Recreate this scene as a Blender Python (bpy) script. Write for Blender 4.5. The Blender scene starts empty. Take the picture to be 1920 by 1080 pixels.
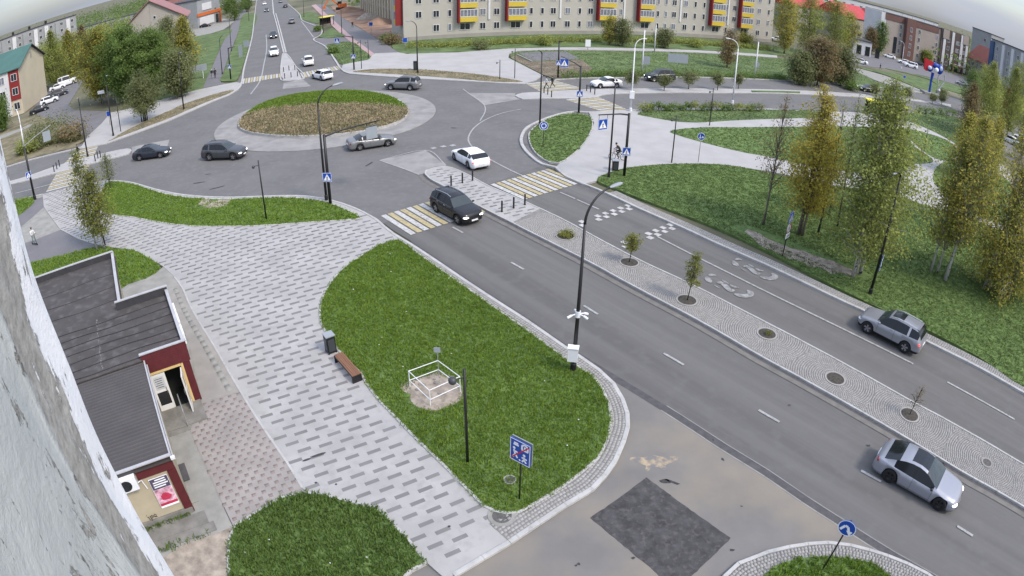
import bpy, bmesh, math, random
import numpy as np
from mathutils import Matrix, Vector
from mathutils.geometry import tessellate_polygon
random.seed(7); rng = np.random.default_rng(7)
R = math.radians
sc = bpy.context.scene
COL = sc.collection

# ------------------------------------------------------------------ camera: a wide surveillance lens, 18.5 m up a facade
PITCH, ROLL, LA, LB, LC, CAMH = 0.5258, 0.0196, 0.7959, 0.0117, 0.0182, 18.5
_rr = np.linspace(0, 1.2, 400)
_k, *_ = np.linalg.lstsq(np.stack([_rr, _rr**2, _rr**3, _rr**4], 1), LA*_rr + LB*_rr**3 + LC*_rr**5, rcond=None)
cd = bpy.data.cameras.new('camera'); cam = bpy.data.objects.new('camera', cd); COL.objects.link(cam)
cd.type = 'PANO'; cd.panorama_type = 'FISHEYE_LENS_POLYNOMIAL'; cd.sensor_width = 36; cd.fisheye_fov = R(180)
cd.fisheye_polynomial_k0 = 0
cd.fisheye_polynomial_k1 = -_k[0]/18; cd.fisheye_polynomial_k2 = -_k[1]/18**2
cd.fisheye_polynomial_k3 = -_k[2]/18**3; cd.fisheye_polynomial_k4 = -_k[3]/18**4
cd.clip_start = 0.05; cd.clip_end = 6000
_cp, _sp = math.cos(PITCH), math.sin(PITCH)
cam.matrix_world = Matrix.Translation((0, 0, CAMH)) @ Matrix(((1,0,0,0),(0,_sp,-_cp,0),(0,_cp,_sp,0),(0,0,0,1))) @ Matrix.Rotation(ROLL, 4, 'Z')
sc.camera = cam

# ------------------------------------------------------------------ sky, sun, exposure (pale overcast afternoon)
SUN_EL, SUN_AZ = R(48), R(124)            # azimuth clockwise from +Y: high, behind the camera
w = bpy.data.worlds.new('World'); sc.world = w; w.use_nodes = True
nt = w.node_tree; nt.nodes.clear()
out = nt.nodes.new('ShaderNodeOutputWorld'); bg = nt.nodes.new('ShaderNodeBackground'); bg.inputs[1].default_value = 0.11
sky = nt.nodes.new('ShaderNodeTexSky'); sky.sky_type = 'NISHITA'; sky.sun_disc = False
sky.sun_elevation = SUN_EL; sky.sun_rotation = SUN_AZ; sky.air_density = 1.0; sky.dust_density = 2.0; sky.ozone_density = 1.0
tc = nt.nodes.new('ShaderNodeTexCoord'); mp = nt.nodes.new('ShaderNodeMapping'); mp.inputs['Scale'].default_value = (1.2, 1.2, 9.0)
mp.inputs['Rotation'].default_value = (0.05, 0.12, 0.3)
no = nt.nodes.new('ShaderNodeTexNoise'); no.inputs['Scale'].default_value = 2.2; no.inputs['Detail'].default_value = 7; no.inputs['Roughness'].default_value = .55
rp = nt.nodes.new('ShaderNodeValToRGB'); rp.color_ramp.elements[0].position = .36; rp.color_ramp.elements[1].position = .62
rp.color_ramp.elements[0].color = (.38,.38,.38,1); rp.color_ramp.elements[1].color = (.88,.88,.88,1)
mx = nt.nodes.new('ShaderNodeMix'); mx.data_type = 'RGBA'; mx.inputs[7].default_value = (2.16, 2.33, 2.80, 1)
L = nt.links.new
L(tc.outputs['Generated'], mp.inputs['Vector']); L(mp.outputs[0], no.inputs['Vector']); L(no.outputs[0], rp.inputs[0])
L(rp.outputs[0], mx.inputs[0]); L(sky.outputs[0], mx.inputs[6]); 
# standard overcast distribution: the zenith is brighter than the horizon
sz = nt.nodes.new('ShaderNodeSeparateXYZ'); L(tc.outputs['Generated'], sz.inputs[0])
cl_ = nt.nodes.new('ShaderNodeMath'); cl_.operation = 'MAXIMUM'; cl_.inputs[1].default_value = 0; L(sz.outputs[2], cl_.inputs[0])
ov = nt.nodes.new('ShaderNodeMath'); ov.operation = 'MULTIPLY_ADD'; ov.inputs[1].default_value = 2.0; ov.inputs[2].default_value = 1.0; L(cl_.outputs[0], ov.inputs[0])
vm = nt.nodes.new('ShaderNodeVectorMath'); vm.operation = 'SCALE'; L(mx.outputs[2], vm.inputs[0]); L(ov.outputs[0], vm.inputs['Scale'])
L(vm.outputs[0], bg.inputs[0]); L(bg.outputs[0], out.inputs[0])
sd = bpy.data.lights.new('sun', 'SUN'); sd.energy = 1.5; sd.angle = R(12); sd.color = (1.0, .915, .80)
sun = bpy.data.objects.new('sun', sd); COL.objects.link(sun)
_sv = Vector((math.sin(SUN_AZ)*math.cos(SUN_EL), math.cos(SUN_AZ)*math.cos(SUN_EL), math.sin(SUN_EL)))
sun.rotation_euler = _sv.to_track_quat('Z', 'Y').to_euler()
sc.view_settings.view_transform = 'Standard'; sc.view_settings.look = 'None'; sc.view_settings.gamma = 1.0
sc.view_settings.use_curve_mapping = False
sc.view_settings.exposure = 1.02
sc.cycles.max_bounces = 6; sc.cycles.diffuse_bounces = 3; sc.cycles.glossy_bounces = 2
sc.cycles.transparent_max_bounces = 6; sc.cycles.transmission_bounces = 4

# ------------------------------------------------------------------ survey: what stands at a measured sight line on the ground
def ray(u, v):
    x, y = (u-960)/960, (540-v)/960
    r = math.hypot(x, y) + 1e-9; th = LA*r + LB*r**3 + LC*r**5
    d = (math.sin(th)*x/r, math.sin(th)*y/r, -math.cos(th))
    c, s = math.cos(ROLL), math.sin(ROLL)
    a, b, z = c*d[0]-s*d[1], s*d[0]+c*d[1], d[2]
    return np.array((a, b*_sp - z*_cp, b*_cp + z*_sp))
def G(u, v, z=0.0):
    d = ray(u, v); t = (z-CAMH)/d[2]; return np.array((d[0]*t, d[1]*t))
def height(base, top, z=0.0):
    g = G(base[0], base[1], z); d = ray(*top); return CAMH + d[2]*(g@d[:2])/(d[:2]@d[:2])
RD = np.array((0.64765, -0.76194)); RN = np.array((0.76194, 0.64765))       # along / across the main road
def RS(s, q): return RD*s + RN*q
def catmull(P, step=0.8, closed=False):
    P = np.asarray(P, float); n = len(P); outp = []
    for i in range(n if closed else n-1):
        if closed: p0, p1, p2, p3 = P[(i-1) % n], P[i], P[(i+1) % n], P[(i+2) % n]
        else: p0, p1, p2, p3 = P[max(i-1,0)], P[i], P[i+1], P[min(i+2,n-1)]
        L_ = np.linalg.norm(p2-p1); m = max(1, int(round(L_/step)))
        d01, d12, d23 = max(np.linalg.norm(p1-p0),1e-6)**.5, max(L_,1e-6)**.5, max(np.linalg.norm(p3-p2),1e-6)**.5
        for k in range(m):
            t = k/m
            m1 = (p2-p1) + d12*((p1-p0)/d01 - (p2-p0)/(d01+d12)) if np.linalg.norm(p1-p0) > 1e-6 else (p2-p1)
            m2 = (p2-p1) + d12*((p3-p2)/d23 - (p3-p1)/(d12+d23)) if np.linalg.norm(p3-p2) > 1e-6 else (p2-p1)
            outp.append((2*t**3-3*t**2+1)*p1 + (t**3-2*t**2+t)*m1 + (-2*t**3+3*t**2)*p2 + (t**3-t**2)*m2)
    if not closed: outp.append(P[-1])
    return np.array(outp)
def gpts(px, z=0.0): return np.array([G(u, v, z) for u, v in px])
def offset(P, d, closed=False):
    P = np.asarray(P); n = len(P)
    T = np.roll(P,-1,0)-np.roll(P,1,0) if closed else np.gradient(P, axis=0)
    T /= np.linalg.norm(T, axis=1)[:,None]+1e-9
    return P + np.stack([-T[:,1], T[:,0]], 1)*d

# ------------------------------------------------------------------ mesh helpers
class MB:
    def __init__(s): s.v = []; s.f = []; s.m = []
    def add(s, v, f, mi=0):
        b = len(s.v); s.v += [tuple(map(float, q)) for q in v]; s.f += [tuple(b+i for i in q) for q in f]; s.m += [mi]*len(f); return s
    def box(s, c, d, rz=0, mi=0, M=None, taper=1.0):
        x, y, z = d[0]/2, d[1]/2, d[2]/2; t = taper
        v = [(-x,-y,-z),(x,-y,-z),(x,y,-z),(-x,y,-z),(-x*t,-y*t,z),(x*t,-y*t,z),(x*t,y*t,z),(-x*t,y*t,z)]
        if M is None:
            ca, sa = math.cos(rz), math.sin(rz)
            v = [(c[0]+a*ca-b*sa, c[1]+a*sa+b*ca, c[2]+q) for a, b, q in v]
        else: v = [tuple(M @ Vector((c[0]+a, c[1]+b, c[2]+q))) for a, b, q in v]
        return s.add(v, [(0,3,2,1),(4,5,6,7),(0,1,5,4),(1,2,6,5),(2,3,7,6),(3,0,4,7)], mi)
    def beam(s, a, b, wd, ht=None, mi=0, up=(0,0,1)):
        a, b = Vector(a), Vector(b); t = (b-a); Ln = t.length; t.normalize(); up = Vector(up)
        sd_ = t.cross(up); sd_ = sd_.normalized() if sd_.length > 1e-5 else Vector((1,0,0)); u = sd_.cross(t)
        ht = ht or wd; v = []
        for p in (a, b):
            for i, j in ((-1,-1),(1,-1),(1,1),(-1,1)): v.append(p + sd_*(i*wd/2) + u*(j*ht/2))
        return s.add(v, [(3,2,1,0),(4,5,6,7),(0,1,5,4),(1,2,6,5),(2,3,7,6),(3,0,4,7)], mi)
    def tube(s, P, r, n=8, mi=0, cap=True):
        P = [Vector(p) for p in P]; k = len(P); r = [r]*k if not hasattr(r, '__len__') else r
        v = []; pv = None
        for i in range(k):
            t = (P[min(i+1,k-1)]-P[max(i-1,0)]).normalized()
            if pv is None: a = t.orthogonal().normalized()
            else: a = (pv - t*pv.dot(t)); a = a.normalized() if a.length > 1e-6 else t.orthogonal().normalized()
            pv = a; b = t.cross(a)
            for j in range(n):
                an = 2*math.pi*j/n; v.append(P[i] + (a*math.cos(an)+b*math.sin(an))*r[i])
        f = [(i*n+j, i*n+(j+1)%n, (i+1)*n+(j+1)%n, (i+1)*n+j) for i in range(k-1) for j in range(n)]
        if cap: f += [tuple(range(n-1,-1,-1)), tuple((k-1)*n+j for j in range(n))]
        return s.add(v, f, mi)
    def lathe(s, prof, c=(0,0,0), n=16, mi=0, cap=True):
        v = []; k = len(prof)
        for r_, z in prof:
            for j in range(n):
                an = 2*math.pi*j/n; v.append((c[0]+r_*math.cos(an), c[1]+r_*math.sin(an), c[2]+z))
        f = [(i*n+j, i*n+(j+1)%n, (i+1)*n+(j+1)%n, (i+1)*n+j) for i in range(k-1) for j in range(n)]
        if cap: f += [tuple(range(n-1,-1,-1)), tuple((k-1)*n+j for j in range(n))]
        return s.add(v, f, mi)
    def prism(s, P, z0, z1, mi=0, bottom=False):
        P = [tuple(p[:2]) for p in P]; n = len(P)
        ar = sum(P[i][0]*P[(i+1)%n][1]-P[(i+1)%n][0]*P[i][1] for i in range(n))
        if ar < 0: P = P[::-1]
        v = [(x, y, z0) for x, y in P]+[(x, y, z1) for x, y in P]
        f = [(i, (i+1)%n, n+(i+1)%n, n+i) for i in range(n)]
        tris = tessellate_polygon([[Vector((x,y,0)) for x,y in P]])
        for t in tris:
            a, b, c = (P[i] for i in t)
            if (b[0]-a[0])*(c[1]-a[1])-(c[0]-a[0])*(b[1]-a[1]) < 0: t = t[::-1]
            f.append(tuple(n+i for i in t))
            if bottom: f.append(tuple(t[::-1]))
        return s.add(v, f, mi)
    def sphere(s, c, r, n=10, m=7, mi=0):
        r = (r,r,r) if not hasattr(r,'__len__') else r
        v = [(c[0], c[1], c[2]-r[2])]
        for i in range(1, m):
            ph = -math.pi/2+math.pi*i/m
            for j in range(n):
                an = 2*math.pi*j/n; v.append((c[0]+r[0]*math.cos(ph)*math.cos(an), c[1]+r[1]*math.cos(ph)*math.sin(an), c[2]+r[2]*math.sin(ph)))
        v.append((c[0], c[1], c[2]+r[2])); e = len(v)-1
        f = [(0, 1+(j+1)%n, 1+j) for j in range(n)]
        f += [(1+(i-1)*n+j, 1+(i-1)*n+(j+1)%n, 1+i*n+(j+1)%n, 1+i*n+j) for i in range(1, m-1) for j in range(n)]
        f += [(1+(m-2)*n+j, 1+(m-2)*n+(j+1)%n, e) for j in range(n)]
        return s.add(v, f, mi)
    def build(s, name, mats, parent=None, smooth=False, bevel=0):
        me = bpy.data.meshes.new(name); me.from_pydata(s.v, [], s.f)
        mats = mats if isinstance(mats, (list, tuple)) else [mats]
        for m in mats: me.materials.append(m)
        if len(mats) > 1: me.polygons.foreach_set('material_index', s.m)
        if smooth: me.polygons.foreach_set('use_smooth', [True]*len(s.f))
        me.update()
        return put(name, me, parent)
def put(name, me, parent=None):
    o = bpy.data.objects.new(name, me); COL.objects.link(o)
    if parent is not None: o.parent = parent
    return o
def npmesh(name, V, F, mats, parent=None, smooth=False):
    """V (n,3) array, F (m,k) array of equal-sided faces"""
    V = np.asarray(V, np.float32); F = np.asarray(F, np.int32); k = F.shape[1]
    me = bpy.data.meshes.new(name); me.vertices.add(len(V)); me.vertices.foreach_set('co', V.ravel())
    me.loops.add(F.size); me.loops.foreach_set('vertex_index', F.ravel())
    me.polygons.add(len(F)); me.polygons.foreach_set('loop_start', np.arange(0, F.size, k, dtype=np.int32))
    if smooth: me.polygons.foreach_set('use_smooth', np.ones(len(F), bool))
    me.materials.append(mats); me.update(calc_edges=True); return put(name, me, parent)
def thing(name, label, cat, loc=(0,0,0), rz=0, group=None):
    o = bpy.data.objects.new(name, None); COL.objects.link(o); o.empty_display_size = .2
    o.location = (float(loc[0]), float(loc[1]), float(loc[2]) if len(loc) > 2 else 0.0); o.rotation_euler = (0, 0, rz)
    return tag(o, label, cat, group)
def tag(o, label=None, cat=None, group=None, kind=None):
    if label: o['label'] = label
    if cat: o['category'] = cat
    if group: o['group'] = group
    if kind: o['kind'] = kind
    return o
def struct(o): o['kind'] = 'structure'; return o
def stuff(o, label=None): 
    o['kind'] = 'stuff'
    if label: o['label'] = label
    return o
def dup(o, loc=None, rz=None, label=None, parent=None):
    c = o.copy(); COL.objects.link(c); c.parent = parent
    if loc is not None: c.location = (loc[0], loc[1], loc[2] if len(loc) > 2 else 0)
    if rz is not None: c.rotation_euler = (0, 0, rz)
    if label: c['label'] = label
    for ch in KIDS(o): dup(ch, parent=c)
    return c
def KIDS(o): return [x for x in o.children]

# ------------------------------------------------------------------ materials
def srgb(r, g, b):
    return tuple(((c/255)/12.92 if c/255 < .04045 else ((c/255+.055)/1.055)**2.4) for c in (r, g, b))
def mat(name, col, rough=.8, var=0.0, scale=3.0, bump=0.0, bscale=40.0, metal=0.0, spec=.3, col2=None, detail=5, emit=None, coat=0, stretch=None, dirt=None):
    m = bpy.data.materials.new(name); m.use_nodes = True; n = m.node_tree; b = n.nodes['Principled BSDF']; lk = n.links.new
    c = tuple(col[:3])+(1,)
    b.inputs['Base Color'].default_value = c; b.inputs['Roughness'].default_value = rough; b.inputs['Metallic'].default_value = metal
    b.inputs['Specular IOR Level'].default_value = spec
    if coat: b.inputs['Coat Weight'].default_value = coat; b.inputs['Coat Roughness'].default_value = .08
    geo = n.nodes.new('ShaderNodeNewGeometry'); src = geo.outputs['Position']
    if stretch:
        mpn = n.nodes.new('ShaderNodeMapping'); lk(src, mpn.inputs['Vector']); mpn.vector_type = 'TEXTURE'; mpn.inputs['Rotation'].default_value = (0,0,stretch[0]); mpn.inputs['Scale'].default_value = stretch[1]; src2 = mpn.outputs[0]
    else: src2 = src
    if var or col2:
        t = n.nodes.new('ShaderNodeTexNoise'); t.inputs['Scale'].default_value = scale; t.inputs['Detail'].default_value = detail; t.inputs['Roughness'].default_value = .6
        lk(src2, t.inputs['Vector'])
        r_ = n.nodes.new('ShaderNodeValToRGB'); r_.color_ramp.elements[0].position = .32; r_.color_ramp.elements[1].position = .68
        lo = tuple(max(0, x*(1-var)) for x in c[:3])+(1,); hi = tuple(x*(1+var) for x in (col2 or c[:3])[:3])+(1,)
        r_.color_ramp.elements[0].color = lo; r_.color_ramp.elements[1].color = hi
        lk(t.outputs[0], r_.inputs[0]); res = r_.outputs[0]
        if dirt:       # second, finer or coarser stain layer: (colour, scale, lo, hi)
            t2 = n.nodes.new('ShaderNodeTexNoise'); t2.inputs['Scale'].default_value = dirt[1]; t2.inputs['Detail'].default_value = 6; lk(src, t2.inputs['Vector'])
            r2 = n.nodes.new('ShaderNodeValToRGB'); r2.color_ramp.elements[0].position = dirt[2]; r2.color_ramp.elements[1].position = dirt[3]; lk(t2.outputs[0], r2.inputs[0])
            mxn = n.nodes.new('ShaderNodeMix'); mxn.data_type = 'RGBA'; lk(r2.outputs[0], mxn.inputs[0]); lk(res, mxn.inputs[6]); mxn.inputs[7].default_value = tuple(dirt[0])+(1,); res = mxn.outputs[2]
        lk(res, b.inputs['Base Color'])
    if bump:
        t = n.nodes.new('ShaderNodeTexNoise'); t.inputs['Scale'].default_value = bscale; t.inputs['Detail'].default_value = 4; lk(src, t.inputs['Vector'])
        bp = n.nodes.new('ShaderNodeBump'); bp.inputs['Strength'].default_value = bump; bp.inputs['Distance'].default_value = .02; lk(t.outputs[0], bp.inputs['Height']); lk(bp.outputs[0], b.inputs['Normal'])
    if emit: b.inputs['Emission Color'].default_value = c; b.inputs['Emission Strength'].default_value = emit
    return m
def islandmat(name, cols, rough=.7, pos=None, nscale=.35, namt=.35, trans=.48, spec=.10):
    """leaf-like faces: colour drawn per island, drifting over metres"""
    m = bpy.data.materials.new(name); m.use_nodes = True; n = m.node_tree; b = n.nodes['Principled BSDF']; lk = n.links.new
    geo = n.nodes.new('ShaderNodeNewGeometry'); t = n.nodes.new('ShaderNodeTexNoise'); t.inputs['Scale'].default_value = nscale; t.inputs['Detail'].default_value = 3
    lk(geo.outputs['Position'], t.inputs['Vector'])
    a1 = n.nodes.new('ShaderNodeMath'); a1.operation = 'MULTIPLY_ADD'; lk(t.outputs[0], a1.inputs[0]); a1.inputs[1].default_value = namt*2.4; a1.inputs[2].default_value = -namt*1.2
    a2 = n.nodes.new('ShaderNodeMath'); a2.operation = 'ADD'; lk(a1.outputs[0], a2.inputs[0]); lk(geo.outputs['Random Per Island'], a2.inputs[1])
    r_ = n.nodes.new('ShaderNodeValToRGB'); cr = r_.color_ramp
    while len(cr.elements) < len(cols): cr.elements.new(.5)
    for i, c in enumerate(cols): cr.elements[i].position = (pos[i] if pos else i/(len(cols)-1)); cr.elements[i].color = tuple(c)+(1,)
    lk(a2.outputs[0], r_.inputs[0]); lk(r_.outputs[0], b.inputs['Base Color']); b.inputs['Roughness'].default_value = rough; b.inputs['Specular IOR Level'].default_value = spec
    if trans:
        tr = n.nodes.new('ShaderNodeBsdfTranslucent'); lk(r_.outputs[0], tr.inputs[0]); ms = n.nodes.new('ShaderNodeMixShader'); ms.inputs[0].default_value = trans
        lk(b.outputs[0], ms.inputs[1]); lk(tr.outputs[0], ms.inputs[2]); lk(ms.outputs[0], n.nodes['Material Output'].inputs[0])
    return m
M = {}
M['asphalt'] = mat('asphalt', (.120,.117,.115), .9, .10, .25, .25, 60, dirt=((.145,.142,.144), 1.7, .5, .85))
M['asphalt_main'] = mat('asphalt_main', (.107,.104,.101), .9, .15, 1.0, .25, 60, stretch=(R(-49.6),(40,1.1,1)), detail=3, dirt=((.125,.122,.122), 1.3, .52, .9))
M['asphalt_old'] = mat('asphalt_old', (.145,.139,.133), .92, .10, .35, .3, 50, dirt=((.215,.188,.150), .28, .40, .74))
M['asphalt_path'] = mat('asphalt_path', (.135,.132,.138), .92, .10, .5, .3, 50)
M['asphalt_patch'] = mat('asphalt_patch', (.052,.050,.052), .9, .35, 2.2, .8, 30, dirt=((.105,.097,.092), 5, .52, .8))
M['dark_kerb_strip'] = mat('dark_kerb_strip', (.072,.069,.072), .9, .2, 3, .3, 30)
M['concrete'] = mat('concrete', (.23,.225,.205), .9, .16, 1.2, .4, 25)
M['concrete_dark'] = mat('concrete_dark', (.165,.158,.142), .9, .25, 1.5, .5, 25)
M['kerb'] = mat('kerb', (.350,.345,.335), .85, .12, 1.4, .3, 40, dirt=((.24,.23,.215), 4, .55, .8))
M['apron'] = mat('apron', (.235,.226,.218), .9, .10, .8, .3, 30, dirt=((.165,.16,.16), .6, .45, .75))
M['pave_light'] = mat('pave_light', (.302,.294,.286), .85, .10, .5, .2, 60, dirt=((.255,.246,.236), 2.5, .5, .8))
M['pave_far'] = mat('pave_far', (.312,.304,.296), .85, .08, .4, .2, 30)
M['pave_dark'] = islandmat('pave_dark', [(.140,.136,.134),(.172,.168,.166),(.205,.200,.196)], .85, nscale=.9, namt=.45, trans=0)
M['pave_pink'] = mat('pave_pink', (.252,.230,.214), .9, .12, .6, .3, 40, dirt=((.205,.195,.182), .5, .5, .75))
M['pave_red'] = mat('pave_red', (.205,.172,.158), .9, .15, 3, .3, 40)
M['bike_pink'] = mat('bike_pink', (.32,.225,.225), .9, .08, .4)
M['earth'] = mat('earth', (.115,.092,.068), .95, .3, .5, .6, 12, col2=(.155,.125,.09))
M['earth_red'] = mat('earth_red', (.17,.10,.068), .95, .3, .15, .5, 6, col2=(.24,.16,.115))
M['sand'] = mat('sand', (.215,.182,.146), .95, .2, 2.5, .6, 14, col2=(.285,.245,.200))
M['turf'] = mat('turf', (.074,.120,.034), .95, .22, 1.4, .8, 18, col2=(.098,.148,.044))
M['turf_far'] = mat('turf_far', (.066,.104,.036), .95, .25, .35, .6, 6, col2=(.092,.130,.048))
M['turf_dry'] = mat('turf_dry', (.110,.105,.058), .95, .3, .5, .6, 6, col2=(.165,.140,.090))
M['ground'] = mat('ground', (.080,.088,.045), .95, .35, .05, .4, 3, col2=(.125,.115,.078))
M['white_paint'] = mat('white_paint', (.40,.395,.38), .7, .18, 5, dirt=((.17,.165,.16), 4.5, .48, .80))
M['line_paint'] = mat('line_paint', (.29,.29,.285), .7, .2, 4, dirt=((.17,.165,.17), 7, .5, .75))
M['yellow_paint'] = mat('yellow_paint', (.36,.305,.165), .7, .18, 5, dirt=((.17,.158,.13), 4.5, .46, .80))
M['faded_paint'] = mat('faded_paint', (.245,.243,.24), .7, .2, 3, dirt=((.105,.103,.104), 4, .44, .70))
M['sett'] = islandmat('sett', [(.236,.228,.216),(.264,.256,.244),(.294,.285,.272)], .85, nscale=.5, namt=.25, trans=0)
M['sett_gap'] = mat('sett_gap', (.178,.17,.16), .95, .2, 4)
M['black_metal'] = mat('black_metal', (.012,.012,.013), .45, spec=.4)
M['grey_metal'] = mat('grey_metal', (.28,.285,.29), .45, .08, 2, metal=.3)
M['galv'] = mat('galv', (.30,.31,.315), .5, .1, 3, metal=.4)
M['white_metal'] = mat('white_metal', (.62,.63,.65), .45, .05, 2)
M['lamp_grey'] = mat('lamp_grey', (.24,.26,.28), .35, .05, 2)
M['sign_blue'] = mat('sign_blue', (.012,.060,.32), .4)
M['sign_white'] = mat('sign_white', (.72,.73,.75), .5)
M['sign_red'] = mat('sign_red', (.5,.02,.02), .5)
M['sign_black'] = mat('sign_black', (.015,.015,.015), .5)
M['sign_back'] = mat('sign_back', (.25,.28,.31), .5, .05, 2)
M['sign_yellow'] = mat('sign_yellow', (.70,.62,.02), .5)
M['rubber'] = mat('rubber', (.014,.014,.015), .85)
M['glass_dark'] = mat('glass_dark', (.012,.014,.017), .06, spec=.7)
M['glass_car'] = mat('glass_car', (.010,.012,.015), .06, spec=.4)
M['glass_wind'] = mat('glass_wind', (.035,.045,.049), .06, spec=.45)
M['chrome'] = mat('chrome', (.7,.7,.72), .2, metal=1)
M['rim'] = mat('rim', (.30,.30,.32), .35, metal=.7)
M['rim_dark'] = mat('rim_dark', (.03,.03,.032), .35, metal=.4)
M['lamp_on'] = mat('lamp_on', (1,.98,.94), .3, emit=1.6)
M['lamp_off'] = mat('lamp_off', (.55,.57,.6), .15)
M['tail'] = mat('tail', (.30,.008,.008), .25)
M['tail_on'] = mat('tail_on', (.9,.03,.03), .3, emit=1.0)
M['plate'] = mat('plate', (.7,.7,.7), .5)
M['wood'] = mat('wood', (.17,.085,.048), .6, .2, 6, stretch=(R(-52),(8,.5,1)))
M['bark'] = mat('bark', (.115,.098,.078), .95, .3, 8, .5, 30)
M['bark_dark'] = mat('bark_dark', (.030,.026,.022), .95, .3, 8)
M['birch'] = mat('birch', (.36,.345,.31), .85, .1, 3, dirt=((.05,.045,.04), 5, .56, .66))
def leafset(*c): return [srgb(*x) for x in c]
M['leaf_green'] = islandmat('leaf_green', [(0.093,0.146,0.039),(0.142,0.215,0.059),(0.208,0.284,0.083)])
M['leaf_mid'] = islandmat('leaf_mid', [(0.164,0.200,0.057),(0.255,0.295,0.082),(0.389,0.398,0.119)])
M['leaf_yellow'] = islandmat('leaf_yellow', [(0.238,0.224,0.053),(0.404,0.345,0.067),(0.558,0.454,0.092)])
M['leaf_mix'] = islandmat('leaf_mix', [(0.129,0.159,0.050),(0.207,0.230,0.066),(0.353,0.325,0.072),(0.482,0.401,0.083)], nscale=.5, namt=.55)
M['leaf_gold'] = islandmat('leaf_gold', [(0.172,0.198,0.060),(0.261,0.270,0.071),(0.395,0.355,0.081),(0.490,0.389,0.087)], nscale=.5, namt=.5)
M['leaf_brown'] = islandmat('leaf_brown', [(0.128,0.113,0.061),(0.217,0.172,0.089),(0.322,0.224,0.111)])
M['leaf_olive'] = islandmat('leaf_olive', [(0.120,0.140,0.061),(0.179,0.203,0.089),(0.247,0.262,0.120)])
M['leaf_red'] = islandmat('leaf_red', [(.17,.055,.030),(.26,.085,.040),(.22,.125,.055)])
M['grass'] = islandmat('grass', [(0.081,0.138,0.018),(0.122,0.198,0.026),(0.178,0.262,0.042)], rough=.6, nscale=.6, namt=.35, trans=.2)
M['grass_far'] = islandmat('grass_far', [(0.068,0.104,0.030),(0.088,0.129,0.036),(0.110,0.154,0.044)], rough=.7, nscale=.3, namt=.4, trans=.3)
M['grass_dry'] = islandmat('grass_dry', [(0.132,0.144,0.063),(0.287,0.236,0.144),(0.460,0.374,0.247)], nscale=.8, namt=.5, trans=.2)
M['grass_dark'] = islandmat('grass_dark', [(0.065,0.110,0.025),(0.087,0.143,0.033),(0.116,0.178,0.043)], rough=.6, nscale=.6, namt=.3, trans=.2)
# ================================================================== THE SETTING
def sheet(name, P, z, m):                       # flat sheet
    mb = MB(); P = [tuple(p) for p in P]
    v = [(x, y, z) for x, y in P]; f = []
    for t in tessellate_polygon([[Vector((x, y, 0)) for x, y in P]]):
        a, b, c = (P[i] for i in t)
        if (b[0]-a[0])*(c[1]-a[1])-(c[0]-a[0])*(b[1]-a[1]) < 0: t = t[::-1]
        f.append(tuple(t))
    return struct(mb.add(v, f).build(name, m))
def slab(name, P, z1, m, z0=-.04): return struct(MB().prism(P, z0, z1).build(name, m))
def kerb(P, w=.16, z1=.15, z0=-.03, closed=False, stone=1.0, m=None, name='kerb'):
    P = catmull(P, stone, closed) if len(P) > 2 else np.array([P[0]+(P[1]-P[0])*t for t in np.linspace(0,1,max(2,int(np.linalg.norm(P[1]-P[0])/stone)))])
    A, B = offset(P, w/2, closed), offset(P, -w/2, closed); n = len(P); mb = MB(); e = .006
    for i in range(n if closed else n-1):
        j = (i+1) % n; d = P[j]-P[i]; L_ = np.linalg.norm(d)
        if L_ < .05: continue
        g = e/L_
        a0, a1 = A[i]+(A[j]-A[i])*g, A[j]-(A[j]-A[i])*g; b0, b1 = B[i]+(B[j]-B[i])*g, B[j]-(B[j]-B[i])*g
        c = .012; h = z1+random.uniform(-.004,.004)
        ia0, ib0 = a0+(b0-a0)*.1, b0-(b0-a0)*.1; ia1, ib1 = a1+(b1-a1)*.1, b1-(b1-a1)*.1
        v = [(*b0,z0),(*b1,z0),(*a1,z0),(*a0,z0),(*b0,h-c),(*b1,h-c),(*a1,h-c),(*a0,h-c),(*ib0,h),(*ib1,h),(*ia1,h),(*ia0,h)]
        mb.add(v, [(0,1,5,4),(1,2,6,5),(2,3,7,6),(3,0,4,7),(4,5,9,8),(5,6,10,9),(6,7,11,10),(7,4,8,11),(8,9,10,11)])
    return struct(mb.build(name, m or M['kerb']))
def line(px, wd, z=.034, m='line_paint', world=None, name='lane_marking'):
    P = world if world is not None else gpts(px)
    P = catmull(P, .8) if len(P) > 2 else np.array(P)
    A, B = offset(P, wd/2), offset(P, -wd/2); mb = MB(); n = len(P)
    mb.add([(*q, z) for q in B]+[(*q, z) for q in A], [(i, i+1, n+i+1, n+i) for i in range(n-1)])
    return struct(mb.build(name, M[m]))
def extend(P, d, L_=60): return list(P)+[np.asarray(P[-1])+np.asarray(d)*L_]
EXT = 34

struct(MB().add([(-4000,-1500,-.06),(4000,-1500,-.06),(4000,5000,-.06),(-4000,5000,-.06)], [(0,1,2,3)]).build('ground', M['ground']))

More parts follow.
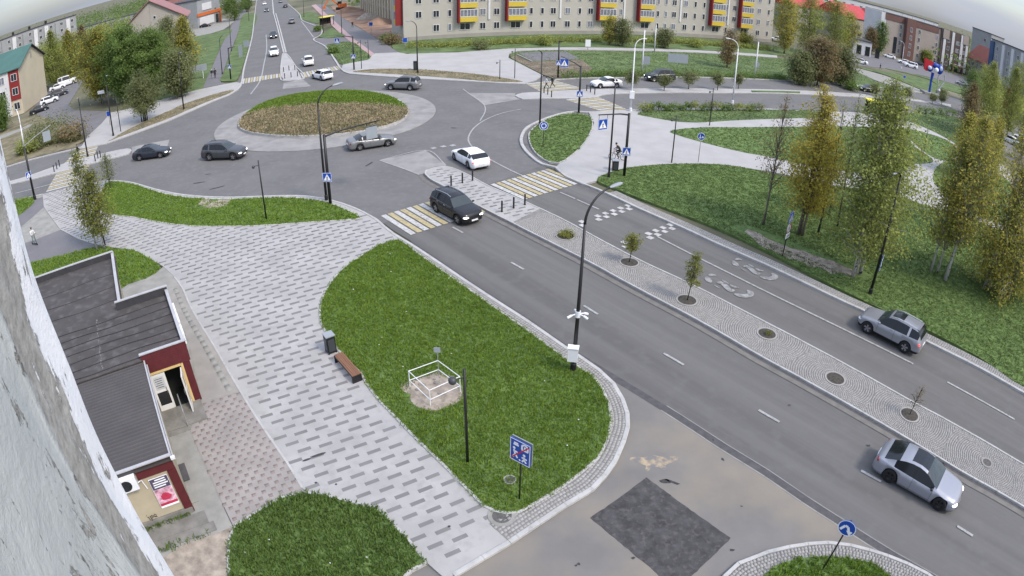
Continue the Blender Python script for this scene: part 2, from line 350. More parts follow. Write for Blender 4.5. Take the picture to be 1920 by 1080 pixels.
# --- carriageways
N_px = [(705,408),(739,433),(772,453),(822,486),(878,524),(933,560),(989,596),(1058,644),(1139,695),(1194,728),(1278,780),(1361,834),(1444,885),(1511,931),(1572,970),(1678,1037),(1747,1076)]
E_px = [(1017,310),(1055,329),(1092,344),(1139,363),(1194,389),(1278,426),(1361,464),(1444,500),(1503,528),(1587,568),(1614,580),(1739,641),(1837,690),(1920,737)]
Nw, Ew = list(gpts(N_px)), list(gpts(E_px))
NwX, EwX = extend(Nw, RD, 40), extend(Ew, RD, 40)
sheet('main_road', catmull(NwX, 2).tolist()+catmull(EwX, 2)[::-1].tolist(), 0.0, M['asphalt_main'])
RB = np.array((-22.3, 70.8))
sheet('roundabout_road', gpts([(716,420),(640,392),(540,375),(420,378),(300,366),(205,348),(100,372),(70,372),(100,340),(140,276),(217,252),(320,212),(440,160),(455,140),(640,118),(700,130),(860,142),(982,146),(1100,138),(1140,190),(1110,222),(1060,250),(1035,305),(1017,310)]), .004, M['asphalt'])
sheet('avenue', gpts([(440,165),(457,130),(467,93),(473,67),(478,25),(483,-20),(492,-45),(520,-45),(540,7),(562,27),(600,50),(604,60),(588,72),(612,84),(640,118),(650,140),(560,170)]), .008, M['asphalt'])
sheet('west_road', gpts([(160,330),(138,352),(57,372),(8,380),(-60,400),(-60,330),(0,312),(50,297),(153,270),(210,262),(240,300)]), .012, M['asphalt'])
sheet('east_road', gpts([(1000,152),(1040,146),(1177,143),(1270,142),(1390,145),(1503,150),(1603,157),(1680,165),(1760,176),(1850,200),(1850,236),(1783,218),(1720,210),(1600,210),(1500,209),(1428,205),(1333,204),(1228,205),(1110,212),(1040,215),(930,200)]), .016, M['asphalt'])
# driveway off the main road, bottom of the frame
drv = gpts([(1090,690),(1145,703),(1200,737),(1278,790),(1361,844),(1444,896),(1511,942),(1572,981),(1678,1048),(1747,1087)]).tolist()
drv += [(RS(12,17.5)).tolist(), (RS(12,5)).tolist(), (RS(-2,4)).tolist(), (-4.5,8.5), (-4.5,12.5)]
sheet('driveway', drv, .020, M['asphalt_old'])
# painted kerb shade, then gutter channel along the near kerb, with pale edge strips where it runs open
gA = catmull(extend(gpts(N_px[2:]), RD, 30), 1.0); gB = offset(gA, -.42)
def ribbon(name, A, B, z, m):
    n = len(A); return struct(MB().add([(*q, z) for q in B]+[(*q, z) for q in A], [(i, i+1, n+i+1, n+i) for i in range(n-1)]).build(name, m))
ribbon('dark_kerb_strip', gA, gB, .025, M['dark_kerb_strip'])
k0 = next(i for i, q in enumerate(gA) if q@RD > -12.2)
kerb(gB[k0:], .07, .034, -.02, m=M['concrete'], name='gutter_edging'); kerb(offset(gA, .03)[k0:], .05, .031, -.02, m=M['apron'], name='gutter_edging')
gE = catmull(extend(gpts(E_px[3:]), RD, 30), 1.0); ribbon('dark_kerb_strip', offset(gE, .34), gE, .025, M['dark_kerb_strip'])  # gutter along the far kerb
# dark asphalt patch and the pale dust beside it
pc = gpts([(1212,896),(1370,1010),(1288,1088),(1237,1083),(1218,1064),(1185,1037),(1107,972)]); patch = np.vstack([np.linspace(a, b, max(2,int(np.linalg.norm(b-a)/.18)), endpoint=False) for a, b in zip(pc, np.roll(pc,-1,0))])
patch += rng.normal(0, .012, patch.shape); struct(MB().prism(patch, .0, .027).build('asphalt_patch', M['asphalt_patch']))
M['dust'] = mat('dust', (.29,.235,.165), .95, .25, 5, dirt=((.15,.145,.142), 3.2, .42, .6))
sp = G(1228,868); struct(MB().add([(sp[0]+math.cos(a)*(.75+.3*math.sin(3*a)+.12*math.sin(7*a)), sp[1]+math.sin(a)*(.55+.2*math.cos(2*a)+.1*math.sin(5*a)), .0235) for a in np.linspace(0,2*math.pi,40)[:-1]], [tuple(range(39))]).build('dust_stain', M['dust']))

# --- roundabout island
ap = [(RB[0]+13.2*math.cos(a), RB[1]+13.2*math.sin(a)) for a in np.linspace(0, 2*math.pi, 73)[:-1]]
slab('roundabout_apron', ap, .07, M['apron'])
isl = gpts([(448,235),(453,222),(470,206),(500,190),(545,178),(600,171),(650,169),(700,173),(740,184),(762,200),(762,215),(740,230),(690,243),(640,250),(580,254),(520,253),(475,248),(455,242)], .33)
islC = isl.mean(0); ISL = catmull(isl, 1.0, True)
kerb(isl, .22, .36, 0, closed=True, name='roundabout_kerb')
rings = []; 
for k, (fr, zz) in enumerate(((.985,.33),(.9,.55),(.7,.85),(.4,1.05),(.02,1.12))): rings.append([(*(islC+(q-islC)*fr), zz) for q in ISL])
mb = MB(); n_ = len(ISL)
for rg in rings: mb.v += [tuple(map(float,q)) for q in rg]
mb.f = [(i*n_+j, i*n_+(j+1)%n_, (i+1)*n_+(j+1)%n_, (i+1)*n_+j) for i in range(len(rings)-1) for j in range(n_)]
mb.m = [0]*len(mb.f); ISLAND = struct(mb.build('roundabout_island', M['turf_dry'], smooth=True))

# --- plaza and the other paved ground
PLAZA_px = [(80,364),(138,349),(205,339),(240,341),(300,357),(350,366),(420,370),(500,368),(560,367),(600,371),(640,381),(680,397),(705,411),(736,437),(772,459),(822,492),(878,530),(933,566),(989,602),(1058,650),(1083,666),(1122,693),(1150,719),(1167,748),(1176,775),(1177,800),(1170,825),(1153,864),(1110,916),(1060,946),(1010,979),(970,1006),(955,1016),(850,1078),(835,1085),(802,1056),(770,1015),(712,954),(660,940),(575,922),(567,915),(540,870),(500,812),(480,782),(442,720),(400,647),(357,575),(340,537),(325,517),(307,500),(287,488),(250,468),(215,464),(175,457),(147,448),(113,430),(100,413),(87,395),(82,387)]
PLAZA = gpts(PLAZA_px, .12)
PLZ = slab('plaza_paving', PLAZA, .12, M['pave_light'])
slab('kiosk_forecourt', gpts([(307,500),(325,517),(340,537),(357,575),(400,647),(442,720),(480,782),(500,812),(540,870),(567,915),(573,922),(480,962),(437,988),(428,1090),(250,1150),(100,800),(60,560),(225,536),(275,522)], .1), .10, M['concrete'])
PINK = gpts([(374,757),(410,747),(450,737),(480,782),(500,812),(540,870),(567,915),(530,930),(480,960),(437,985),(400,905),(357,808)], .125)
PNK = slab('pink_paving', PINK, .125, M['pave_pink'], .05)
M['pave_beige'] = mat('pave_beige', (.24,.225,.205), .9, .12, 1.0, .3, 40)
slab('side_paving', gpts([(330,530),(346,552),(357,575),(400,647),(442,720),(449,735),(410,746),(378,752),(354,640),(318,560)], .118), .118, M['pave_beige'], .05)
kerb(gpts([(327,519),(342,540),(358,576),(401,648),(443,721),(481,783),(501,813),(541,871),(567,914)], .12), .10, .135, .0, name='edging')
kerb(gpts([(366,757),(372,772),(357,806),(378,855),(400,908),(420,950),(438,988)][2:], .12), .07, .10, .05, m=M['dark_kerb_strip'], name='slab_joint')
struct(MB().prism(gpts([(300,1050),(345,1020),(405,1000),(437,987),(430,1015),(425,1100),(300,1110)], .105), .06, .106).build('bare_earth', M['sand']))
# ground west of the plaza
slab('west_pavement', gpts([(0,384),(57,370),(80,364),(82,387),(100,413),(113,430),(147,448),(175,457),(215,464),(100,560),(-60,600),(-80,420)], .06), .06, M['concrete'])
slab('asphalt_path', gpts([(20,462),(60,452),(113,431),(147,449),(175,458),(200,463),(133,474),(55,494),(25,510),(0,520),(0,470)], .066), .066, M['asphalt_path'], .0)
slab('asphalt_path', gpts([(15,416),(62,380),(70,372),(81,369),(82,388),(60,408),(22,440),(5,450)], .066), .066, M['asphalt_path'], .0)
# north-west corner
slab('corner_pavement', gpts([(150,279),(197,270),(217,263),(267,245),(320,225),(347,213),(397,191),(430,178),(447,168),(453,156),(443,154),(425,157),(380,166),(302,187),(233,206),(208,211),(190,232),(165,255)], .12), .12, M['pave_far'])
slab('car_park', gpts([(160,262),(195,235),(212,210),(190,208),(140,207),(128,197),(147,166),(158,150),(125,138),(62,180),(70,215),(105,228),(140,240)], .03), .03, M['asphalt_path'])
slab('asphalt_path', gpts([(380,165),(383,158),(397,127),(418,80),(436,45),(452,18),(466,18),(452,45),(443,70),(427,110),(418,138),(414,154),(425,157)], .09), .09, M['asphalt_path'])
# north-east corner
slab('corner_pavement', gpts([(640,130),(655,138),(705,142),(780,147),(855,151),(930,155),(982,157),(1005,150),(1018,141),(1000,132),(953,108),(955,100),(970,95),(1060,93),(1200,95),(1343,100),(1457,108),(1457,104),(1343,96),(1200,90.5),(1060,88.5),(952,91),(860,98),(763,101),(748,98),(703,100),(695,106),(688,112),(643,121)], .12), .12, M['pave_far'])
slab('footpath', gpts([(703,102),(750,99),(738,92),(712,75),(690,62),(673,52),(635,28),(606,8),(592,8),(628,40),(663,73)], .08), .08, M['asphalt_path'])
slab('cycle_path', gpts([(692,105),(704,102),(664,73),(628,40),(592,8),(584,10),(616,42),(643,67),(660,80)], .085), .085, M['bike_pink'])
slab('footpath', gpts([(588,73),(602,71),(645,70),(662,79),(642,78),(617,83),(610,87)], .075), .075, M['asphalt_path'])
# south-east corner: broad pale paving among the lawns
SEP = gpts([(1042,313),(1107,252),(1114,230),(1104,210),(1180,206),(1300,204),(1430,204),(1520,209),(1600,212),(1720,212),(1800,226),(1900,330),(1880,440),(1800,410),(1700,372),(1560,347),(1440,320),(1300,306),(1180,313),(1117,339),(1092,345),(1060,331)], .12)
slab('park_paving', SEP, .12, M['pave_far'])
# far streets
slab('far_street', gpts([(1585,96),(1640,103),(1700,116),(1780,136),(1850,158),(1850,176),(1737,143),(1650,127),(1590,121)], .02), .02, M['asphalt_path'])
slab('footpath', gpts([(1588,126),(1606,127),(1660,142),(1735,172),(1706,174),(1640,150)], .05), .05, M['concrete'])
slab('car_park', gpts([(1858,222),(1920,246),(2010,295),(2010,345),(1890,300),(1835,262)], .03), .03, M['asphalt_path'])
slab('yard', gpts([(310,58),(350,52),(372,70),(420,55),(440,40),(420,35),(330,40)], .03), .03, M['concrete'])
slab('building_site', gpts([(673,51),(692,63),(712,74),(746,70),(746,42),(690,20),(640,6),(620,12),(635,28)], .05), .05, M['earth_red'])

# --- medians
M['margin'] = mat('margin', (.135,.128,.118), .9, .15, 2, .2, 40)
MED_L = [(797,325),(807,335),(837,351),(880,376),(920,397),(960,417),(1000,437.5),(1094,484.7),(1194,539),(1308,599),(1430,669),(1500,707),(1630,780),(1714,829),(1803,883),(1897,936)]
MED_R = [(800,319),(815,314),(837,312),(857,318),(882,330),(915,348),(960,367),(1000,385),(1055,411),(1125,449),(1200,488),(1305,537),(1389,580),(1503,639),(1587,684),(1709,752),(1769,784),(1900,859)]
mL, mR = gpts(MED_L, .12), gpts(MED_R, .12)
mLx, mRx = np.array(extend(mL, RD, 26)), np.array(extend(mR, RD, 26))
cl, cr_ = catmull(mLx, .8), catmull(mRx, .8)
slab('median', cl.tolist()+cr_[::-1].tolist(), .105, M['sett_gap'])
kerb(cl, .12, .15, stone=1.0); kerb(cr_, .12, .15, stone=1.0); kerb(np.array([cl[0], cl[0]*.5+cr_[0]*.5+(-.02,.02), cr_[0]]), .15, .15, stone=.4)
ribbon('dark_kerb_strip', offset(cl, -.06), offset(cl, -.24), .0285, M['dark_kerb_strip']); ribbon('road_margin', offset(cl, -.25), offset(cl, -.62), .0275, M['margin'])  # median's left kerb: a narrow darker strip, then a brownish margin
sheet('painted_island', gpts([(712,301),(798,282),(838,312),(815,313),(800,318),(795,326),(785,328),(760,318)]), .029, M['apron'])
line([(712,301),(798,282),(836,310)], .12, .0325); line([(712,301),(760,318),(786,328)], .12, .0325)
sheet('painted_island', gpts([(877,175),(966,175),(966,180),(978,186),(908,198),(893,186)]), .029, M['apron'])
sheet('painted_island', gpts([(247,276),(318,262),(312,282),(248,290)]), .029, M['apron'])
sheet('painted_island', gpts([(532,156),(530,167),(583,162),(568,149)]), .029, M['apron'])
# avenue refuge and its thin median
slab('median', gpts([(532,99),(528,113),(527,140),(532,151),(566,148),(553,122),(536,100)], .12), .12, M['pave_far']); kerb(gpts([(532,99),(528,113),(527,140),(532,151),(566,148),(553,122),(536,100)], .12), .2, .15, closed=True)
kerb(gpts([(513,25),(520,50),(527,78),(532,98)], .12), .35, .16); kerb(gpts([(517,25),(524,50),(531,78),(536,98)], .12), .35, .16); kerb(gpts([(509,-20),(513,25)], .12), .5, .16)
# west refuge
slab('median', gpts([(0,345),(50,331),(100,313.5),(160,296),(193,288),(237,279),(246,281),(241,288),(195,300),(150,312),(108,323),(50,338),(0,349),(-60,365),(-60,360)], .12), .12, M['pave_far'])
kerb(gpts([(-60,360),(0,345),(50,331),(100,313.5),(160,296),(193,288),(237,279),(246,282),(241,288),(195,300),(150,312),(108,323),(50,338),(0,349),(-60,365)], .12), .15, .15)
# east median with planted strip
slab('median', gpts([(967,179),(980,174.5),(1010,173),(1075,169),(1140,167),(1340,166.5),(1457,168.5),(1593,175),(1687,183),(1783,196),(1783,200),(1720,189.5),(1603,181),(1457,174.5),(1340,173.5),(1140,176),(1105,183),(1010,184),(980,185)], .12), .12, M['pave_far'])
kerb(gpts([(967,179),(980,174.5),(1010,173),(1075,169),(1140,167),(1340,166.5),(1457,168.5),(1593,175),(1687,183),(1783,196)], .12), .18, .15); kerb(gpts([(967,179),(980,185),(1010,184),(1105,183),(1140,176),(1340,173.5),(1457,174.5),(1603,181),(1720,189.5),(1783,200)], .12), .18, .15)

# --- lawns
LAWNS = {}
def lawn(key, px, z=.15, m='turf', kb=None, step=.8, kw=.12, kz=None, kname='edging'):
    P = catmull(gpts(px, z), step, True)
    o = slab('lawn', P, z, M[m]); LAWNS[key] = (P, z)
    if kb is not None: kerb(gpts(px, z-.01), kw, kz or z+.01, closed=True, stone=1.0, name=kname)
    return o
BIG = [(742,449),(711,458),(689,472),(655,494),(630,517),(611,544),(601,572),(601,603),(612,625),(635,657),(655,680),(675,697),(688,720),(717,757),(742,782),(768,810),(812,852),(867,907),(907,948),(927,957),(950,962),(975,959),(1012,938),(1055,912),(1092,884),(1122,858),(1139,825),(1146,787),(1142,759),(1130,728),(1111,704),(1092,692),(1067,676),(1028,648),(989,619),(933,580),(878,541),(822,502),(775,468),(752,451)]
lawn('big', BIG, .16, kb=1)
lawn('crescent', [(203,341),(235,342),(268,350),(300,361),(350,370),(420,373),(480,371),(540,370),(585,374),(615,380),(645,391),(665,400),(677,408),(660,411),(600,415),(540,419),(480,423),(420,424),(370,424),(310,418),(250,407),(195,399),(180,385),(190,360)], .16, kb=1)
lawn('front', [(575,923),(620,931),(660,941),(712,955),(740,984),(770,1017),(800,1054),(770,1068),(745,1095),(600,1120),(440,1120),(428,1060),(430,1010),(440,985),(480,960),(530,931)], .17, kb=1)
lawn('corner', [(1430,1080),(1456,1059),(1497,1046),(1530,1043),(1567,1044),(1600,1048),(1636,1055),(1664,1075),(1700,1120),(1600,1200),(1450,1180)], .16)
lawn('behind', [(30,505),(55,493),(100,483),(133,474),(175,464),(200,463),(215,466),(250,469),(268,477),(287,489),(302,502),(276,520),(240,532),(228,540),(150,560),(60,560)], .14, m='turf')
lawn('wedge', [(5,379),(40,372),(58,369),(65,375),(58,385),(16,415),(-10,420),(-40,400)], .12)
lawn('seisland', [(992,250),(1000,240),(1010,232),(1035,219),(1060,213),(1085,212),(1104,216),(1111,230),(1107,248),(1092,272),(1070,292),(1047,305),(1030,303),(1010,291),(997,275)], .16, kb=1)
lawn('right', [(1119,337),(1150,321),(1185,313),(1260,307),(1335,307),(1385,312),(1417,318),(1440,323),(1500,336),(1560,349),(1640,357),(1700,373),(1760,393),(1850,422),(1960,470),(2060,560),(2060,760),(1920,724),(1848,677),(1767,632),(1642,574),(1545,526),(1500,502),(1417,460),(1328,420),(1228,382),(1167,358)], .15)
lawn('parkA', [(1196,214),(1220,219),(1263,226.5),(1303,229),(1380,225),(1430,223),(1497,221),(1552,218),(1552,208),(1497,206),(1347,206),(1230,207),(1203,209)], .16, 'turf_far')
lawn('parkB', [(1256,247),(1267,243),(1310,239),(1397,238.5),(1497,237.5),(1630,238),(1695,240),(1712,272),(1750,301),(1705,309),(1680,325),(1600,322),(1520,310),(1430,291),(1405,287),(1360,277),(1313,265),(1275,254)], .16, 'turf')
lawn('parkC', [(1702,242),(1740,250),(1776,263),(1795,285),(1775,300),(1755,297),(1716,270)], .16, 'turf')
lawn('parkD', [(1640,218),(1700,211),(1783,217),(1835,235),(1870,290),(1850,330),(1790,268),(1705,228)], .16, 'turf_far')
lawn('parkE', [(1762,308),(1800,300),(1880,330),(1900,420),(1820,400),(1755,345)], .16, 'turf')
lawn('nwverge', [(202,266),(216,257),(234,246),(320,206),(347,194),(430,169),(438,168),(430,175),(397,187),(347,208),(320,220),(267,240),(217,259)], .16, 'turf_dry')
lawn('nwlawn', [(302,186),(345,176),(378,166),(383,157),(397,126),(418,79),(430,55),(400,62),(360,70),(300,100),(250,130),(235,160),(250,195)], .10, 'turf_far')
lawn('avverge', [(415,152),(440,151),(448,142),(457,118),(465,90),(472,62),(477,25),(462,25),(444,70),(428,110),(419,138)], .14, 'turf_far')
lawn('ne1', [(611,86),(617,83),(642,78),(660,79),(680,93),(695,107),(688,112),(660,117),(644,120),(630,108)], .14, 'turf_far')
lawn('ne2', [(597,68),(610,60),(622,53),(635,60),(645,68),(620,71)], .14, 'turf_far')
lawn('ne3', [(563,27),(580,22),(603,38),(596,43),(567,36)], .14, 'turf_far')
lawn('neverge', [(662,134),(697,129.5),(763,129),(830,132.5),(910,140.5),(963,149),(980,152.5),(927,152.5),(860,147),(780,141),(705,136.5)], .16, 'turf_dry')
lawn('eastlawn', [(1045,148),(1093,145),(1177,144),(1270,143),(1390,146),(1460,149),(1503,151),(1603,158),(1668,164),(1640,151),(1600,132),(1560,120),(1457,109),(1343,101),(1200,96),(1080,95),(1060,94),(970,97),(957,106),(1003,132),(1022,141)], .13, 'turf_far')
lawn('creamlawn', [(764,100),(860,97),(952,90),(1060,87.5),(1200,89.5),(1343,95),(1457,103),(1510,96),(1440,84),(1320,72),(1210,64),(960,66),(770,74),(746,76),(735,86),(748,97)], .10, 'turf_far')
lawn('fareast', [(1608,126),(1650,133),(1737,149),(1765,165),(1760,172),(1738,171),(1662,141)], .10, 'turf_far')
lawn('fareast2', [(1660,128),(1740,145),(1830,172),(1830,182),(1770,166),(1740,148)], .11, 'turf_far')
slab('earth_bed', gpts([(957,107),(968,103),(998,115),(1092,112),(1110,128),(1098,142),(1043,147.5),(1022,141),(1003,132)], .15), .15, M['earth'])
slab('asphalt_pad', gpts([(972,99),(1060,96),(1088,110),(1000,114)], .155), .155, M['asphalt_path'])
kerb(gpts([(970,103),(998,116)], .15), .3, .3, m=M['concrete'])
slab('median_planting', gpts([(1408,169.5),(1457,170.3),(1500,171.5),(1500,174.5),(1457,173),(1410,172.5)], .17), .17, M['turf_far'])
# bare strips
for px in ([(1395,428),(1430,440),(1450,452),(1500,468),(1545,485),(1585,500),(1612,514),(1600,520),(1560,510),(1520,497),(1470,478),(1430,460),(1405,445)], [(372,372),(400,374),(430,374),(425,384),(400,390),(380,386)]):
    zt = .154 if px[0][0] > 1000 else .164; P = catmull(gpts(px, zt), .5, True); P = P+rng.normal(0,.16,P.shape); struct(MB().prism(P, .1, zt).build('bare_earth', M['sand']))
# kerbs along the carriageways
kerb(gpts(PLAZA_px[1:13], .12), .18, .16); kerb(gpts(PLAZA_px[12:33], .12), .20, .155)
kerb(gpts([(850,1078),(905,1045),(955,1016)], .12), .2, .15)
kerb(np.array(extend(gpts([(1042,313),(1060,331)][::-1]+[(1017,307),(997,293),(983,278),(977,264),(980,250),(988,239),(1010,227),(1048,213.5),(1077,208.5),(1104,210),(1180,206)], .12), (0,0), 0))[1:], .3, .16)
kerb(np.array(extend(gpts([(1042,313),(1060,329),(1092,343),(1139,362),(1194,388),(1278,425),(1361,463),(1444,499),(1503,527),(1587,567),(1614,579),(1739,640),(1837,689),(1920,736)], .12), RD, 20)), .22, .16)
kerb(gpts([(1357,1082),(1385,1056),(1440,1034.5),(1480,1025),(1515,1019.5),(1552,1017),(1595,1022),(1630,1031),(1665,1042),(1740,1076),(1790,1120)], .12), .16, .15)
kerb(gpts([(153,275),(197,268),(217,261),(267,243),(320,223),(347,211),(397,189),(430,176),(447,166),(453,154),(457,130),(467,93),(473,67),(478,25),(481,0),(484,-25)], .12), .3, .16)
kerb(gpts([(540,7),(562,27),(567,38),(602,54),(600,66),(588,73),(610,87),(630,115),(640,129),(655,137),(705,141),(780,146),(855,150),(930,154),(984,156.5)], .12), .3, .16)
kerb(gpts([(1040,149),(1093,146),(1177,145),(1270,144),(1390,147),(1460,150),(1503,152),(1603,159),(1680,167),(1760,178)], .12), .3, .16)
kerb(gpts([(1180,206),(1228,205),(1333,204),(1428,204),(1500,208),(1600,211),(1720,211),(1783,217)], .12), .3, .16)
kerb(gpts([(-60,330),(0,316),(50,301),(140,279),(153,275)], .12), .25, .16)
kerb(gpts([(80,364),(57,369),(8,380),(-40,392)], .12), .2, .15)
sheet('verge', gpts([(-60,328),(0,314),(50,299),(140,277),(160,262),(140,240),(105,228),(70,215),(0,235),(-60,250)], .02), .05, M['turf_dry'])
slab('footpath', gpts([(-20,262),(0,254),(40,240),(62,230),(62,234),(40,245),(0,261),(-20,268)], .07), .07, M['concrete'])

# --- painted markings
for a, b in (((848.6,426.4),(868,437)),((958,492.5),(982,506)),((1094.4,573.6),(1120.8,590)),((1244.4,663),(1282,685)),((1422,769.4),(1461,792)),((1613.9,882.8),(1651.4,903.6)),((1794.4,987),(1823.6,1005.6))): line([a,b], .15)
for a, b in (((1050,361),(1078,373)),((1082,375),(1123,393)),((1776,717),(1902,787))): line([a,b], .15)
line([(1232,444),(1300,479),(1370,514),(1440,549),(1520,588),(1600,627),(1712,683)], .15)
line([(977,205),(943,212),(910,225),(890,239),(880,253),(878,263),(883,273),(900,288),(920,300),(960,321),(982,331)], .16)
line([(868,167),(883,178),(905,193),(910,207),(900,227)], .14)
for c in ((813,278),(831,275),(849,273)): line([(c[0]-4,c[1]+1),(c[0]+4,c[1]-1)], .5)
line([(470,177),(487,153),(495,120),(500,93),(499,65)], .22); line([(565,40),(576,54),(588,70)], .25)
line([(28,363),(60,355),(98,345)], .2)
def crosswalk(a0, a1, b0, b1, n, z=.036, duty=.5, worn=True):
    a0, a1, b0, b1 = (np.asarray(q, float) for q in (a0, a1, b0, b1)); wmb, ymb = MB(), MB()
    for i in range(2*n):
        t0, t1 = i/(2*n)+.06/n, (i+1)/(2*n)-.06/n
        q = [a0+(b0-a0)*t0, a1+(b1-a1)*t0, a1+(b1-a1)*t1, a0+(b0-a0)*t1]
        (wmb if i % 2 == 0 else ymb).add([(*p_, z) for p_ in q], [(0,1,2,3)])
    struct(wmb.build('crosswalk_white', M['white_paint'])); struct(ymb.build('crosswalk_yellow', M['yellow_paint']))
crosswalk(RS(-38.05,19.75), RS(-33.9,19.75), RS(-38.05,26.2), RS(-33.9,26.2), 6)
crosswalk(RS(-38.0,29.75), RS(-33.9,29.75), RS(-38.0,36.2), RS(-33.9,36.2), 6)
crosswalk(G(453,158), G(455,148), G(527,145), G(527,138), 7); crosswalk(G(567,147), G(562,137), G(640,130), G(633,124), 7)
crosswalk(G(985,157), G(1040,151), G(1015,173), G(1092,166), 4); crosswalk(G(1060,187), G(1120,181), G(1130,210), G(1175,205), 5)
crosswalk(G(86,361), G(150,345), G(106,326), G(168,310), 5); crosswalk(G(110,318), G(172,303), G(143,284), G(185,272), 4)
# chequered speed-table markings
def chequer(s0, q0, q1, rows=2, cell=.42):
    mb = MB(); n = int((q1-q0)/cell)
    for i in range(n):
        for j in range(rows):
            if (i+j) % 2 == 0 or random.random() < .03: continue
            s, q = s0+j*cell*1.15, q0+i*cell; k = random.uniform(.9,1)
            mb.add([(*RS(s,q), .036),(*RS(s+cell*1.1*k,q), .036),(*RS(s+cell*1.1*k,q+cell*k), .036),(*RS(s,q+cell*k), .036)], [(0,1,2,3)])
    struct(mb.build('chequer_marking', M['white_paint']))
chequer(-28.6, 29.85, 31.1); chequer(-28.6, 31.5, 35.9); chequer(-24.5, 29.75, 30.6); chequer(-24.4, 32.2, 35.9)
# worn speed-limit roundels painted in each lane of the far carriageway
def roundel(shift, name='speed_marking'):
    mb = MB(); z = .037
    for px, wd in (([(1378,488),(1385,486.5),(1391,488.2)],.30),([(1374.5,489.5),(1377,493),(1380,497),(1384,500)],.42),([(1394,501),(1400,500.5),(1406,503.5),(1412,509),(1417,513),(1425,513)],.40),([(1402,495.5),(1408,499),(1413.5,502)],.22),([(1416.5,504),(1424,507.5),(1432,508.8)],.24),([(1425,519.5),(1433,521.5),(1442,523),(1449,522.2),(1453.3,519.5),(1452,516.5),(1447,513)],.42),([(1389,504),(1394,507),(1399,509.5)],.10)):
        P = catmull(gpts(px)+shift, .12); A, B = offset(P, wd/2), offset(P, -wd/2); n = len(P); tp = np.minimum(1, np.minimum(np.arange(n), np.arange(n)[::-1])/3+.35)[:,None]; A, B = P+(A-P)*tp, P+(B-P)*tp
        mb.add([(*q, z) for q in B]+[(*q, z) for q in A], [(q,q+1,n+q+1,n+q) for q in range(n-1)])
    return struct(mb.build(name, M['faded_paint']))
roundel(np.zeros(2)); roundel(G(1366,536)-G(1414,505))

PA_ = (math.cos(R(32.5)), math.sin(R(32.5)))
# tar drips, oil spots and scuffs
M['tar'] = mat('tar', (.045,.044,.045), .9, .3, 9)
for u, v, a, b, an in ((372,343,.6,.10,15),(390,327,.3,.08,10),(408,352,.7,.11,35),(692,308,.10,.8,-20),(850,240,.3,.1,0),(1247,903,.22,.12,-20),(1262,905,.30,.08,-30),(1085,1058,.06,.05,0),(1080,1061,.05,.05,0),(1372,1032,.1,.06,10),(1187,1047,.08,.05,0),(1628,836,.10,.07,0),(1355,862,.06,.1,0),(1390,950,.05,.04,0),(1337,826,.05,.05,0),(1480,760,.07,.05,0)):
    c = G(u, v); m_ = 14; A0 = R(an); pts = [(c[0]+(a*math.cos(q)*(1+.25*math.sin(3*q+u)))*math.cos(A0)-(b*math.sin(q)*(1+.3*math.cos(2*q+v)))*math.sin(A0), c[1]+(a*math.cos(q)*(1+.25*math.sin(3*q+u)))*math.sin(A0)+(b*math.sin(q)*(1+.3*math.cos(2*q+v)))*math.cos(A0), .0265) for q in np.linspace(0,2*math.pi,m_+1)[:-1]]
    struct(MB().add(pts, [tuple(range(m_))]).build('road_stain', M['tar']))
for u, v, a, b in ((597,853,.34,.07),(575,862,.2,.06),(592,905,.05,.05),(630,908,.05,.05),(594,905,.03,.03),(842,987,.06,.05),(554,898,.04,.03)):
    c = G(u, v, .126); struct(MB().add([(c[0]+a*math.cos(q)*PA_[0]-b*math.sin(q)*PA_[1], c[1]+a*math.cos(q)*PA_[1]+b*math.sin(q)*PA_[0], .1262) for q in np.linspace(0,2*math.pi,13)[:-1]], [tuple(range(12))]).build('pavement_stain', M['tar']))
# ================================================================== PAVING PIECES
def inside(P, poly):
    P = np.atleast_2d(P); poly = np.asarray(poly); x, y = P[:,0], P[:,1]; r_ = np.zeros(len(P), bool); n = len(poly); j = n-1
    for i in range(n):
        xi, yi, xj, yj = poly[i,0], poly[i,1], poly[j,0], poly[j,1]
        c = ((yi > y) != (yj > y)) & (x < (xj-xi)*(y-yi)/(yj-yi+1e-12)+xi); r_ ^= c; j = i
    return r_
PA = np.array((math.cos(R(32.5)), math.sin(R(32.5)))); PB = np.array((PA[1], -PA[0]))
e1, e2, anchor = PA*.926+PB*.118, PA*.372+PB*.596, np.array((-6.945,18.169))
def block_arrays(cs, A, B, la, lb, z0, z1, bev=.008, jit=0.0):
    """truncated blocks on centres cs with per-block axes A,B (n,2) and half sizes"""
    n = len(cs); A = np.broadcast_to(A, (n,2)); B = np.broadcast_to(B, (n,2)); la = np.broadcast_to(la, n)[:,None]; lb = np.broadcast_to(lb, n)[:,None]
    V = np.zeros((n,8,3), np.float32); sg = ((-1,-1),(1,-1),(1,1),(-1,1))
    dz = rng.normal(0, jit, n) if jit else np.zeros(n)
    for k, (i, j) in enumerate(sg):
        V[:,k,:2] = cs+A*la*i+B*lb*j; V[:,k,2] = z0
        V[:,k+4,:2] = cs+A*(la-bev)*i+B*(lb-bev)*j; V[:,k+4,2] = z1+dz
    f = np.array([(4,5,6,7),(0,1,5,4),(1,2,6,5),(2,3,7,6),(3,0,4,7)])
    s = A[:1,0]*B[:1,1]-A[:1,1]*B[:1,0]
    if s[0] < 0: f = f[:,::-1]
    F = (f[None]+np.arange(n)[:,None,None]*8).reshape(-1,4)
    return V.reshape(-1,3), F
ij = [(i,j) for i in range(-90,60) for j in range(-110,60)]
cen = np.array([anchor+e1*i+e2*j for i, j in ij])
ok = inside(cen, PLAZA)
inset = offset(PLAZA, .35, True); ok &= inside(cen, inset) | inside(cen, offset(PLAZA, -.35, True)) if False else ok
for key in ('big','crescent','front','behind'):
    ok &= ~inside(cen, LAWNS[key][0])
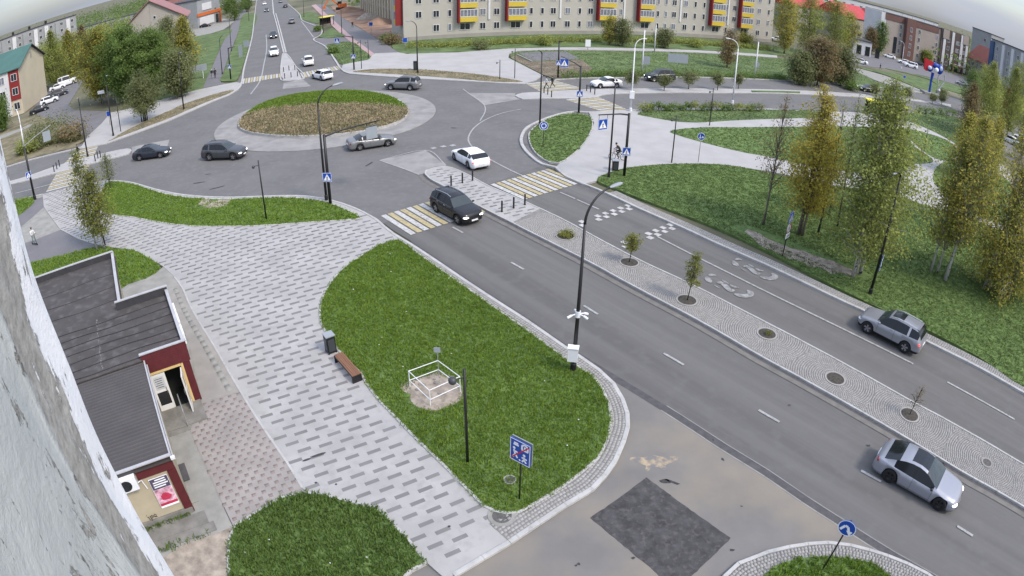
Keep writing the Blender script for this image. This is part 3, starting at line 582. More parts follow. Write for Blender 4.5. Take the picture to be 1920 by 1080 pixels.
for d in (PA*.31, -PA*.31, PB*.16, -PB*.16):                # keep whole blocks only
    ok &= inside(cen+d, PLAZA)
    for key in ('big','crescent','front'): ok &= ~inside(cen+d, LAWNS[key][0])
strip_out = gpts(PLAZA_px[14:33], .12)
def dist_poly(P, L_):
    P = np.atleast_2d(P); best = np.full(len(P), 1e9)
    for a, b in zip(L_[:-1], L_[1:]):
        t = np.clip(((P-a)@(b-a))/((b-a)@(b-a)+1e-9), 0, 1)[:,None]; best = np.minimum(best, np.linalg.norm(P-(a+(b-a)*t), axis=1))
    return best
STRIP = catmull(strip_out, .3)
ok &= dist_poly(cen, STRIP) > 1.25
cen = cen[ok]; dcam = np.hypot(np.linalg.norm(cen, axis=1), CAMH); order = np.argsort(dcam); cen = cen[order]
vis = np.array([abs(math.degrees(math.atan2(c[0], c[1]))) < 48 for c in cen]); cen = cen[vis]
near, far = cen[:300], cen[300:]
pv = MB().add([(-.30,-.1,-.03),(.30,-.1,-.03),(.30,.1,-.03),(-.30,.1,-.03),(-.292,-.092,.0045),(.292,-.092,.0045),(.292,.092,.0045),(-.292,.092,.0045)], [(4,5,6,7),(0,1,5,4),(1,2,6,5),(2,3,7,6),(3,0,4,7)])
me = bpy.data.meshes.new('paver'); me.from_pydata(pv.v, [], pv.f); me.materials.append(M['pave_dark']); me.update()
for c in near:
    o = put('paver', me, PLZ); o.location = (c[0], c[1], .12); o.rotation_euler = (0, 0, R(32.5))
V, F = block_arrays(far, PA, PB, .30, .10, .09, .1245); stuff(npmesh('paver_field', V, F, M['pave_dark'], PLZ))
# one broken, dark-stained run of pavers
# dark pavers on the refuge of the main road
REF = np.array(cl[:12].tolist()+cr_[:16][::-1].tolist())
medpoly = np.vstack([cl, cr_[::-1]])
cm = np.array([anchor+e1*i+e2*j for i in range(-90,60) for j in range(-110,60)])
sq = cm@RD; okm = inside(cm, np.vstack([offset(cl,.45), offset(cr_,-.45)[::-1]])) & (sq < -31.2)
slab('refuge_paving', [q for q in cl if q@RD < -31]+[q for q in cr_[::-1] if q@RD < -31], .118, M['pave_light'], .05)
V, F = block_arrays(cm[okm], PA, PB, .30, .10, .1, .1225); stuff(npmesh('paver_field', V, F, M['pave_dark'], PLZ))
# pink paving: darker small squares
g1, g2 = PA*.43, PA*.215+PB*.30
cp_ = np.array([PINK.mean(0)+g1*i+g2*j for i in range(-40,40) for j in range(-40,40)]); cp_ = cp_[inside(cp_, PINK)]
V, F = block_arrays(cp_, PA, PB, .10, .10, .1, .1285); stuff(npmesh('paver_field', V, F, M['pave_red'], PNK))
# grey border pavers beside the kiosk
eg = catmull(gpts([(342,540),(358,576),(401,648),(443,721)], .12), .62); T_ = np.gradient(eg, axis=0); T_ /= np.linalg.norm(T_,axis=1)[:,None]; Nn = np.stack([-T_[:,1],T_[:,0]],1)
ce = eg - Nn*.45 if (G(380,650)-eg[3])@(-Nn[3]) > 0 else eg + Nn*.45
V, F = block_arrays(ce, T_, Nn, .27, .16, .09, .123); stuff(npmesh('paver_field', V, F, M['concrete'], PLZ))

# granite setts: strip between kerb and big lawn
def sett_strip(line_, side, rows, z0, z1, pitch=.145, first=.19, avoid=None, name='sett_strip', keep=None):
    cs, As, Bs = [], [], []
    for r_ in range(rows):
        Lr = offset(line_, side*(first+r_*pitch)); seg = np.linalg.norm(np.diff(Lr,axis=0),axis=1); tot = seg.sum(); cum = np.concatenate([[0],np.cumsum(seg)])
        s = np.arange(.07+(r_%2)*.03, tot, pitch)+rng.normal(0,.008,len(np.arange(.07+(r_%2)*.03, tot, pitch)))
        x, y = np.interp(s, cum, Lr[:,0]), np.interp(s, cum, Lr[:,1]); x2, y2 = np.interp(s+.02, cum, Lr[:,0]), np.interp(s+.02, cum, Lr[:,1])
        t = np.stack([x2-x,y2-y],1); nn = np.linalg.norm(t,axis=1); okk = nn > 1e-5; t = t[okk]/nn[okk][:,None]
        cs.append(np.stack([x,y],1)[okk]); As.append(t); Bs.append(np.stack([-t[:,1],t[:,0]],1))
    cs, As, Bs = map(np.vstack, (cs,As,Bs))
    if avoid is not None: k = ~inside(cs, avoid); cs, As, Bs = cs[k], As[k], Bs[k]
    if keep is not None: k = keep(cs); cs, As, Bs = cs[k], As[k], Bs[k]
    V, F = block_arrays(cs, As, Bs, pitch*.43+rng.normal(0,.004,len(cs)), pitch*.43+rng.normal(0,.004,len(cs)), z0, z1, .012, .004)
    return stuff(npmesh(name, V, F, M['sett']))
BIGP = LAWNS['big'][0]
insd = 1 if inside(np.array([offset(STRIP, .5)[len(STRIP)//2]]), PLAZA)[0] else -1
A_, B_ = offset(STRIP, insd*.1), offset(STRIP, insd*1.1)
struct(MB().add([(*q,.126) for q in A_]+[(*q,.126) for q in B_], [((i+1, i, len(A_)+i, len(A_)+i+1) if insd > 0 else (i,i+1,len(A_)+i+1,len(A_)+i)) for i in range(len(A_)-1)]).build('sett_bed', M['sett_gap']))
sett_strip(STRIP, insd, 6, .1, .142, pitch=.16, avoid=offset(BIGP, 0))
# strip behind the far kerb
FK = catmull(np.array(extend(gpts([(1139,362),(1194,388),(1278,425),(1361,463),(1444,499),(1503,527),(1587,567),(1614,579),(1739,640),(1837,689),(1920,736)], .12), RD, 12)), .5)
A_, B_ = offset(FK, .05), offset(FK, 1.0); n_ = len(FK)
struct(MB().add([(*q,.105) for q in A_]+[(*q,.105) for q in B_], [(i,i+1,n_+i+1,n_+i) for i in range(n_-1)]).build('sett_bed', M['sett_gap']))
sett_strip(FK, 1, 5, .09, .135, pitch=.17, avoid=LAWNS['right'][0])
# corner bed, bottom right
CK = catmull(gpts([(1357,1082),(1385,1056),(1440,1034.5),(1480,1025),(1515,1019.5),(1552,1017),(1595,1022),(1630,1031),(1665,1042),(1740,1076),(1790,1120)], .12), .3)
slab('sett_bed', CK.tolist()+[tuple(RS(4,13)), tuple(RS(-2,8))], .105, M['sett_gap'])
sett_strip(CK, -1, 7, .09, .14, pitch=.15, avoid=LAWNS['corner'][0])
# little setts at the mouth of the plaza
# fan-laid setts of the long median, ringed round the planting pits
PITS = [G(u, v, .12) for u, v in ((1060,443),(1180,492),(1288,563),(1438,626),(1566,710),(1705,778),(1851,867))]
PITR = [.62,.60,.60,.56,.56,.56,.30]
HC = PITS + [RS(6.6,28.0), RS(10.5,28.0), RS(-31.0,28.2)]; HR = PITR+[.3,.3,.1]
HCn = np.array(HC); cs, As, Bs = [], [], []
medin = np.vstack([offset(cl,.12), offset(cr_,-.12)[::-1]])
for ci, c in enumerate(HC):
    r_ = HR[ci]+.12
    while r_ < 3.6:
        m_ = int(2*math.pi*r_/.125); an = np.arange(m_)*2*math.pi/m_+random.random()
        t = np.stack([-np.sin(an), np.cos(an)],1); P = np.asarray(c)+r_*np.stack([np.cos(an), np.sin(an)],1)
        d = np.linalg.norm(P[:,None]-HCn[None],axis=2)
        k = (d.argmin(1) == ci) & inside(P, medin) & (P@RD > -31) & (P@RD < 12)
        cs.append(P[k]); As.append(t[k]); Bs.append(-np.stack([np.cos(an), np.sin(an)],1)[k]); r_ += .128
cs, As, Bs = map(np.vstack, (cs,As,Bs))
V, F = block_arrays(cs, As, Bs, .052+rng.normal(0,.003,len(cs)), .050+rng.normal(0,.003,len(cs)), .09, .132, .010, .004)
SETM = stuff(npmesh('median_setts', V, F, M['sett']), 'pale granite setts laid in rings along the long median'); SETM['category'] = 'setts'
# planting pits and manholes
def ring(mb, r0, r1, z0, z1, c=(0,0), n=24, mi=0):
    v = []
    for r_, z in ((r0,z0),(r1,z0),(r1,z1),(r0,z1)):
        v += [(c[0]+r_*math.cos(2*math.pi*j/n), c[1]+r_*math.sin(2*math.pi*j/n), z) for j in range(n)]
    f = []
    for a, b in ((0,1),(1,2),(2,3),(3,0)): f += [(a*n+j, a*n+(j+1)%n, b*n+(j+1)%n, b*n+j) for j in range(n)]
    return mb.add(v, [q[::-1] for q in f] if False else f, mi)
M['mulch'] = mat('mulch', (.055,.050,.042), .95, .4, 9, .8, 20)
M['iron'] = mat('iron', (.085,.082,.078), .8, .25, 8, .3, 40)
pit_lab = ['round planting pit filled by a low green bush near the bollards','round planting pit under the small leafy tree in the median','round planting pit under the tall thin tree in the median','round planting pit with a tuft of grass opposite the silver SUV','empty round planting pit in the median between two others','round planting pit under the bare brown sapling']
for i in range(6):
    t = thing('planting_pit', pit_lab[i], 'planting pit', (*PITS[i], .105), group='round planting pits along the median')
    mb = MB(); ring(mb, PITR[i]-.05, PITR[i]+.05, 0, .05); mb.build('rim', M['sett'], t)
    MB().lathe([(PITR[i]-.05,.0),(PITR[i]-.06,.032),(.2,.05)], n=20).build('soil', M['mulch'], t)
def manhole(u, v, r_, label, z=.14, ringw=.16):
    t = thing('manhole_cover', label, 'manhole cover', (*G(u,v,z), z-.02))
    mb = MB(); ring(mb, r_, r_+ringw, 0, .022); mb.build('frame', M['concrete'], t)
    mb = MB().lathe([(r_,0),(r_,.02),(r_*.72,.02),(r_*.70,.012),(r_*.45,.012),(r_*.43,.02),(.02,.02)], n=28); mb.build('lid', M['iron'], t, smooth=False)
manhole(941,967,.36,'round iron manhole cover at the tip of the big lawn', .145); manhole(1851,867,.28,'round iron manhole cover set in the median paving', .15, .1)
manhole(956,899,.2,'small pale manhole lid in the lawn behind the residential-zone sign', .19, .05)
# ================================================================== THE HOUSE WALL THE CAMERA HANGS ON
def facade_mat():
    m = bpy.data.materials.new('peeling_paint'); m.use_nodes = True; n = m.node_tree; b = n.nodes['Principled BSDF']; lk = n.links.new
    tcn = n.nodes.new('ShaderNodeTexCoord'); sep = n.nodes.new('ShaderNodeSeparateXYZ'); lk(tcn.outputs['Object'], sep.inputs[0])
    def noise(s, d=6, rough=.6, vec=None, scl=None):
        t = n.nodes.new('ShaderNodeTexNoise'); t.inputs['Scale'].default_value = s; t.inputs['Detail'].default_value = d; t.inputs['Roughness'].default_value = rough
        if scl:
            mpn = n.nodes.new('ShaderNodeMapping'); mpn.inputs['Scale'].default_value = scl; lk(tcn.outputs['Object'], mpn.inputs[0]); lk(mpn.outputs[0], t.inputs[0])
        else: lk(tcn.outputs['Object'], t.inputs[0])
        return t.outputs[0]
    def ramp(src, stops):
        r_ = n.nodes.new('ShaderNodeValToRGB'); cr = r_.color_ramp
        while len(cr.elements) < len(stops): cr.elements.new(.5)
        for i, (p_, c) in enumerate(stops): cr.elements[i].position = p_; cr.elements[i].color = (*c, 1) if hasattr(c,'__len__') else (c,c,c,1)
        lk(src, r_.inputs[0]); return r_.outputs[0]
    def math_(op, a, b_=None):
        q = n.nodes.new('ShaderNodeMath'); q.operation = op
        for i, x in enumerate((a, b_)):
            if x is None: continue
            if isinstance(x, (int,float)): q.inputs[i].default_value = x
            else: lk(x, q.inputs[i])
        return q.outputs[0]
    def mix(f, a, b_):
        q = n.nodes.new('ShaderNodeMix'); q.data_type = 'RGBA'; lk(f, q.inputs[0])
        for s_, x in ((6,a),(7,b_)):
            if hasattr(x,'__len__'): q.inputs[s_].default_value = (*x,1)
            else: lk(x, q.inputs[s_])
        return q.outputs[2]
    wcoord = sep.outputs[0]                                            # metres back from the corner
    band = ramp(wcoord, [(.0,.0),(.16,.15),(.27,.85),(.40,1.0),(.465,.8),(.48,.12),(.9,.0)])     # where the old paint has let go
    pe = math_('ADD', math_('MULTIPLY', band, .26), math_('MULTIPLY', noise(4.2, 9, .72, scl=(2.6,1,.9)), 1.0))
    peel = ramp(pe, [(.60,0.0),(.615,1.0)])
    paint = ramp(noise(2.2, 5, .6, scl=(1,1,.4)), [(.3,(.80,.805,.83)),(.7,(.88,.88,.90))])
    grey = ramp(noise(3,5), [(.3,(.42,.44,.43)),(.7,(.54,.555,.54))])
    paint2 = mix(ramp(wcoord, [(.455,0.0),(.475,1.0)]), paint, grey)
    plaster = ramp(noise(16,8,.75), [(.30,(.16,.15,.135)),(.5,(.34,.325,.30)),(.7,(.50,.485,.455))])
    c = mix(peel, paint2, plaster)
    crack = ramp(math_('ABSOLUTE', math_('SUBTRACT', noise(3.5,9,.75, scl=(2.2,1,.35)), .5)), [(.0,1.0),(.006,0.0)])
    crack = math_('MULTIPLY', crack, ramp(noise(1.3,2), [(.5,0.0),(.6,1.0)]))
    c = mix(crack, c, (.06,.055,.05)); lk(c, b.inputs['Base Color']); b.inputs['Roughness'].default_value = .75
    bp = n.nodes.new('ShaderNodeBump'); bp.inputs['Strength'].default_value = 1.0; bp.inputs['Distance'].default_value = .012
    hsum = math_('ADD', math_('MULTIPLY', peel, -1.0), math_('MULTIPLY', noise(26,6,.7), .5)); lk(hsum, bp.inputs['Height']); lk(bp.outputs[0], b.inputs['Normal'])
    return m
M['facade'] = facade_mat()
hw = thing('house_wall', 'peeling pale blue-white corner of the house wall at the left edge', 'wall', (-1.183, 1.077, 0), math.atan2(-1.077,.683))
# local x runs back along the face from the corner, local -y is into the wall
nx, nz = 66, 260; xs = np.concatenate([np.linspace(-.03,.55,50), np.linspace(.60,2.2,16)]); zs = np.linspace(12.0, 19.6, nz)
X_, Z_ = np.meshgrid(xs, zs); rel = np.zeros_like(X_)
for k in range(40):
    a, bq, ph, am = rng.normal(0,14), rng.normal(0,6), rng.random()*6.28, rng.random()
    rel += am*np.sin(a*X_+bq*Z_+ph)
rel *= .0015; rel -= .028*np.clip((0.02-X_)/.05,0,1)**2              # rounded arris
rel += .018*np.exp(-((X_-.465)/.012)**2)+ .03*(X_ > .47)                # raised seam where the next coat begins
V = np.stack([X_, rel, Z_], 2).reshape(-1,3); i0 = (np.arange(nz-1)[:,None]*nx+np.arange(nx-1)[None]).ravel()
F = np.stack([i0, i0+nx, i0+nx+1, i0+1],1); wo = npmesh('plaster_face', V, F, M['facade'], hw, smooth=True)
MB().box((1.085,-.16,6.0),(2.23,.26,12.0)).box((1.085,-.19,15.8),(2.23,.26,7.6)).build('masonry', M['concrete'], hw)

# ================================================================== SHOP KIOSK
M['maroon'] = mat('maroon', (.082,.015,.018), .5, .12, 3)
M['beige_wall'] = mat('beige_wall', (.36,.315,.225), .85, .08, 1.2, .2, 30)
M['roof_tar'] = mat('roof_tar', (.056,.051,.049), .85, .18, .7, .4, 20, dirt=((.105,.10,.10), 2, .5, .8))
M['roof_metal'] = mat('roof_metal', (.058,.053,.051), .6, .12, .9, dirt=((.055,.052,.054), 3, .5, .75))
M['trim'] = mat('trim', (.34,.34,.35), .5, .1, 2)
M['door_white'] = mat('door_white', (.58,.58,.57), .5, .05, 2)
M['yellow_trim'] = mat('yellow_trim', (.52,.38,.17), .6)
M['paper'] = mat('paper', (.42,.44,.46), .7, .08, 8)
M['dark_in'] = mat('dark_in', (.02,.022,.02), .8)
kz = thing('kiosk', 'long low shop with dark roofs, maroon siding and an open white door', 'shop', (-12.14, 14.06, 0), math.atan2(.596,.803))
H1, H2, H3 = 3.02, 3.12, 3.05
def wallbox(name, x0, x1, y0, y1, z0, z1, m, par=None): return MB().box(((x0+x1)/2,(y0+y1)/2,(z0+z1)/2),(x1-x0,y1-y0,z1-z0)).build(name, M[m] if isinstance(m,str) else m, par or kz)
w1 = wallbox('wall', -7,-.02,.05,6.75,.0,H1-.06,'beige_wall')
# middle block: shell with a doorway in its south face
wm = MB().box((-3.6,9.6,1.5),(6.8,5.3,3.0)).box((.99,12.05,1.5),(2.1,.2,3.0)).box((1.99,9.55,1.5),(.14,4.9,3.0)).box((1.0,9.5,2.97),(2.1,5.3,.1)).build('wall', M['beige_wall'], kz)
wallbox('wall', -7,-.62,12.25,19.4,0,H3-.06,'beige_wall')
MB().box((.95,8.2,1.3),(1.9,.06,2.6)).box((.03,7.6,1.3),(.04,1.3,2.6)).box((.95,7.5,.12),(1.9,1.4,.04)).build('interior', M['dark_in'], kz)
MB().box((-3.5,.0,.14),(6.98,.16,.46)).build('plinth', M['concrete_dark'], kz)
# siding: fascia boards as separate courses
def siding(name, x0, x1, yf, z0, z1, pitch=.11, th=.05):
    mb = MB(); k = max(1, int(round((z1-z0)/pitch))); h = (z1-z0)/k
    for i in range(k):
        zc = z0+(i+.5)*h; d = th
        mb.add([(x0,yf-d,zc-h*.44),(x1,yf-d,zc-h*.44),(x1,yf-d*.72,zc+h*.46),(x0,yf-d*.72,zc+h*.46),(x0,yf,zc-h*.5),(x1,yf,zc-h*.5),(x1,yf,zc+h*.5),(x0,yf,zc+h*.5)],
               [(0,1,2,3),(4,0,3,7),(1,5,6,2),(3,2,6,7),(4,5,1,0)])
    return mb.build(name, M['maroon'], kz)
siding('fascia', -1.58, .02, .05, 2.50, 3.2); siding('fascia', -7, -2.42, .05, 2.5, 3.2)
siding('fascia', -.08, 2.2, 6.80, 2.38, 3.42)
wallbox('corner_column', -.34,.03,-.03,.06,.0,2.5,'maroon'); wallbox('corner_column', 1.78,2.14,6.72,6.86,.0,2.38,'maroon')
for (a,b,c,d_) in ((-.08,-.02,0,2.3),): wallbox('door_frame', a,b,6.72,6.86,c,d_,'yellow_trim')
wallbox('door_frame', -.02,1.72,6.73,6.85,2.26,2.37,'yellow_trim'); wallbox('door_frame', 1.66,1.78,6.71,6.85,.0,2.37,'yellow_trim')
def leaf(name, loc, rz, wd=.78, ht=2.05, notice=True):
    d = MB(); s = .10
    d.box((s/2,0,ht/2),(s,.06,ht)).box((wd-s/2,0,ht/2),(s,.06,ht)).box((wd/2,0,ht-s/2),(wd-2*s,.06,s)).box((wd/2,0,.16),(wd-2*s,.06,.32)).box((wd/2,0,1.12),(wd-2*s,.06,.10))
    o = d.build(name, M['door_white'], kz); o.location = loc; o.rotation_euler = (0,0,rz)
    MB().box((wd/2,0,.70),(wd-2*s,.03,.76)).build('pane', M['glass_dark'], o)
    MB().box((wd/2,0,1.56),(wd-2*s,.03,.79)).build('pane', M['door_white'] if notice else M['glass_dark'], o)
    if notice:
        mb = MB().box((wd/2,-.022,1.56),(.52,.008,.70)); mb.build('notice', M['paper'], o)
        mb = MB()
        for i in range(5): mb.box((wd/2-.02*(i%2),-.0275,1.80-i*.115),(.40-.05*(i%3),.004,.028))
        mb.build('notice_print', M['sign_black'], o)
    MB().tube([(wd-.14,-.05,.95),(wd-.14,-.09,1.0),(wd-.14,-.09,1.25),(wd-.14,-.05,1.3)], .016, 6).build('handle', M['chrome'], o)
    return o
leaf('door', (.0,6.78,.15), 0); leaf('door', (1.62,6.72,.15), R(-98), notice=False)
# roofs
mb = MB(); n = 30
mb.box((-3.55,3.35,H1),(7.1,6.95,.06)); R1 = mb.build('roof', M['roof_metal'], kz)
mb = MB()
for i in range(31): mb.add([(-7.1,.0+i*.222,H1+.03),(.0,.0+i*.222,H1+.03),(.0,.0+i*.222+.05,H1+.055),(-7.1,i*.222+.05,H1+.055),(.0,i*.222+.10,H1+.03),(-7.1,i*.222+.10,H1+.03)], [(0,1,2,3),(3,2,4,5)])
mb.build('roof_rib', M['roof_metal'], R1)
R2 = MB().box((-2.45,9.52,H2),(9.1,5.5,.06)).build('roof', M['roof_tar'], kz)
mb = MB()
for i, y in enumerate(np.arange(7.05, 12.1, .74)):
    pts = [(-7+t*9.0, y+.05*math.sin(t*9+i)+.02*math.sin(t*23+2*i), H2+.042) for t in np.linspace(0,1,22)]; mb.tube(pts, .028, 5)
mb.build('roof_seam', M['sign_black'], R2)
M['lime'] = mat('lime', (.17,.165,.165), .9, .3, 9)
mb = MB()
for k in range(34): mb.box((-2.1+.03*math.sin(k), 7.0+k*.15+random.uniform(-.05,.05), H2+.034),(random.uniform(.02,.07),random.uniform(.02,.12),.008), random.random())
stuff(mb.build('roof_stain', M['lime'], R2))
R3 = MB().box((-3.7,15.9,H3),(6.5,7.3,.06)).build('roof', M['roof_tar'], kz)
mb = MB()
for i, y in enumerate((13.6, 15.2, 17.0)): mb.tube([(-7+t*6.2, y+.1*math.sin(t*7+i), H3+.036) for t in np.linspace(0,1,12)], .022, 5)
mb.build('roof_seam', M['sign_black'], R3)
# parapets and metal cappings
M['parapet_in'] = mat('parapet_in', (.040,.040,.044), .8, .15, 3)
MB().box((.68,12.24,3.32),(3.0,.10,.56)).build('parapet', M['parapet_in'], kz); MB().box((.68,12.24,3.625),(3.06,.17,.05)).build('parapet_cap', M['trim'], kz)
MB().box((2.10,9.55,3.24),(.09,5.4,.34)).build('parapet', M['parapet_in'], kz); MB().box((2.11,9.55,3.43),(.16,5.5,.05)).build('parapet_cap', M['trim'], kz)
MB().box((1.06,6.79,3.445),(2.36,.16,.05)).build('parapet_cap', M['trim'], kz)
MB().box((-.60,15.9,3.22),(.10,7.2,.34)).build('parapet', M['parapet_in'], kz); MB().box((-.60,15.9,3.415),(.18,7.3,.05)).build('parapet_cap', M['trim'], kz)
MB().box((-3.75,19.45,3.26),(6.3,.10,.42)).build('parapet', M['parapet_in'], kz); MB().box((-3.75,19.45,3.495),(6.4,.18,.05)).build('parapet_cap', M['trim'], kz)
MB().box((-3.5,-.06,3.225),(7.1,.14,.05)).build('eaves_trim', M['trim'], kz)
mb = MB().box((.03,3.35,3.08),(.07,6.9,.10)); mb.build('eaves_trim', M['trim'], kz)
MB().tube([(.10,-.05,2.98),(.10,3.3,2.96),(.10,6.6,2.94)], .045, 6).build('gutter_pipe', M['trim'], kz)
# steps, landing and handrail
mb = MB().box((.96,5.95,.09),(2.2,1.6,.18)).box((.96,5.0,.06),(2.0,.32,.12)); mb.build('step', M['concrete_dark'], kz)
mb = MB().tube([(1.04,5.1,.1),(1.04,5.15,.95),(1.04,5.6,1.0),(1.04,6.5,1.0),(1.04,6.55,.15)], .028, 7); mb.build('handrail', M['galv'], kz)
# east side lightboxes seen on edge, floodlight, graffiti
for y, hh in ((11.0,.5),(9.7,.7),(8.6,.55)): MB().box((2.24,y,2.7),(.14,.95,hh)).build('light_box', M['sign_white'], kz)
MB().box((.1,-.16,3.13),(.18,.10,.12)).build('floodlight', M['white_metal'], kz)
def pen(mb, pts, r_=.014): mb.tube([(x, -.096, z) for x, z in pts], r_, 5)
mb = MB(); cx, cz = -1.80, .30
pen(mb, [(cx-.16,cz+.02),(cx-.12,cz+.0),(cx-.10,cz-.16),(cx-.06,cz-.18)]); pen(mb, [(cx-.17,cz+.10),(cx-.15,cz+.11)]); pen(mb, [(cx-.04,cz+.02),(cx-.02,cz-.12),(cx-.03,cz-.26)]);
pen(mb, [(cx-.02,cz-.02),(cx+.05,cz+.05),(cx+.09,cz-.02),(cx+.05,cz-.10),(cx-.02,cz-.09)]); pen(mb, [(cx+.12,cz-.02),(cx+.19,cz+.06),(cx+.24,cz-.02),(cx+.19,cz-.10),(cx+.12,cz-.04),(cx+.25,cz-.12)])
for v_ in range(len(mb.v)): mb.v[v_] = (mb.v[v_][0], mb.v[v_][1]+.06, mb.v[v_][2]+.32)
mb.build('graffiti', M['sign_black'], kz)
# things fixed to or lying by the kiosk
def KL(x, y, z=0): return (-12.14+.803*x-.596*y, 14.06+.596*x+.803*y, z)
KR = math.atan2(.596,.803)
t = thing('air_conditioner', 'white air conditioner box on the kiosk front wall beside the maroon siding', 'air conditioner', KL(-1.98,-.20,2.30), KR)
MB().box((0,0,.42),(.74,.30,.62)).build('casing', M['white_metal'], t); mb = MB(); 
for r_ in (.05,.12,.19,.25): mb.tube([(-.12+r_*math.cos(a), -.156, .42+r_*math.sin(a)) for a in np.linspace(0,2*math.pi,19)], .008, 4, cap=False)
mb.build('fan_grille', M['sign_black'], t); MB().tube([(-.12,-.150,.42),(-.12,-.153,.42)], .25, 20).build('fan', M['glass_dark'], t)
MB().box((-.25,.05,.09),(.04,.42,.04)).box((.25,.05,.09),(.04,.42,.04)).build('bracket', M['galv'], t)
MB().tube([(.38,.0,.3),(.46,.05,.28),(.52,.17,.2),(.60,.19,-.3)], .022, 6).build('pipe', M['sign_white'], t)
t = thing('poster', 'purple and pink shop poster on the beige kiosk front', 'poster', KL(-.81,-.035,.82), KR)
M['poster_dark'] = mat('poster_dark', (.07,.06,.10), .5, .3, 12); M['poster_pink'] = mat('poster_pink', (.36,.13,.19), .5, .4, 6, col2=(.55,.35,.42)); M['poster_red'] = mat('poster_red', (.40,.03,.07), .5, .2, 9)
MB().box((0,.01,.78),(.80,.03,1.56)).build('panel', M['sign_white'], t); MB().box((0,-.008,1.27),(.77,.006,.55)).build('print', M['poster_dark'], t)
MB().box((0,-.008,.55),(.77,.006,.86)).build('print', M['poster_pink'], t)
mb = MB()
for i, (wd_, x_) in enumerate(((.44,.05),(.56,.0),(.62,.02),(.5,-.04))): mb.box((x_,-.0125,1.46-i*.115),(wd_,.004,.058))
mb.build('lettering', M['sign_white'], t)
mb = MB().prism([(-.2,0),(.1,-.05),(.25,.12),(.12,.3),(-.05,.36),(-.22,.22)], 0, .004)
mb.v = [(x, -.0125-z*.1, .40+y) for x, y, z in mb.v]; mb.build('print', M['poster_red'], t); MB().box((0,-.0125,.18),(.77,.003,.13)).build('print', M['poster_red'], t)
tag(MB().box(KL(.12,2.28,.13),(.34,1.05,.09), KR).build('hatch_cover', M['dark_kerb_strip']), 'dark square hatch cover on the concrete beside the kiosk', 'hatch')
tag(MB().box(KL(.16,.96,.12),(.34,1.18,.08), KR).build('concrete_slab', M['concrete']), 'pale concrete slab by the kiosk corner column', 'slab')
tag(MB().box(KL(-1.55,-.55,.11),(3.9,.7,.06), KR).box(KL(-1.2,-1.15,.10),(3.6,.5,.05), KR).build('concrete_apron', M['concrete_dark']), 'worn concrete apron slabs in front of the beige kiosk wall', 'apron')
# ================================================================== STREET FURNITURE
def face(rz): return rz
def plate(par, w_, h_, z, y=-.06, m='sign_blue', name='sign_panel', border=True, x=0, rz=0, tilt=0):
    """rectangular sign facing local -Y; returns the panel"""
    mb = MB().box((0,0,0),(w_,.03,h_)); o = mb.build(name, M[m], par); o.location = (x, y, z); o.rotation_euler = (tilt, 0, rz)
    if border:
        b = MB(); e = .025
        for zz in (h_/2-e/2-.01, -h_/2+e/2+.01): b.box((0,-.017,zz),(w_-.02,.006,e))
        for xx in (w_/2-e/2-.01, -w_/2+e/2+.01): b.box((xx,-.017,0),(e,.006,h_-.02-2*e))
        b.build('border', M['sign_white'], o)
    return o
def flat(pts, yy, th=.005):                 # polygon in the local XZ plane
    mb = MB().prism(pts, 0, th); mb.v = [(x, yy-z, y) for x, y, z in mb.v]; return mb
def cross_sign(par, s, z, y=-.06, x=0, rz=0):
    o = plate(par, s, s, z, y, x=x, rz=rz, border=True)
    k = s*.40
    flat([(-k,-k*.86),(k,-k*.86),(0,k*.92)], -.0165).build('triangle', M['sign_white'], o)
    f = MB(); 
    def st(a, b, wd): f.beam((a[0]*k,-.026,a[1]*k),(b[0]*k,-.026,b[1]*k), wd*k, .006, up=(0,-1,0))
    st((.02,.18),(-.04,-.28),.16); st((-.04,-.28),(-.24,-.74),.11); st((-.04,-.28),(.20,-.72),.11); st((.02,.12),(.24,-.12),.08); st((.0,.12),(-.24,-.08),.08)
    f.sphere((.04*k,-.026,.34*k), (.1*k,.004,.1*k), 8, 5); f.build('figure', M['sign_black'], o)
    return o
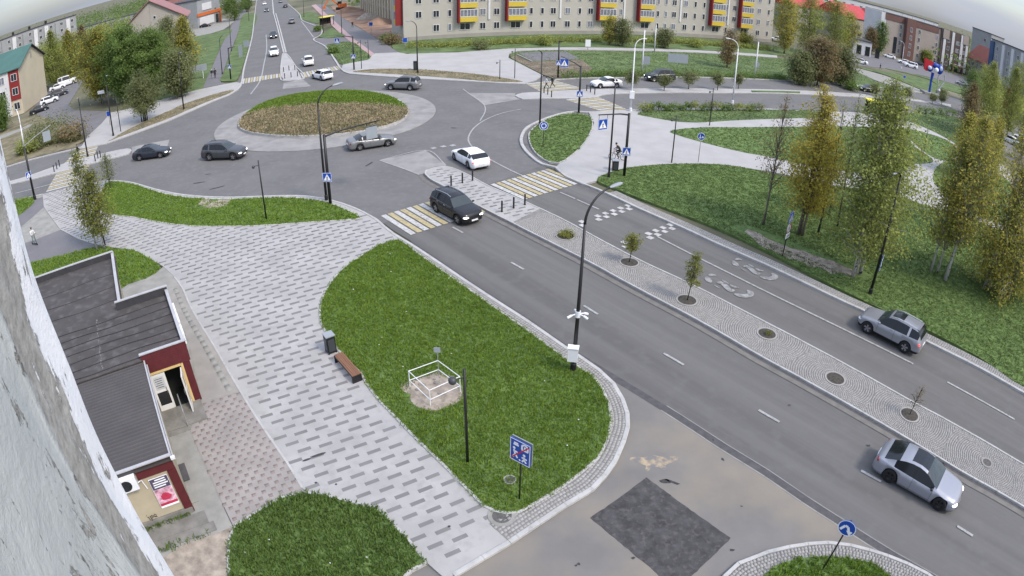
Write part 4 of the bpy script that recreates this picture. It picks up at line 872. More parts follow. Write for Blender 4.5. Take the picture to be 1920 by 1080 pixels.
def lamp(base, hgt, arm_off, head_z, label, group='tall curved street lamps', head=1.0, kink=.82, m='black_metal', hm='lamp_grey', r0=.11, r1=.055, mid=None, name='street_lamp', curve=True):
    x, y = base; t = thing(name, label, 'street lamp', (x, y, .0), group=group)
    MB().lathe([(r0*2.0,0),(r0*2.0,.06),(r0*1.35,.08),(r0*1.3,.5),(r0,.55)], n=12).build('base_plate', M[m], t)
    zk = hgt*kink
    if mid:                                  # two-tone post
        MB().tube([(0,0,.05),(0,0,mid)], [r0, r0*.85], 10).build('pole', M[m], t, smooth=True)
        MB().tube([(0,0,mid),(0,0,zk)], [r0*.75, r1], 10).build('pole', M['white_metal'], t, smooth=True); am = 'white_metal'
    else: MB().tube([(0,0,.05),(0,0,zk)], [r0, r1*1.1], 10).build('pole', M[m], t, smooth=True); am = m
    ax, ay = arm_off; pts = []
    for q in np.linspace(0, 1, 12):
        a = q*math.pi/2*.93; pts.append((ax*(1-math.cos(a)), ay*(1-math.cos(a)), zk+(head_z-zk)*math.sin(a)))
    MB().tube(pts, np.linspace(r1*1.1, r1*.75, 12), 8).build('arm', M[am], t, smooth=True)
    d = Vector((ax, ay, 0)).normalized(); e = Vector(pts[-1]); hd = MB(); L_ = .85*head; v = []
    prof = [(-.06,.03),(.05,.06),(.2,.105),(.5,.125),(.75,.10),(.85,.03)]
    P = [e + d*(q*head) + Vector((0,0,.10*q*head)) for q, _ in prof]
    hd.tube(P, [r_*head for _, r_ in prof], 12)
    s_ = np.array(e); hd.v = [(a, b, e.z+(c-e.z)*.62 if True else c) for a, b, c in hd.v]
    h = hd.build('lamp_head', M[hm], t, smooth=True)
    mb = MB().tube([P[2]-Vector((0,0,.045*head)), P[4]-Vector((0,0,.045*head))], .055*head, 8); mb.v = [(a,b,e.z+(c-e.z)*.62-.02) for a,b,c in mb.v]; mb.build('lens', M['lamp_off'], h)
    return t
# --- the lamp beside the big lawn, with its cameras and cabinet
t = lamp(G(1074,697), 9.3, (1.18,1.0), 8.95, 'tall black curved lamp carrying white cameras and a cabinet beside the big lawn', head=.95)
mb = MB()
for a in (R(200), R(20), R(330), R(100)):
    c, s = math.cos(a), math.sin(a); co_ = MB().tube([(c*.30,s*.30,3.22),(c*.50,s*.50,3.14)], [.06,.06], 8).build('camera', M['white_metal'], t); MB().tube([(c*.08,s*.08,3.25),(c*.32,s*.32,3.22)], .03, 6).build('camera_bracket', M['white_metal'], co_)
mb = MB().lathe([(.13,3.1),(.13,3.4)], n=12); mb.build('camera_collar', M['white_metal'], t)
cab = MB().box((-.10,-.24,1.22),(.46,.30,.72), R(-10)); cab = cab.build('cabinet', M['white_metal'], t); MB().box((-.10,-.24,1.60),(.52,.36,.04), R(-10)).build('lid', M['white_metal'], cab)
lamp(G(612.5,377.5), 9.3, (1.05,1.15), 8.95, 'tall black curved lamp at the crescent lawn beside the gantry', head=1.1)
t = lamp(G(1630,554), 8.9, (-.75,-.5), 8.62, 'tall black lamp with a tilted blue plate among the right-hand birches', head=.7, kink=.93)
o = plate(t, .62, 1.05, 2.55, y=-.17, rz=0); o.rotation_euler = (0, 0, R(50)); o.location = (.12,-.12,2.5)
mb = MB(); mb.box((-.1,-.02,.22),(.22,.008,.16)).box((.12,-.02,.22),(.10,.008,.22)).box((0,-.02,-.22),(.4,.008,.10)).box((-.1,-.02,-.02),(.2,.008,.08)); stuff(mb.build('pictogram', M['sign_white'], o))
lamp(G(1012,237.5), 8.5, (-.5,-.15), 8.3, 'tall black lamp standing in the lawn by the roundabout sign', head=.55, kink=.93, r0=.10)
lamp(G(1141,335), 8.7, (-.5,-.25), 8.45, 'tall black lamp left of the crosswalk gantry by the cyclist', head=.5, kink=.93, r0=.09)
lamp(G(783,138), 8.6, (-1.0,-.2), 8.25, 'tall lamp on the brown verge in front of the cream building', head=.9, r0=.12)
lamp(G(345,207), 8.8, (.9,-.9), 8.5, 'tall black lamp on the verge below the big left trees', head=.9)
lamp(G(213,256), 8.8, (.9,-.9), 8.5, 'tall black lamp by the far-left crosswalk corner', head=.9)
lamp(G(165,295), 8.0, (.6,-.9), 7.7, 'black lamp rising behind the young plaza tree', head=.8)
t = lamp(G(66,375), 10.2, (-.7,.3), 10.0, 'black and white lamp at the left edge holding a sign arm', mid=6.0, head=.7, r0=.14)
mb = MB().tube([(0,0,6.0),(1.2,1.0,6.6),(2.7,2.2,7.2)], .05, 8); mb.build('sign_arm', M['galv'], t); o = plate(t, .9, 1.1, 6.1, m='sign_back', border=False); o.location = (2.2,1.8,6.2); o.rotation_euler = (0,0,R(40))
cross_sign(t, .7, 2.9, -.2, .0, R(60))
lamp(G(1182,210), 9.2, (.9,.25), 9.0, 'white arched lamp with a small box at the east crossing', m='white_metal', hm='white_metal', head=.8, kink=.86, r0=.13, group='white arched lamps on the east road')
lamp(G(1373,195), 9.4, (-1.3,.1), 9.1, 'white arched lamp further along the east road', m='white_metal', hm='white_metal', head=.9, kink=.84, r0=.13, group='white arched lamps on the east road')
MB().box((0,-.25,2.2),(.55,.3,.9)).build('cabinet', M['white_metal'], bpy.data.objects[[o.name for o in COL.objects if o.get('label','').startswith('white arched lamp with')][0]])
lamp(G(1690,128), 8.5, (-.9,.2), 8.2, 'pale curved lamp far off by the far street', m='white_metal', hm='white_metal', head=.8, group='white arched lamps on the east road')
lamp(G(1895,186), 8.0, (-1.2,.3), 7.7, 'pale curved lamp at the right edge behind the trees', m='white_metal', hm='white_metal', head=.9, group='white arched lamps on the east road')
lamp(G(127,152), 8.5, (-1.2,.2), 8.2, 'pale curved lamp behind the parked vehicles on the left', m='white_metal', hm='white_metal', head=.9, group='white arched lamps on the east road')
for (u, v), h_, lb in (((1203,143),7.4,'left straight white post in the east lawn'),((1415,147),6.6,'right straight white post in the east lawn'),((1227,97),5.5,'short white post by the pale footpath before the cream building')):
    t = thing('white_post', lb, 'post', G(u,v), group='straight white posts'); MB().tube([(0,0,0),(0,0,h_)], [.12,.09], 10).build('pole', M['white_metal'], t, smooth=True); MB().lathe([(.11,0),(.06,.05),(.01,.09)], (0,0,h_), 8).build('cap', M['white_metal'], t)
# avenue lamps, thin and dark
for (u, v), h_, lb in (((606,63),9.0,'thin dark lamp by the yellow bus shelter'),((434,97),8.5,'thin dark lamp beside the avenue footpath'),((417,140),7.5,'thin dark post where the avenue footpath begins'),((570,33),8.0,'thin dark lamp on the avenue past the bus bay'),((467,40),8.0,'thin dark lamp on the left avenue verge'),((641,64),9.0,'thin dark lamp along the pink cycle path')):
    lamp(G(u,v), h_, (.9,-.2), h_-.25, lb, head=.8, group='thin lamps along the avenue', r0=.09, r1=.045)
# --- short park lamps
def park_lamp(base, h_, label, side=-1, ball=.13):
    t = thing('park_lamp', label, 'park lamp', base, group='short park lamps with round projectors')
    MB().lathe([(.13,0),(.13,.04),(.07,.06)], n=10).build('base_plate', M['black_metal'], t)
    MB().tube([(0,0,.05),(0,0,h_)], [.062,.05], 10).build('pole', M['black_metal'], t, smooth=True)
    MB().tube([(0,0,h_-.38),(side*.36,-.08,h_-.40)], .022, 6).build('bracket', M['black_metal'], t)
    mb = MB().sphere((side*.42,-.10,h_-.46), (ball,ball,ball), 12, 8); mb.build('projector', M['lamp_dark'], t, smooth=True)
M['lamp_dark'] = mat('lamp_dark', (.045,.05,.055), .35)
for b, h_, lb in ((G(500,414),4.75,'short black park lamp in the crescent lawn'),(G(877,872),4.83,'short black park lamp with a round projector in the big lawn'),(G(1259,307),4.67,'short black park lamp at the edge of the broad right-hand lawn'),(G(1330,237),4.6,'short black park lamp between the two narrow park lawns'),(G(1728,303),4.5,'short black park lamp by the park path behind the birches'),(G(965,148),4.5,'short black park lamp at the tip of the brown verge'),(G(937,150),3.0,'very short black post on the brown verge'),(G(678,130),4.9,'short black park lamp beside the northern gantry'),(G(691,110),3.4,'short thin black post at the pink cycle path'),(G(198,462),4.8,'short black park lamp behind the kiosk at the young tree'),(G(227,248),5.2,'black park lamp among the stems on the left verge')):
    park_lamp(b, h_, lb, ball=.16 if 'round projector in' in lb else .12)
# --- crossing gantries
def gantry(base, arm, label, sign_on_pole=True, hang=None, rz=0, h_=5.65, hang_t=.7):
    t = thing('sign_gantry', label, 'sign gantry', base, group='black gantries over the crossings')
    MB().lathe([(.24,0),(.24,.04),(.13,.06)], n=12).build('base_plate', M['black_metal'], t)
    MB().tube([(0,0,.04),(0,0,h_)], [.125,.105], 12).build('pole', M['black_metal'], t, smooth=True)
    ax, ay = arm; MB().tube([(0,0,h_-.18),(ax*.05,ay*.05,h_-.12),(ax*.3,ay*.3,h_+.02),(ax,ay,h_+.12)], [.075,.075,.065,.045], 8).build('arm', M['black_metal'], t, smooth=True)
    if sign_on_pole: cross_sign(t, .72, 2.35, 0, 0, 0).location = (-.02*math.sin(rz), -.17, 2.35)
    if hang:
        p_ = (ax*hang_t, ay*hang_t, h_-.72); an = math.atan2(ay, ax)
        if hang == 'back':
            o = plate(t, .98, 1.1, 0, m='sign_back', border=False); o.location = p_; o.rotation_euler = (0,0,an)
            [MB().box((0,-.02,zz_),(1.0,.02,.05)).build('brace', M['black_metal'], o) for zz_ in (.52,-.52)]
        else: o = cross_sign(t, .92, 0); o.location = p_; o.rotation_euler = (0,0, an if ax > 0 else an+math.pi)
        for q in (-.42,.42): MB().tube([(q,0,.45),(q,0,.82)], .018, 5).build('hanger', M['black_metal'], o)
    return t
gantry(G(620,385), (3.5,3.1), 'black gantry over the near crossing with a grey sign back hanging', hang='back', hang_t=.86)
gantry(G(1170,332), (-2.75,-1.55), 'black gantry at the right of the near crossing with a hanging blue sign', hang='front', hang_t=.84)
gantry(G(1085,212), (-1.9,5.6), 'black gantry at the tip of the rounded lawn before the east crossing', hang=None)
gantry(G(664,132), (-3.0,.9), 'black gantry on the north corner with a hanging blue sign', hang='front', hang_t=.95)
gantry(G(433,150), (1.6,-.6), 'black gantry on the left of the avenue crossing', hang=None)
gantry(G(1046,147), (.6,-1.4), 'black gantry post beyond the east crossing', hang=None)
# --- bollards
bol = None; bspots = [('near crossing', [(846,348),(867,343),(886,338),(941,397),(963,390),(984,384)]), ('far-left crossing', [(102,322),(107,317),(112,312),(179,302),(184,297),(189,295)]), ('avenue crossing', [(532,135),(542,132),(553,131),(534,147),(546,145),(558,143)]), ('east crossing', [(1020,174),(1027,177),(1034,182),(1100,170),(1107,173),(1115,177)])]
pos6 = ['first of the far row','middle of the far row','last of the far row','first of the near row','middle of the near row','last of the near row']
alt6 = ['left one of the left trio','middle one of the left trio','right one of the left trio','left one of the right trio','middle one of the right trio','right one of the right trio']
for nm, pts in bspots:
    for i, (u, v) in enumerate(pts):
        lb = f'black bollard on the {nm} refuge, {(pos6 if nm in ("near crossing","avenue crossing") else alt6)[i]}'; g = G(u, v, .12)
        if bol is None:
            bol = thing('bollard', lb, 'bollard', (*g,.115), group='black bollards on the crossing refuges')
            MB().lathe([(.065,0),(.065,.82),(.05,.86),(.01,.87)], n=12).build('post', M['black_metal'], bol); MB().lathe([(.09,0),(.09,.02),(.066,.03)], n=12).build('flange', M['black_metal'], bol)
        else: dup(bol, (*g,.115), 0, lb)
# --- free-standing signs
def post(t, h_, r_=.032, m='black_metal'): MB().tube([(0,0,0),(0,0,h_)], r_, 8).build('post', M[m], t, smooth=True)
def disc(par, rad, z, name='sign_disc', m='sign_blue', y=-.05):
    mb = MB().tube([(0,.012,0),(0,-.012,0)], rad, 28); o = mb.build(name, M[m], par); o.location = (0, y, z)
    r_ = MB(); n = 28; v = []
    for a_, yy in ((rad,-.0125),(rad*.91,-.0125)): v += [(a_*math.cos(2*math.pi*j/n), yy-.003, a_*math.sin(2*math.pi*j/n)) for j in range(n)]
    r_.add(v, [(j,(j+1)%n,n+(j+1)%n,n+j) for j in range(n)]); r_.build('border', M['sign_white'], o); return o
def strokes(o, lst, wd, m='sign_white', yy=-.02, name='pictogram'):
    f = MB()
    for a in lst:
        for p_, q in zip(a[:-1], a[1:]): f.beam((p_[0],yy,p_[1]),(q[0],yy,q[1]), wd, .006, up=(0,-1,0))
    return stuff(f.build(name, M[m], o))
t = thing('traffic_sign', 'blue end of residential zone sign with a red slash in the big lawn', 'traffic sign', (*G(974,935,.16),.15), R(-36), 'free-standing traffic signs'); post(t, 3.0)
o = plate(t, .86, 1.06, 2.55); o2 = plate(t, .86, 1.06, 2.55, y=.06, m='sign_back', border=False, name='sign_back')
strokes(o, [[(-.28,.28),(-.06,.28)],[(-.26,.36),(-.08,.36)],[(.06,.18),(.34,.18)],[(.08,.18),(.08,.38),(.20,.46),(.32,.38),(.32,.18)],[(.20,.22),(.20,.36)],[(-.26,.02),(-.2,-.18),(-.30,-.36)],[(-.2,-.18),(-.10,-.34)],[(-.28,-.04),(-.10,-.06)],[(.18,-.14),(.18,-.28),(.10,-.40)],[(.18,-.28),(.28,-.40)],[(.08,-.2),(.30,-.22)],[(-.02,-.40),(.02,-.36)]], .07)
[MB().sphere((xx_,-.02,zz_),(.06,.006,.06),8,5).build('pictogram_head', M['sign_white'], o) for xx_, zz_ in ((-.25,.10),(.18,-.06))]; strokes(o, [[(-.36,-.42),(.38,.44)]], .045, 'sign_red', -.026, 'slash')
t = thing('traffic_sign', 'round blue sign with a bent white arrow at the bottom right', 'traffic sign', (*G(1542,1068,.16),.15), R(-44), 'free-standing traffic signs'); post(t, 2.85)
o = disc(t, .36, 2.5); strokes(o, [[(-.22,-.16),(-.10,.08),(.02,.08),(.14,-.12)]], .10); flat([(.02,-.10),(.27,-.06),(.20,-.28)], -.0165).build('arrow_head', M['sign_white'], o)
t = thing('traffic_sign', 'round blue roundabout sign in the rounded lawn', 'traffic sign', G(1018,278), R(5), 'free-standing traffic signs'); post(t, 2.5); o = disc(t, .42, 2.25)
for k in range(3):
    a0 = R(90+120*k); strokes(o, [[(.22*math.cos(a), .22*math.sin(a)) for a in np.linspace(a0, a0-R(78), 6)]], .07, name='arrow')
    c = a0-R(84); flat([(.22*math.cos(c)+.10*math.cos(c), .22*math.sin(c)+.10*math.sin(c)), (.12*math.cos(c), .12*math.sin(c)), (.23*math.cos(c-R(32)), .23*math.sin(c-R(32)))], -.0165).build('arrow_head', M['sign_white'], o)
t = thing('traffic_sign', 'round blue shared path sign on the pale park paving', 'traffic sign', (*G(1309,304,.12),.12), R(-10), 'free-standing traffic signs'); post(t, 2.95, m='grey_metal'); o = disc(t, .36, 2.55)
strokes(o, [[(-.10,.18),(-.10,-.02),(-.18,-.2)],[(-.10,-.02),(-.02,-.2)],[(.06,-.1),(.14,.05),(.24,-.1)],[(.06,-.1),(.24,-.1)]], .05)
t = thing('traffic_sign', 'slanted stack of crossing sign, speed roundel and plate by the far kerb', 'traffic sign', (*G(1467,480,.15),.14), R(44), 'free-standing traffic signs'); post(t, 3.3, .04)
cross_sign(t, .72, 2.95); o = disc(t, .34, 2.12, m='sign_white'); 
n = 28; mb = MB(); mb.add([(.33*math.cos(2*math.pi*j/n),-.018,.33*math.sin(2*math.pi*j/n)) for j in range(n)]+[(.26*math.cos(2*math.pi*j/n),-.018,.26*math.sin(2*math.pi*j/n)) for j in range(n)], [(j,(j+1)%n,n+(j+1)%n,n+j) for j in range(n)]); mb.build('red_ring', M['sign_red'], o)
MB().sphere((0,-.018,0),(.10,.006,.15),10,6).build('blurred_symbol', M['sign_back'], o)
o = plate(t, .66, .34, 1.58, m='sign_white', border=False, name='plate'); strokes(o, [[(-.2,0),(-.05,0)],[(.05,0),(.22,0)]], .08, 'sign_black')
for (u, v), (uu, vv), w_, h_, m_, lb in (((1057,147),(1060,118),1.0,1.7,'x','tall blue crossing sign on a white post beyond the east crossing'),((696,63),(697,45),.9,.9,'sign_blue','small blue sign beside the reddish building site'),((760,96),(760,75),.9,.9,'sign_blue','small blue sign at the corner of the cream building'),((1269,137),(1276,110),3.4,1.5,'sign_back','grey direction board in the middle of the east lawn'),((1210,141),(1212,113),1.1,1.3,'sign_back','grey sign back beside the white post in the east lawn'),((1102,94),(1071,86),1.0,1.4,'sign_white','small white board by the pale footpath'),((452,108),(452,98),.9,2.6,'sign_back','pale narrow board on the avenue verge'),((463,93),(463,86),1.5,1.5,'sign_back','square grey sign back at the avenue kerb'),((1417,140),(1417,121),.9,1.0,'sign_back','small grey sign on the right end of the east lawn'),((207,236),(207,212),.7,.8,'sign_blue','small blue sign near the far-left crosswalk'),((1694,156),(1702,146),.8,.7,'sign_blue','tiny blue sign on the lawn below the far street'),((193,198),(192,172),1.6,.6,'sign_white','white and black stand under the big left trees')):
    g = G(u, v); d_ = np.linalg.norm(g); t = thing('sign_board', lb, 'sign', g, 0, 'distant signs'); zc = height((u,v),(uu,vv)); zc = max(1.4, min(zc, 4.2))
    post(t, zc+h_*.4, .05, 'grey_metal')
    if m_ == 'x': cross_sign(t, 1.25, zc)
    else: plate(t, w_, h_, zc, m=m_, border=(m_ == 'sign_blue'))
t = thing('information_board', 'long grey information board on two legs below the left trees', 'board', G(369,150), R(20)); 
for q in (-1.3,1.3): MB().tube([(q,0,0),(q,0,1.8)], .05, 6).build('leg', M['white_metal'], t)
MB().box((0,0,2.1),(4.2,.10,1.2)).build('panel', M['sign_back'], t); MB().box((0,-.06,2.1),(.06,.02,1.2)).build('divider', M['black_metal'], t)
# --- bench and litter bins
bc = [G(u,v,.55) for u, v in ((627,665),(641,661),(677.5,700),(660.5,706))]; ctr = sum(bc)/4; ax = (bc[2]+bc[3])/2-(bc[0]+bc[1])/2; L_ = np.linalg.norm(ax); Wd = .48
t = thing('bench', 'brown slatted bench with dark end frames at the lawn edge', 'bench', (*ctr,.12), math.atan2(ax[1], ax[0]))
for i in range(5): MB().box((0,-Wd/2+.05+i*.095,.43),(L_,.080,.04)).build('slat', M['wood'], t)
for q in (-1,1): MB().box((q*(L_/2-.045),0,.20),(.07,Wd+.02,.40)).build('end_frame', M['black_metal'], t)
MB().box((0,-Wd/2+.03,.365),(L_-.15,.04,.08)).box((0,Wd/2-.03,.365),(L_-.15,.04,.08)).build('rail', M['black_metal'], t)
def bin_(base, label, s=.46, h_=1.0, rz=R(-52)):
    t = thing('litter_bin', label, 'litter bin', (*base,.12), rz, 'dark litter bins')
    MB().box((0,0,h_*.5),(s*.92,s*.92,h_-.1)).build('body', M['black_metal'], t); MB().box((0,0,h_-.03),(s,s,.06)).build('lid', M['lamp_grey'], t)
    for a in range(4):
        c, s_ = math.cos(a*math.pi/2), math.sin(a*math.pi/2); MB().box((c*s*.47,s_*s*.47,h_*.48),(.02 if a%2==0 else s*.7,.02 if a%2 else s*.7,h_*.66)).build('side_panel', M['wood'] if a == 2 else M['lamp_dark'], t)
    for a, b in ((1,1),(1,-1),(-1,1),(-1,-1)): MB().box((a*s*.42,b*s*.42,.03),(.05,.05,.06)).build('foot', M['black_metal'], t)
bin_(G(621,659,.12), 'dark square litter bin next to the brown bench', .50, 1.05); bin_(G(1153,319,.12), 'dark litter bin between the two posts at the right of the crossing', .55, .95, 0); bin_(G(779,131,.12), 'dark litter bin at the lamp before the cream building', .6, 1.5, 0)
# --- white pipe enclosure with bare earth
top = [G(u,v,.9+.15) for u, v in ((766,696),(821,676),(862,706),(805,732))]; c0 = sum(top)/4
P = catmull(gpts([(747,725),(767,715),(792,707),(823,696),(848,708),(866,728),(864,750),(855,755),(830,765),(807,770),(775,758),(767,740)], .17), .25, True); P = P+rng.normal(0,.035,P.shape); struct(MB().prism(P, .1, .178).build('bare_earth', M['sand']))
t = thing('pipe_enclosure', 'white pipe rail enclosure round bare earth in the big lawn', 'railing', (*c0,.15)); loc = [q-c0 for q in top]
for i, q in enumerate(loc): MB().tube([(*q,0),(*q,.92 if i != 1 else 1.55)], .021, 8).build('post', M['white_metal'] if i != 1 else M['galv'], t)
for i in range(4):
    a, b = loc[i], loc[(i+1)%4]; MB().tube([(*a,.90),(*b,.90)], .019, 8).build('rail', M['white_metal'], t); MB().tube([(*a,.38),(*b,.38)], .018, 8).build('rail', M['white_metal'], t)
o = plate(t, .30, .26, 1.52, m='sign_back', border=False); o.location = (loc[1][0], loc[1][1]-.04, 1.52)
for k in range(9):
    q = c0+rng.normal(0,.55,2); s = random.uniform(.06,.16); mb = MB().sphere((0,0,0),(s,s*.8,s*.5),7,5); mb.v = [(x+random.uniform(-.01,.01),y,z) for x,y,z in mb.v]
    o = mb.build('stone', M['concrete_dark']); o.location = (*q,.19); tag(o, 'brown-grey stone lying inside the white pipe enclosure', 'stone', 'loose stones in the enclosure')
# --- bus shelters
def shelter(base, rz, L_, label, h_=2.5):
    t = thing('bus_shelter', label, 'bus shelter', base, rz)
    for q in (-L_/2+.1, L_/2-.1):
        for y in (-.6,.6): MB().box((q,y,h_/2),(.12,.12,h_)).build('post', M['black_metal'], t)
    MB().box((0,0,h_+.08),(L_+.3,1.7,.14)).build('roof', M['sign_yellow'], t); MB().box((0,.6,1.3),(L_-.3,.04,1.9)).build('back_pane', M['glass_dark'], t); MB().box((0,.35,.45),(L_-.6,.4,.06)).build('seat', M['wood'], t)
    return t
s_ = shelter(G(613,48), R(60), 4.2, 'yellow-roofed bus shelter beside the avenue'); s_.scale = (1,1,1)
shelter(G(1658,222), R(-4), 7.5, 'yellow-roofed bus shelter half hidden by the green birch')
# ================================================================== VEHICLES
def paint(name, c, rough=.28, metal=.0, coat=.1, var=0): return mat(name, c, rough, metal=metal, spec=.35, coat=coat)
CP = {'silver': paint('car_silver', (.29,.30,.335), .3, .4), 'grey': paint('car_grey', (.25,.255,.275), .32, .4), 'black': paint('car_black', (.012,.012,.014), .2), 'white': paint('car_white', (.66,.67,.69), .3),
      'darkgrey': paint('car_darkgrey', (.055,.058,.064), .28, .2), 'midgrey': paint('car_midgrey', (.17,.175,.18), .3, .3), 'navy': paint('car_navy', (.020,.024,.034), .25), 'darkgreen': paint('car_darkgreen', (.022,.030,.028), .25)}
PROF = {   # t from nose (0) to tail (1): centre-line height as a share of H ; belt share ; cabin stations
 'suv':  dict(top=[(0,.34),(.012,.42),(.03,.50),(.06,.555),(.14,.60),(.27,.645),(.30,.665),(.355,.78),(.41,.905),(.45,.955),(.55,1.0),(.70,.995),(.85,.965),(.90,.94),(.935,.83),(.965,.70),(.985,.60),(1,.45)], belt=[(0,.33),(.06,.50),(.27,.60),(.45,.615),(.80,.655),(.93,.675),(1,.44)], a=.285, ws=.43, rw0=.885, rw1=.972, b=(.555,.575), c=(.755,.785), d=.93, W=.95),
 'sedan':dict(top=[(0,.36),(.012,.44),(.03,.50),(.06,.54),(.14,.585),(.28,.645),(.31,.67),(.37,.80),(.43,.915),(.48,.97),(.55,1.0),(.62,.99),(.69,.95),(.75,.87),(.81,.765),(.85,.705),(.90,.69),(.955,.68),(.985,.62),(1,.46)], belt=[(0,.35),(.06,.49),(.28,.60),(.5,.625),(.78,.655),(.86,.67),(.95,.655),(1,.45)], a=.295, ws=.46, rw0=.70, rw1=.845, b=(.545,.56), c=(.70,.72), d=.80, W=.93),
 'fast': dict(top=[(0,.34),(.012,.42),(.03,.49),(.06,.54),(.14,.59),(.27,.65),(.30,.675),(.36,.79),(.42,.905),(.47,.96),(.54,1.0),(.62,.995),(.70,.955),(.78,.875),(.86,.775),(.92,.70),(.955,.665),(.985,.58),(1,.44)], belt=[(0,.33),(.06,.48),(.27,.585),(.5,.60),(.80,.635),(.92,.655),(.96,.64),(1,.43)], a=.285, ws=.45, rw0=.765, rw1=.915, b=(.555,.57), c=(.79,.80), d=.79, W=.95),
 'hatch':dict(top=[(0,.36),(.012,.44),(.03,.50),(.06,.55),(.14,.60),(.26,.655),(.29,.68),(.35,.80),(.41,.915),(.46,.965),(.55,1.0),(.68,.985),(.80,.94),(.86,.88),(.91,.78),(.95,.69),(.985,.60),(1,.45)], belt=[(0,.35),(.06,.50),(.26,.61),(.5,.635),(.80,.675),(.92,.69),(1,.44)], a=.275, ws=.44, rw0=.83, rw1=.945, b=(.55,.565), c=(.745,.765), d=.87, W=.93),
 'box':  dict(top=[(0,.36),(.01,.46),(.03,.54),(.06,.575),(.20,.60),(.255,.615),(.28,.66),(.32,.80),(.36,.93),(.39,.97),(.5,1.0),(.80,1.0),(.955,.98),(.975,.93),(.988,.70),(1,.46)], belt=[(0,.35),(.06,.53),(.25,.59),(.5,.60),(.96,.61),(1,.44)], a=.265, ws=.375, rw0=.955, rw1=.985, b=(.53,.55), c=(.74,.765), d=.945, W=.95)}
def build_car(name, label, kind, col, L_=4.6, W_=1.86, H_=1.66, wb=2.7, loc=(0,0), rz=0, detail=1, rim='rim', on=False, rails=None, sunroof=False, cladding=False, darkroof=False, group='cars in traffic', tail=False, cat='car', wr=None):
    P = PROF[kind]; t = thing(name, label, cat, (loc[0], loc[1], .03), rz, group); w = W_/2; wr = wr or (.36 if kind in ('suv','box') else .33)
    ns = 64 if detail == 2 else (46 if detail == 1 else 26)
    ts = np.unique(np.concatenate([np.linspace(0,1,ns), [P['a'],P['ws'],P['rw0'],P['rw1'],P['b'][0],P['b'][1],P['c'][0],P['c'][1],P['d'],.012,.03]])); 
    keep = [ts[0]]
    for q in ts[1:]:
        if q-keep[-1] > .004: keep.append(q)
    ts = np.array(keep)
    topx, topz = zip(*P['top']); bx_, bz_ = zip(*P['belt'])
    def sm(xs, zs, x): return np.interp(x, xs, zs)
    xf, xr = L_/2-.19*L_, 0; xfw = L_*.5-(L_-wb)*.46; xrw = xfw-wb; Ra = wr*1.17; sill = .18 if kind != 'suv' and kind != 'box' else .25
    plan = lambda q: sm((0,.01,.03,.07,.16,.3,.8,.93,.975,1), (.60,.70,.82,.92,.985,1,1,.965,.90,.80), q)
    V = []; fl = []
    for q in ts:
        x = L_/2-q*L_; zt = sm(topx, topz, q)*H_; zb_ = sm(bx_, bz_, q)*H_; ww = w*plan(q); zb_ = min(zb_, zt-.015)
        if kind in ('suv','hatch') and q > .93: ww *= 1
        zl = sill+ (.12*(1-q/.03) if q < .03 else 0)+(.14*((q-.965)/.035) if q > .965 else 0)
        for xc in (xfw, xrw):
            if abs(x-xc) < Ra: zl = max(zl, wr+math.sqrt(Ra*Ra-(x-xc)**2))
        zl = min(zl, zb_-.06); h_ = zt-zb_; cab = max(0, min(1, (h_-.04)/.18))
        ze = zb_+h_*(.86*cab+.55*(1-cab)); ins = h_*.40*cab+.05*(1-cab)*W_
        yb = ww*.945; yt = max(.1, yb-ins)
        z1 = max(zl+.02, sill+.16); z2 = max(z1+.02, zl+(zb_-zl)*.62)
        z1 = min(z1, zb_-.04); z2 = min(max(z2, z1+.01), zb_-.025)
        s = [(0,zl+.01 if zl < .4 else zl),(ww*.80,zl),(ww*.97,zl+.012),(ww*1.0,z1),(ww*.995,z2),(ww*.975,zb_-.012),(yb,zb_),(yt,ze),(yt*.80,zt-h_*.045*cab-.012*(1-cab)),(0,zt)]
        V.append([(x,y,z) for y,z in s])
    V = np.array(V); n, k = V.shape[:2]
    parts = {}
    def addq(key, i, j, side):
        q = [V[i,j],V[i+1,j],V[i+1,j+1],V[i,j+1]]
        if side < 0: q = [p_*(1,-1,1) for p_ in q]
        parts.setdefault(key, []).append((i,j,side))
    for i in range(n-1):
        tm = (ts[i]+ts[i+1])/2
        for j in range(k-1):
            for side in (1,-1):
                key = 'body'
                if j == 0: key = 'underbody'
                elif j in (1,2) and cladding: key = 'cladding'
                elif j == 6 and P['a']+.03 < tm < P['d'] and not (P['b'][0] < tm < P['b'][1]) and not (P['c'][0] < tm < P['c'][1]):
                    key = ('side_window', side, 0 if tm < P['b'][0] else (1 if tm < P['c'][0] else 2))
                elif j == 6 and P['b'][0] <= tm <= P['b'][1]: key = ('pillar', side)
                elif j in (7,8) and P['a'] < tm < P['ws']: key = 'windshield'
                elif j in (7,8) and P['rw0'] < tm < P['rw1']: key = 'rear_window'
                elif j == 8 and darkroof and P['ws'] <= tm < P['ws']+.20: key = 'roof_panel'
                elif j == 8 and sunroof and P['ws']+.03 <= tm < P['ws']+.20: key = 'sunroof'
                addq(key, i, j, side)
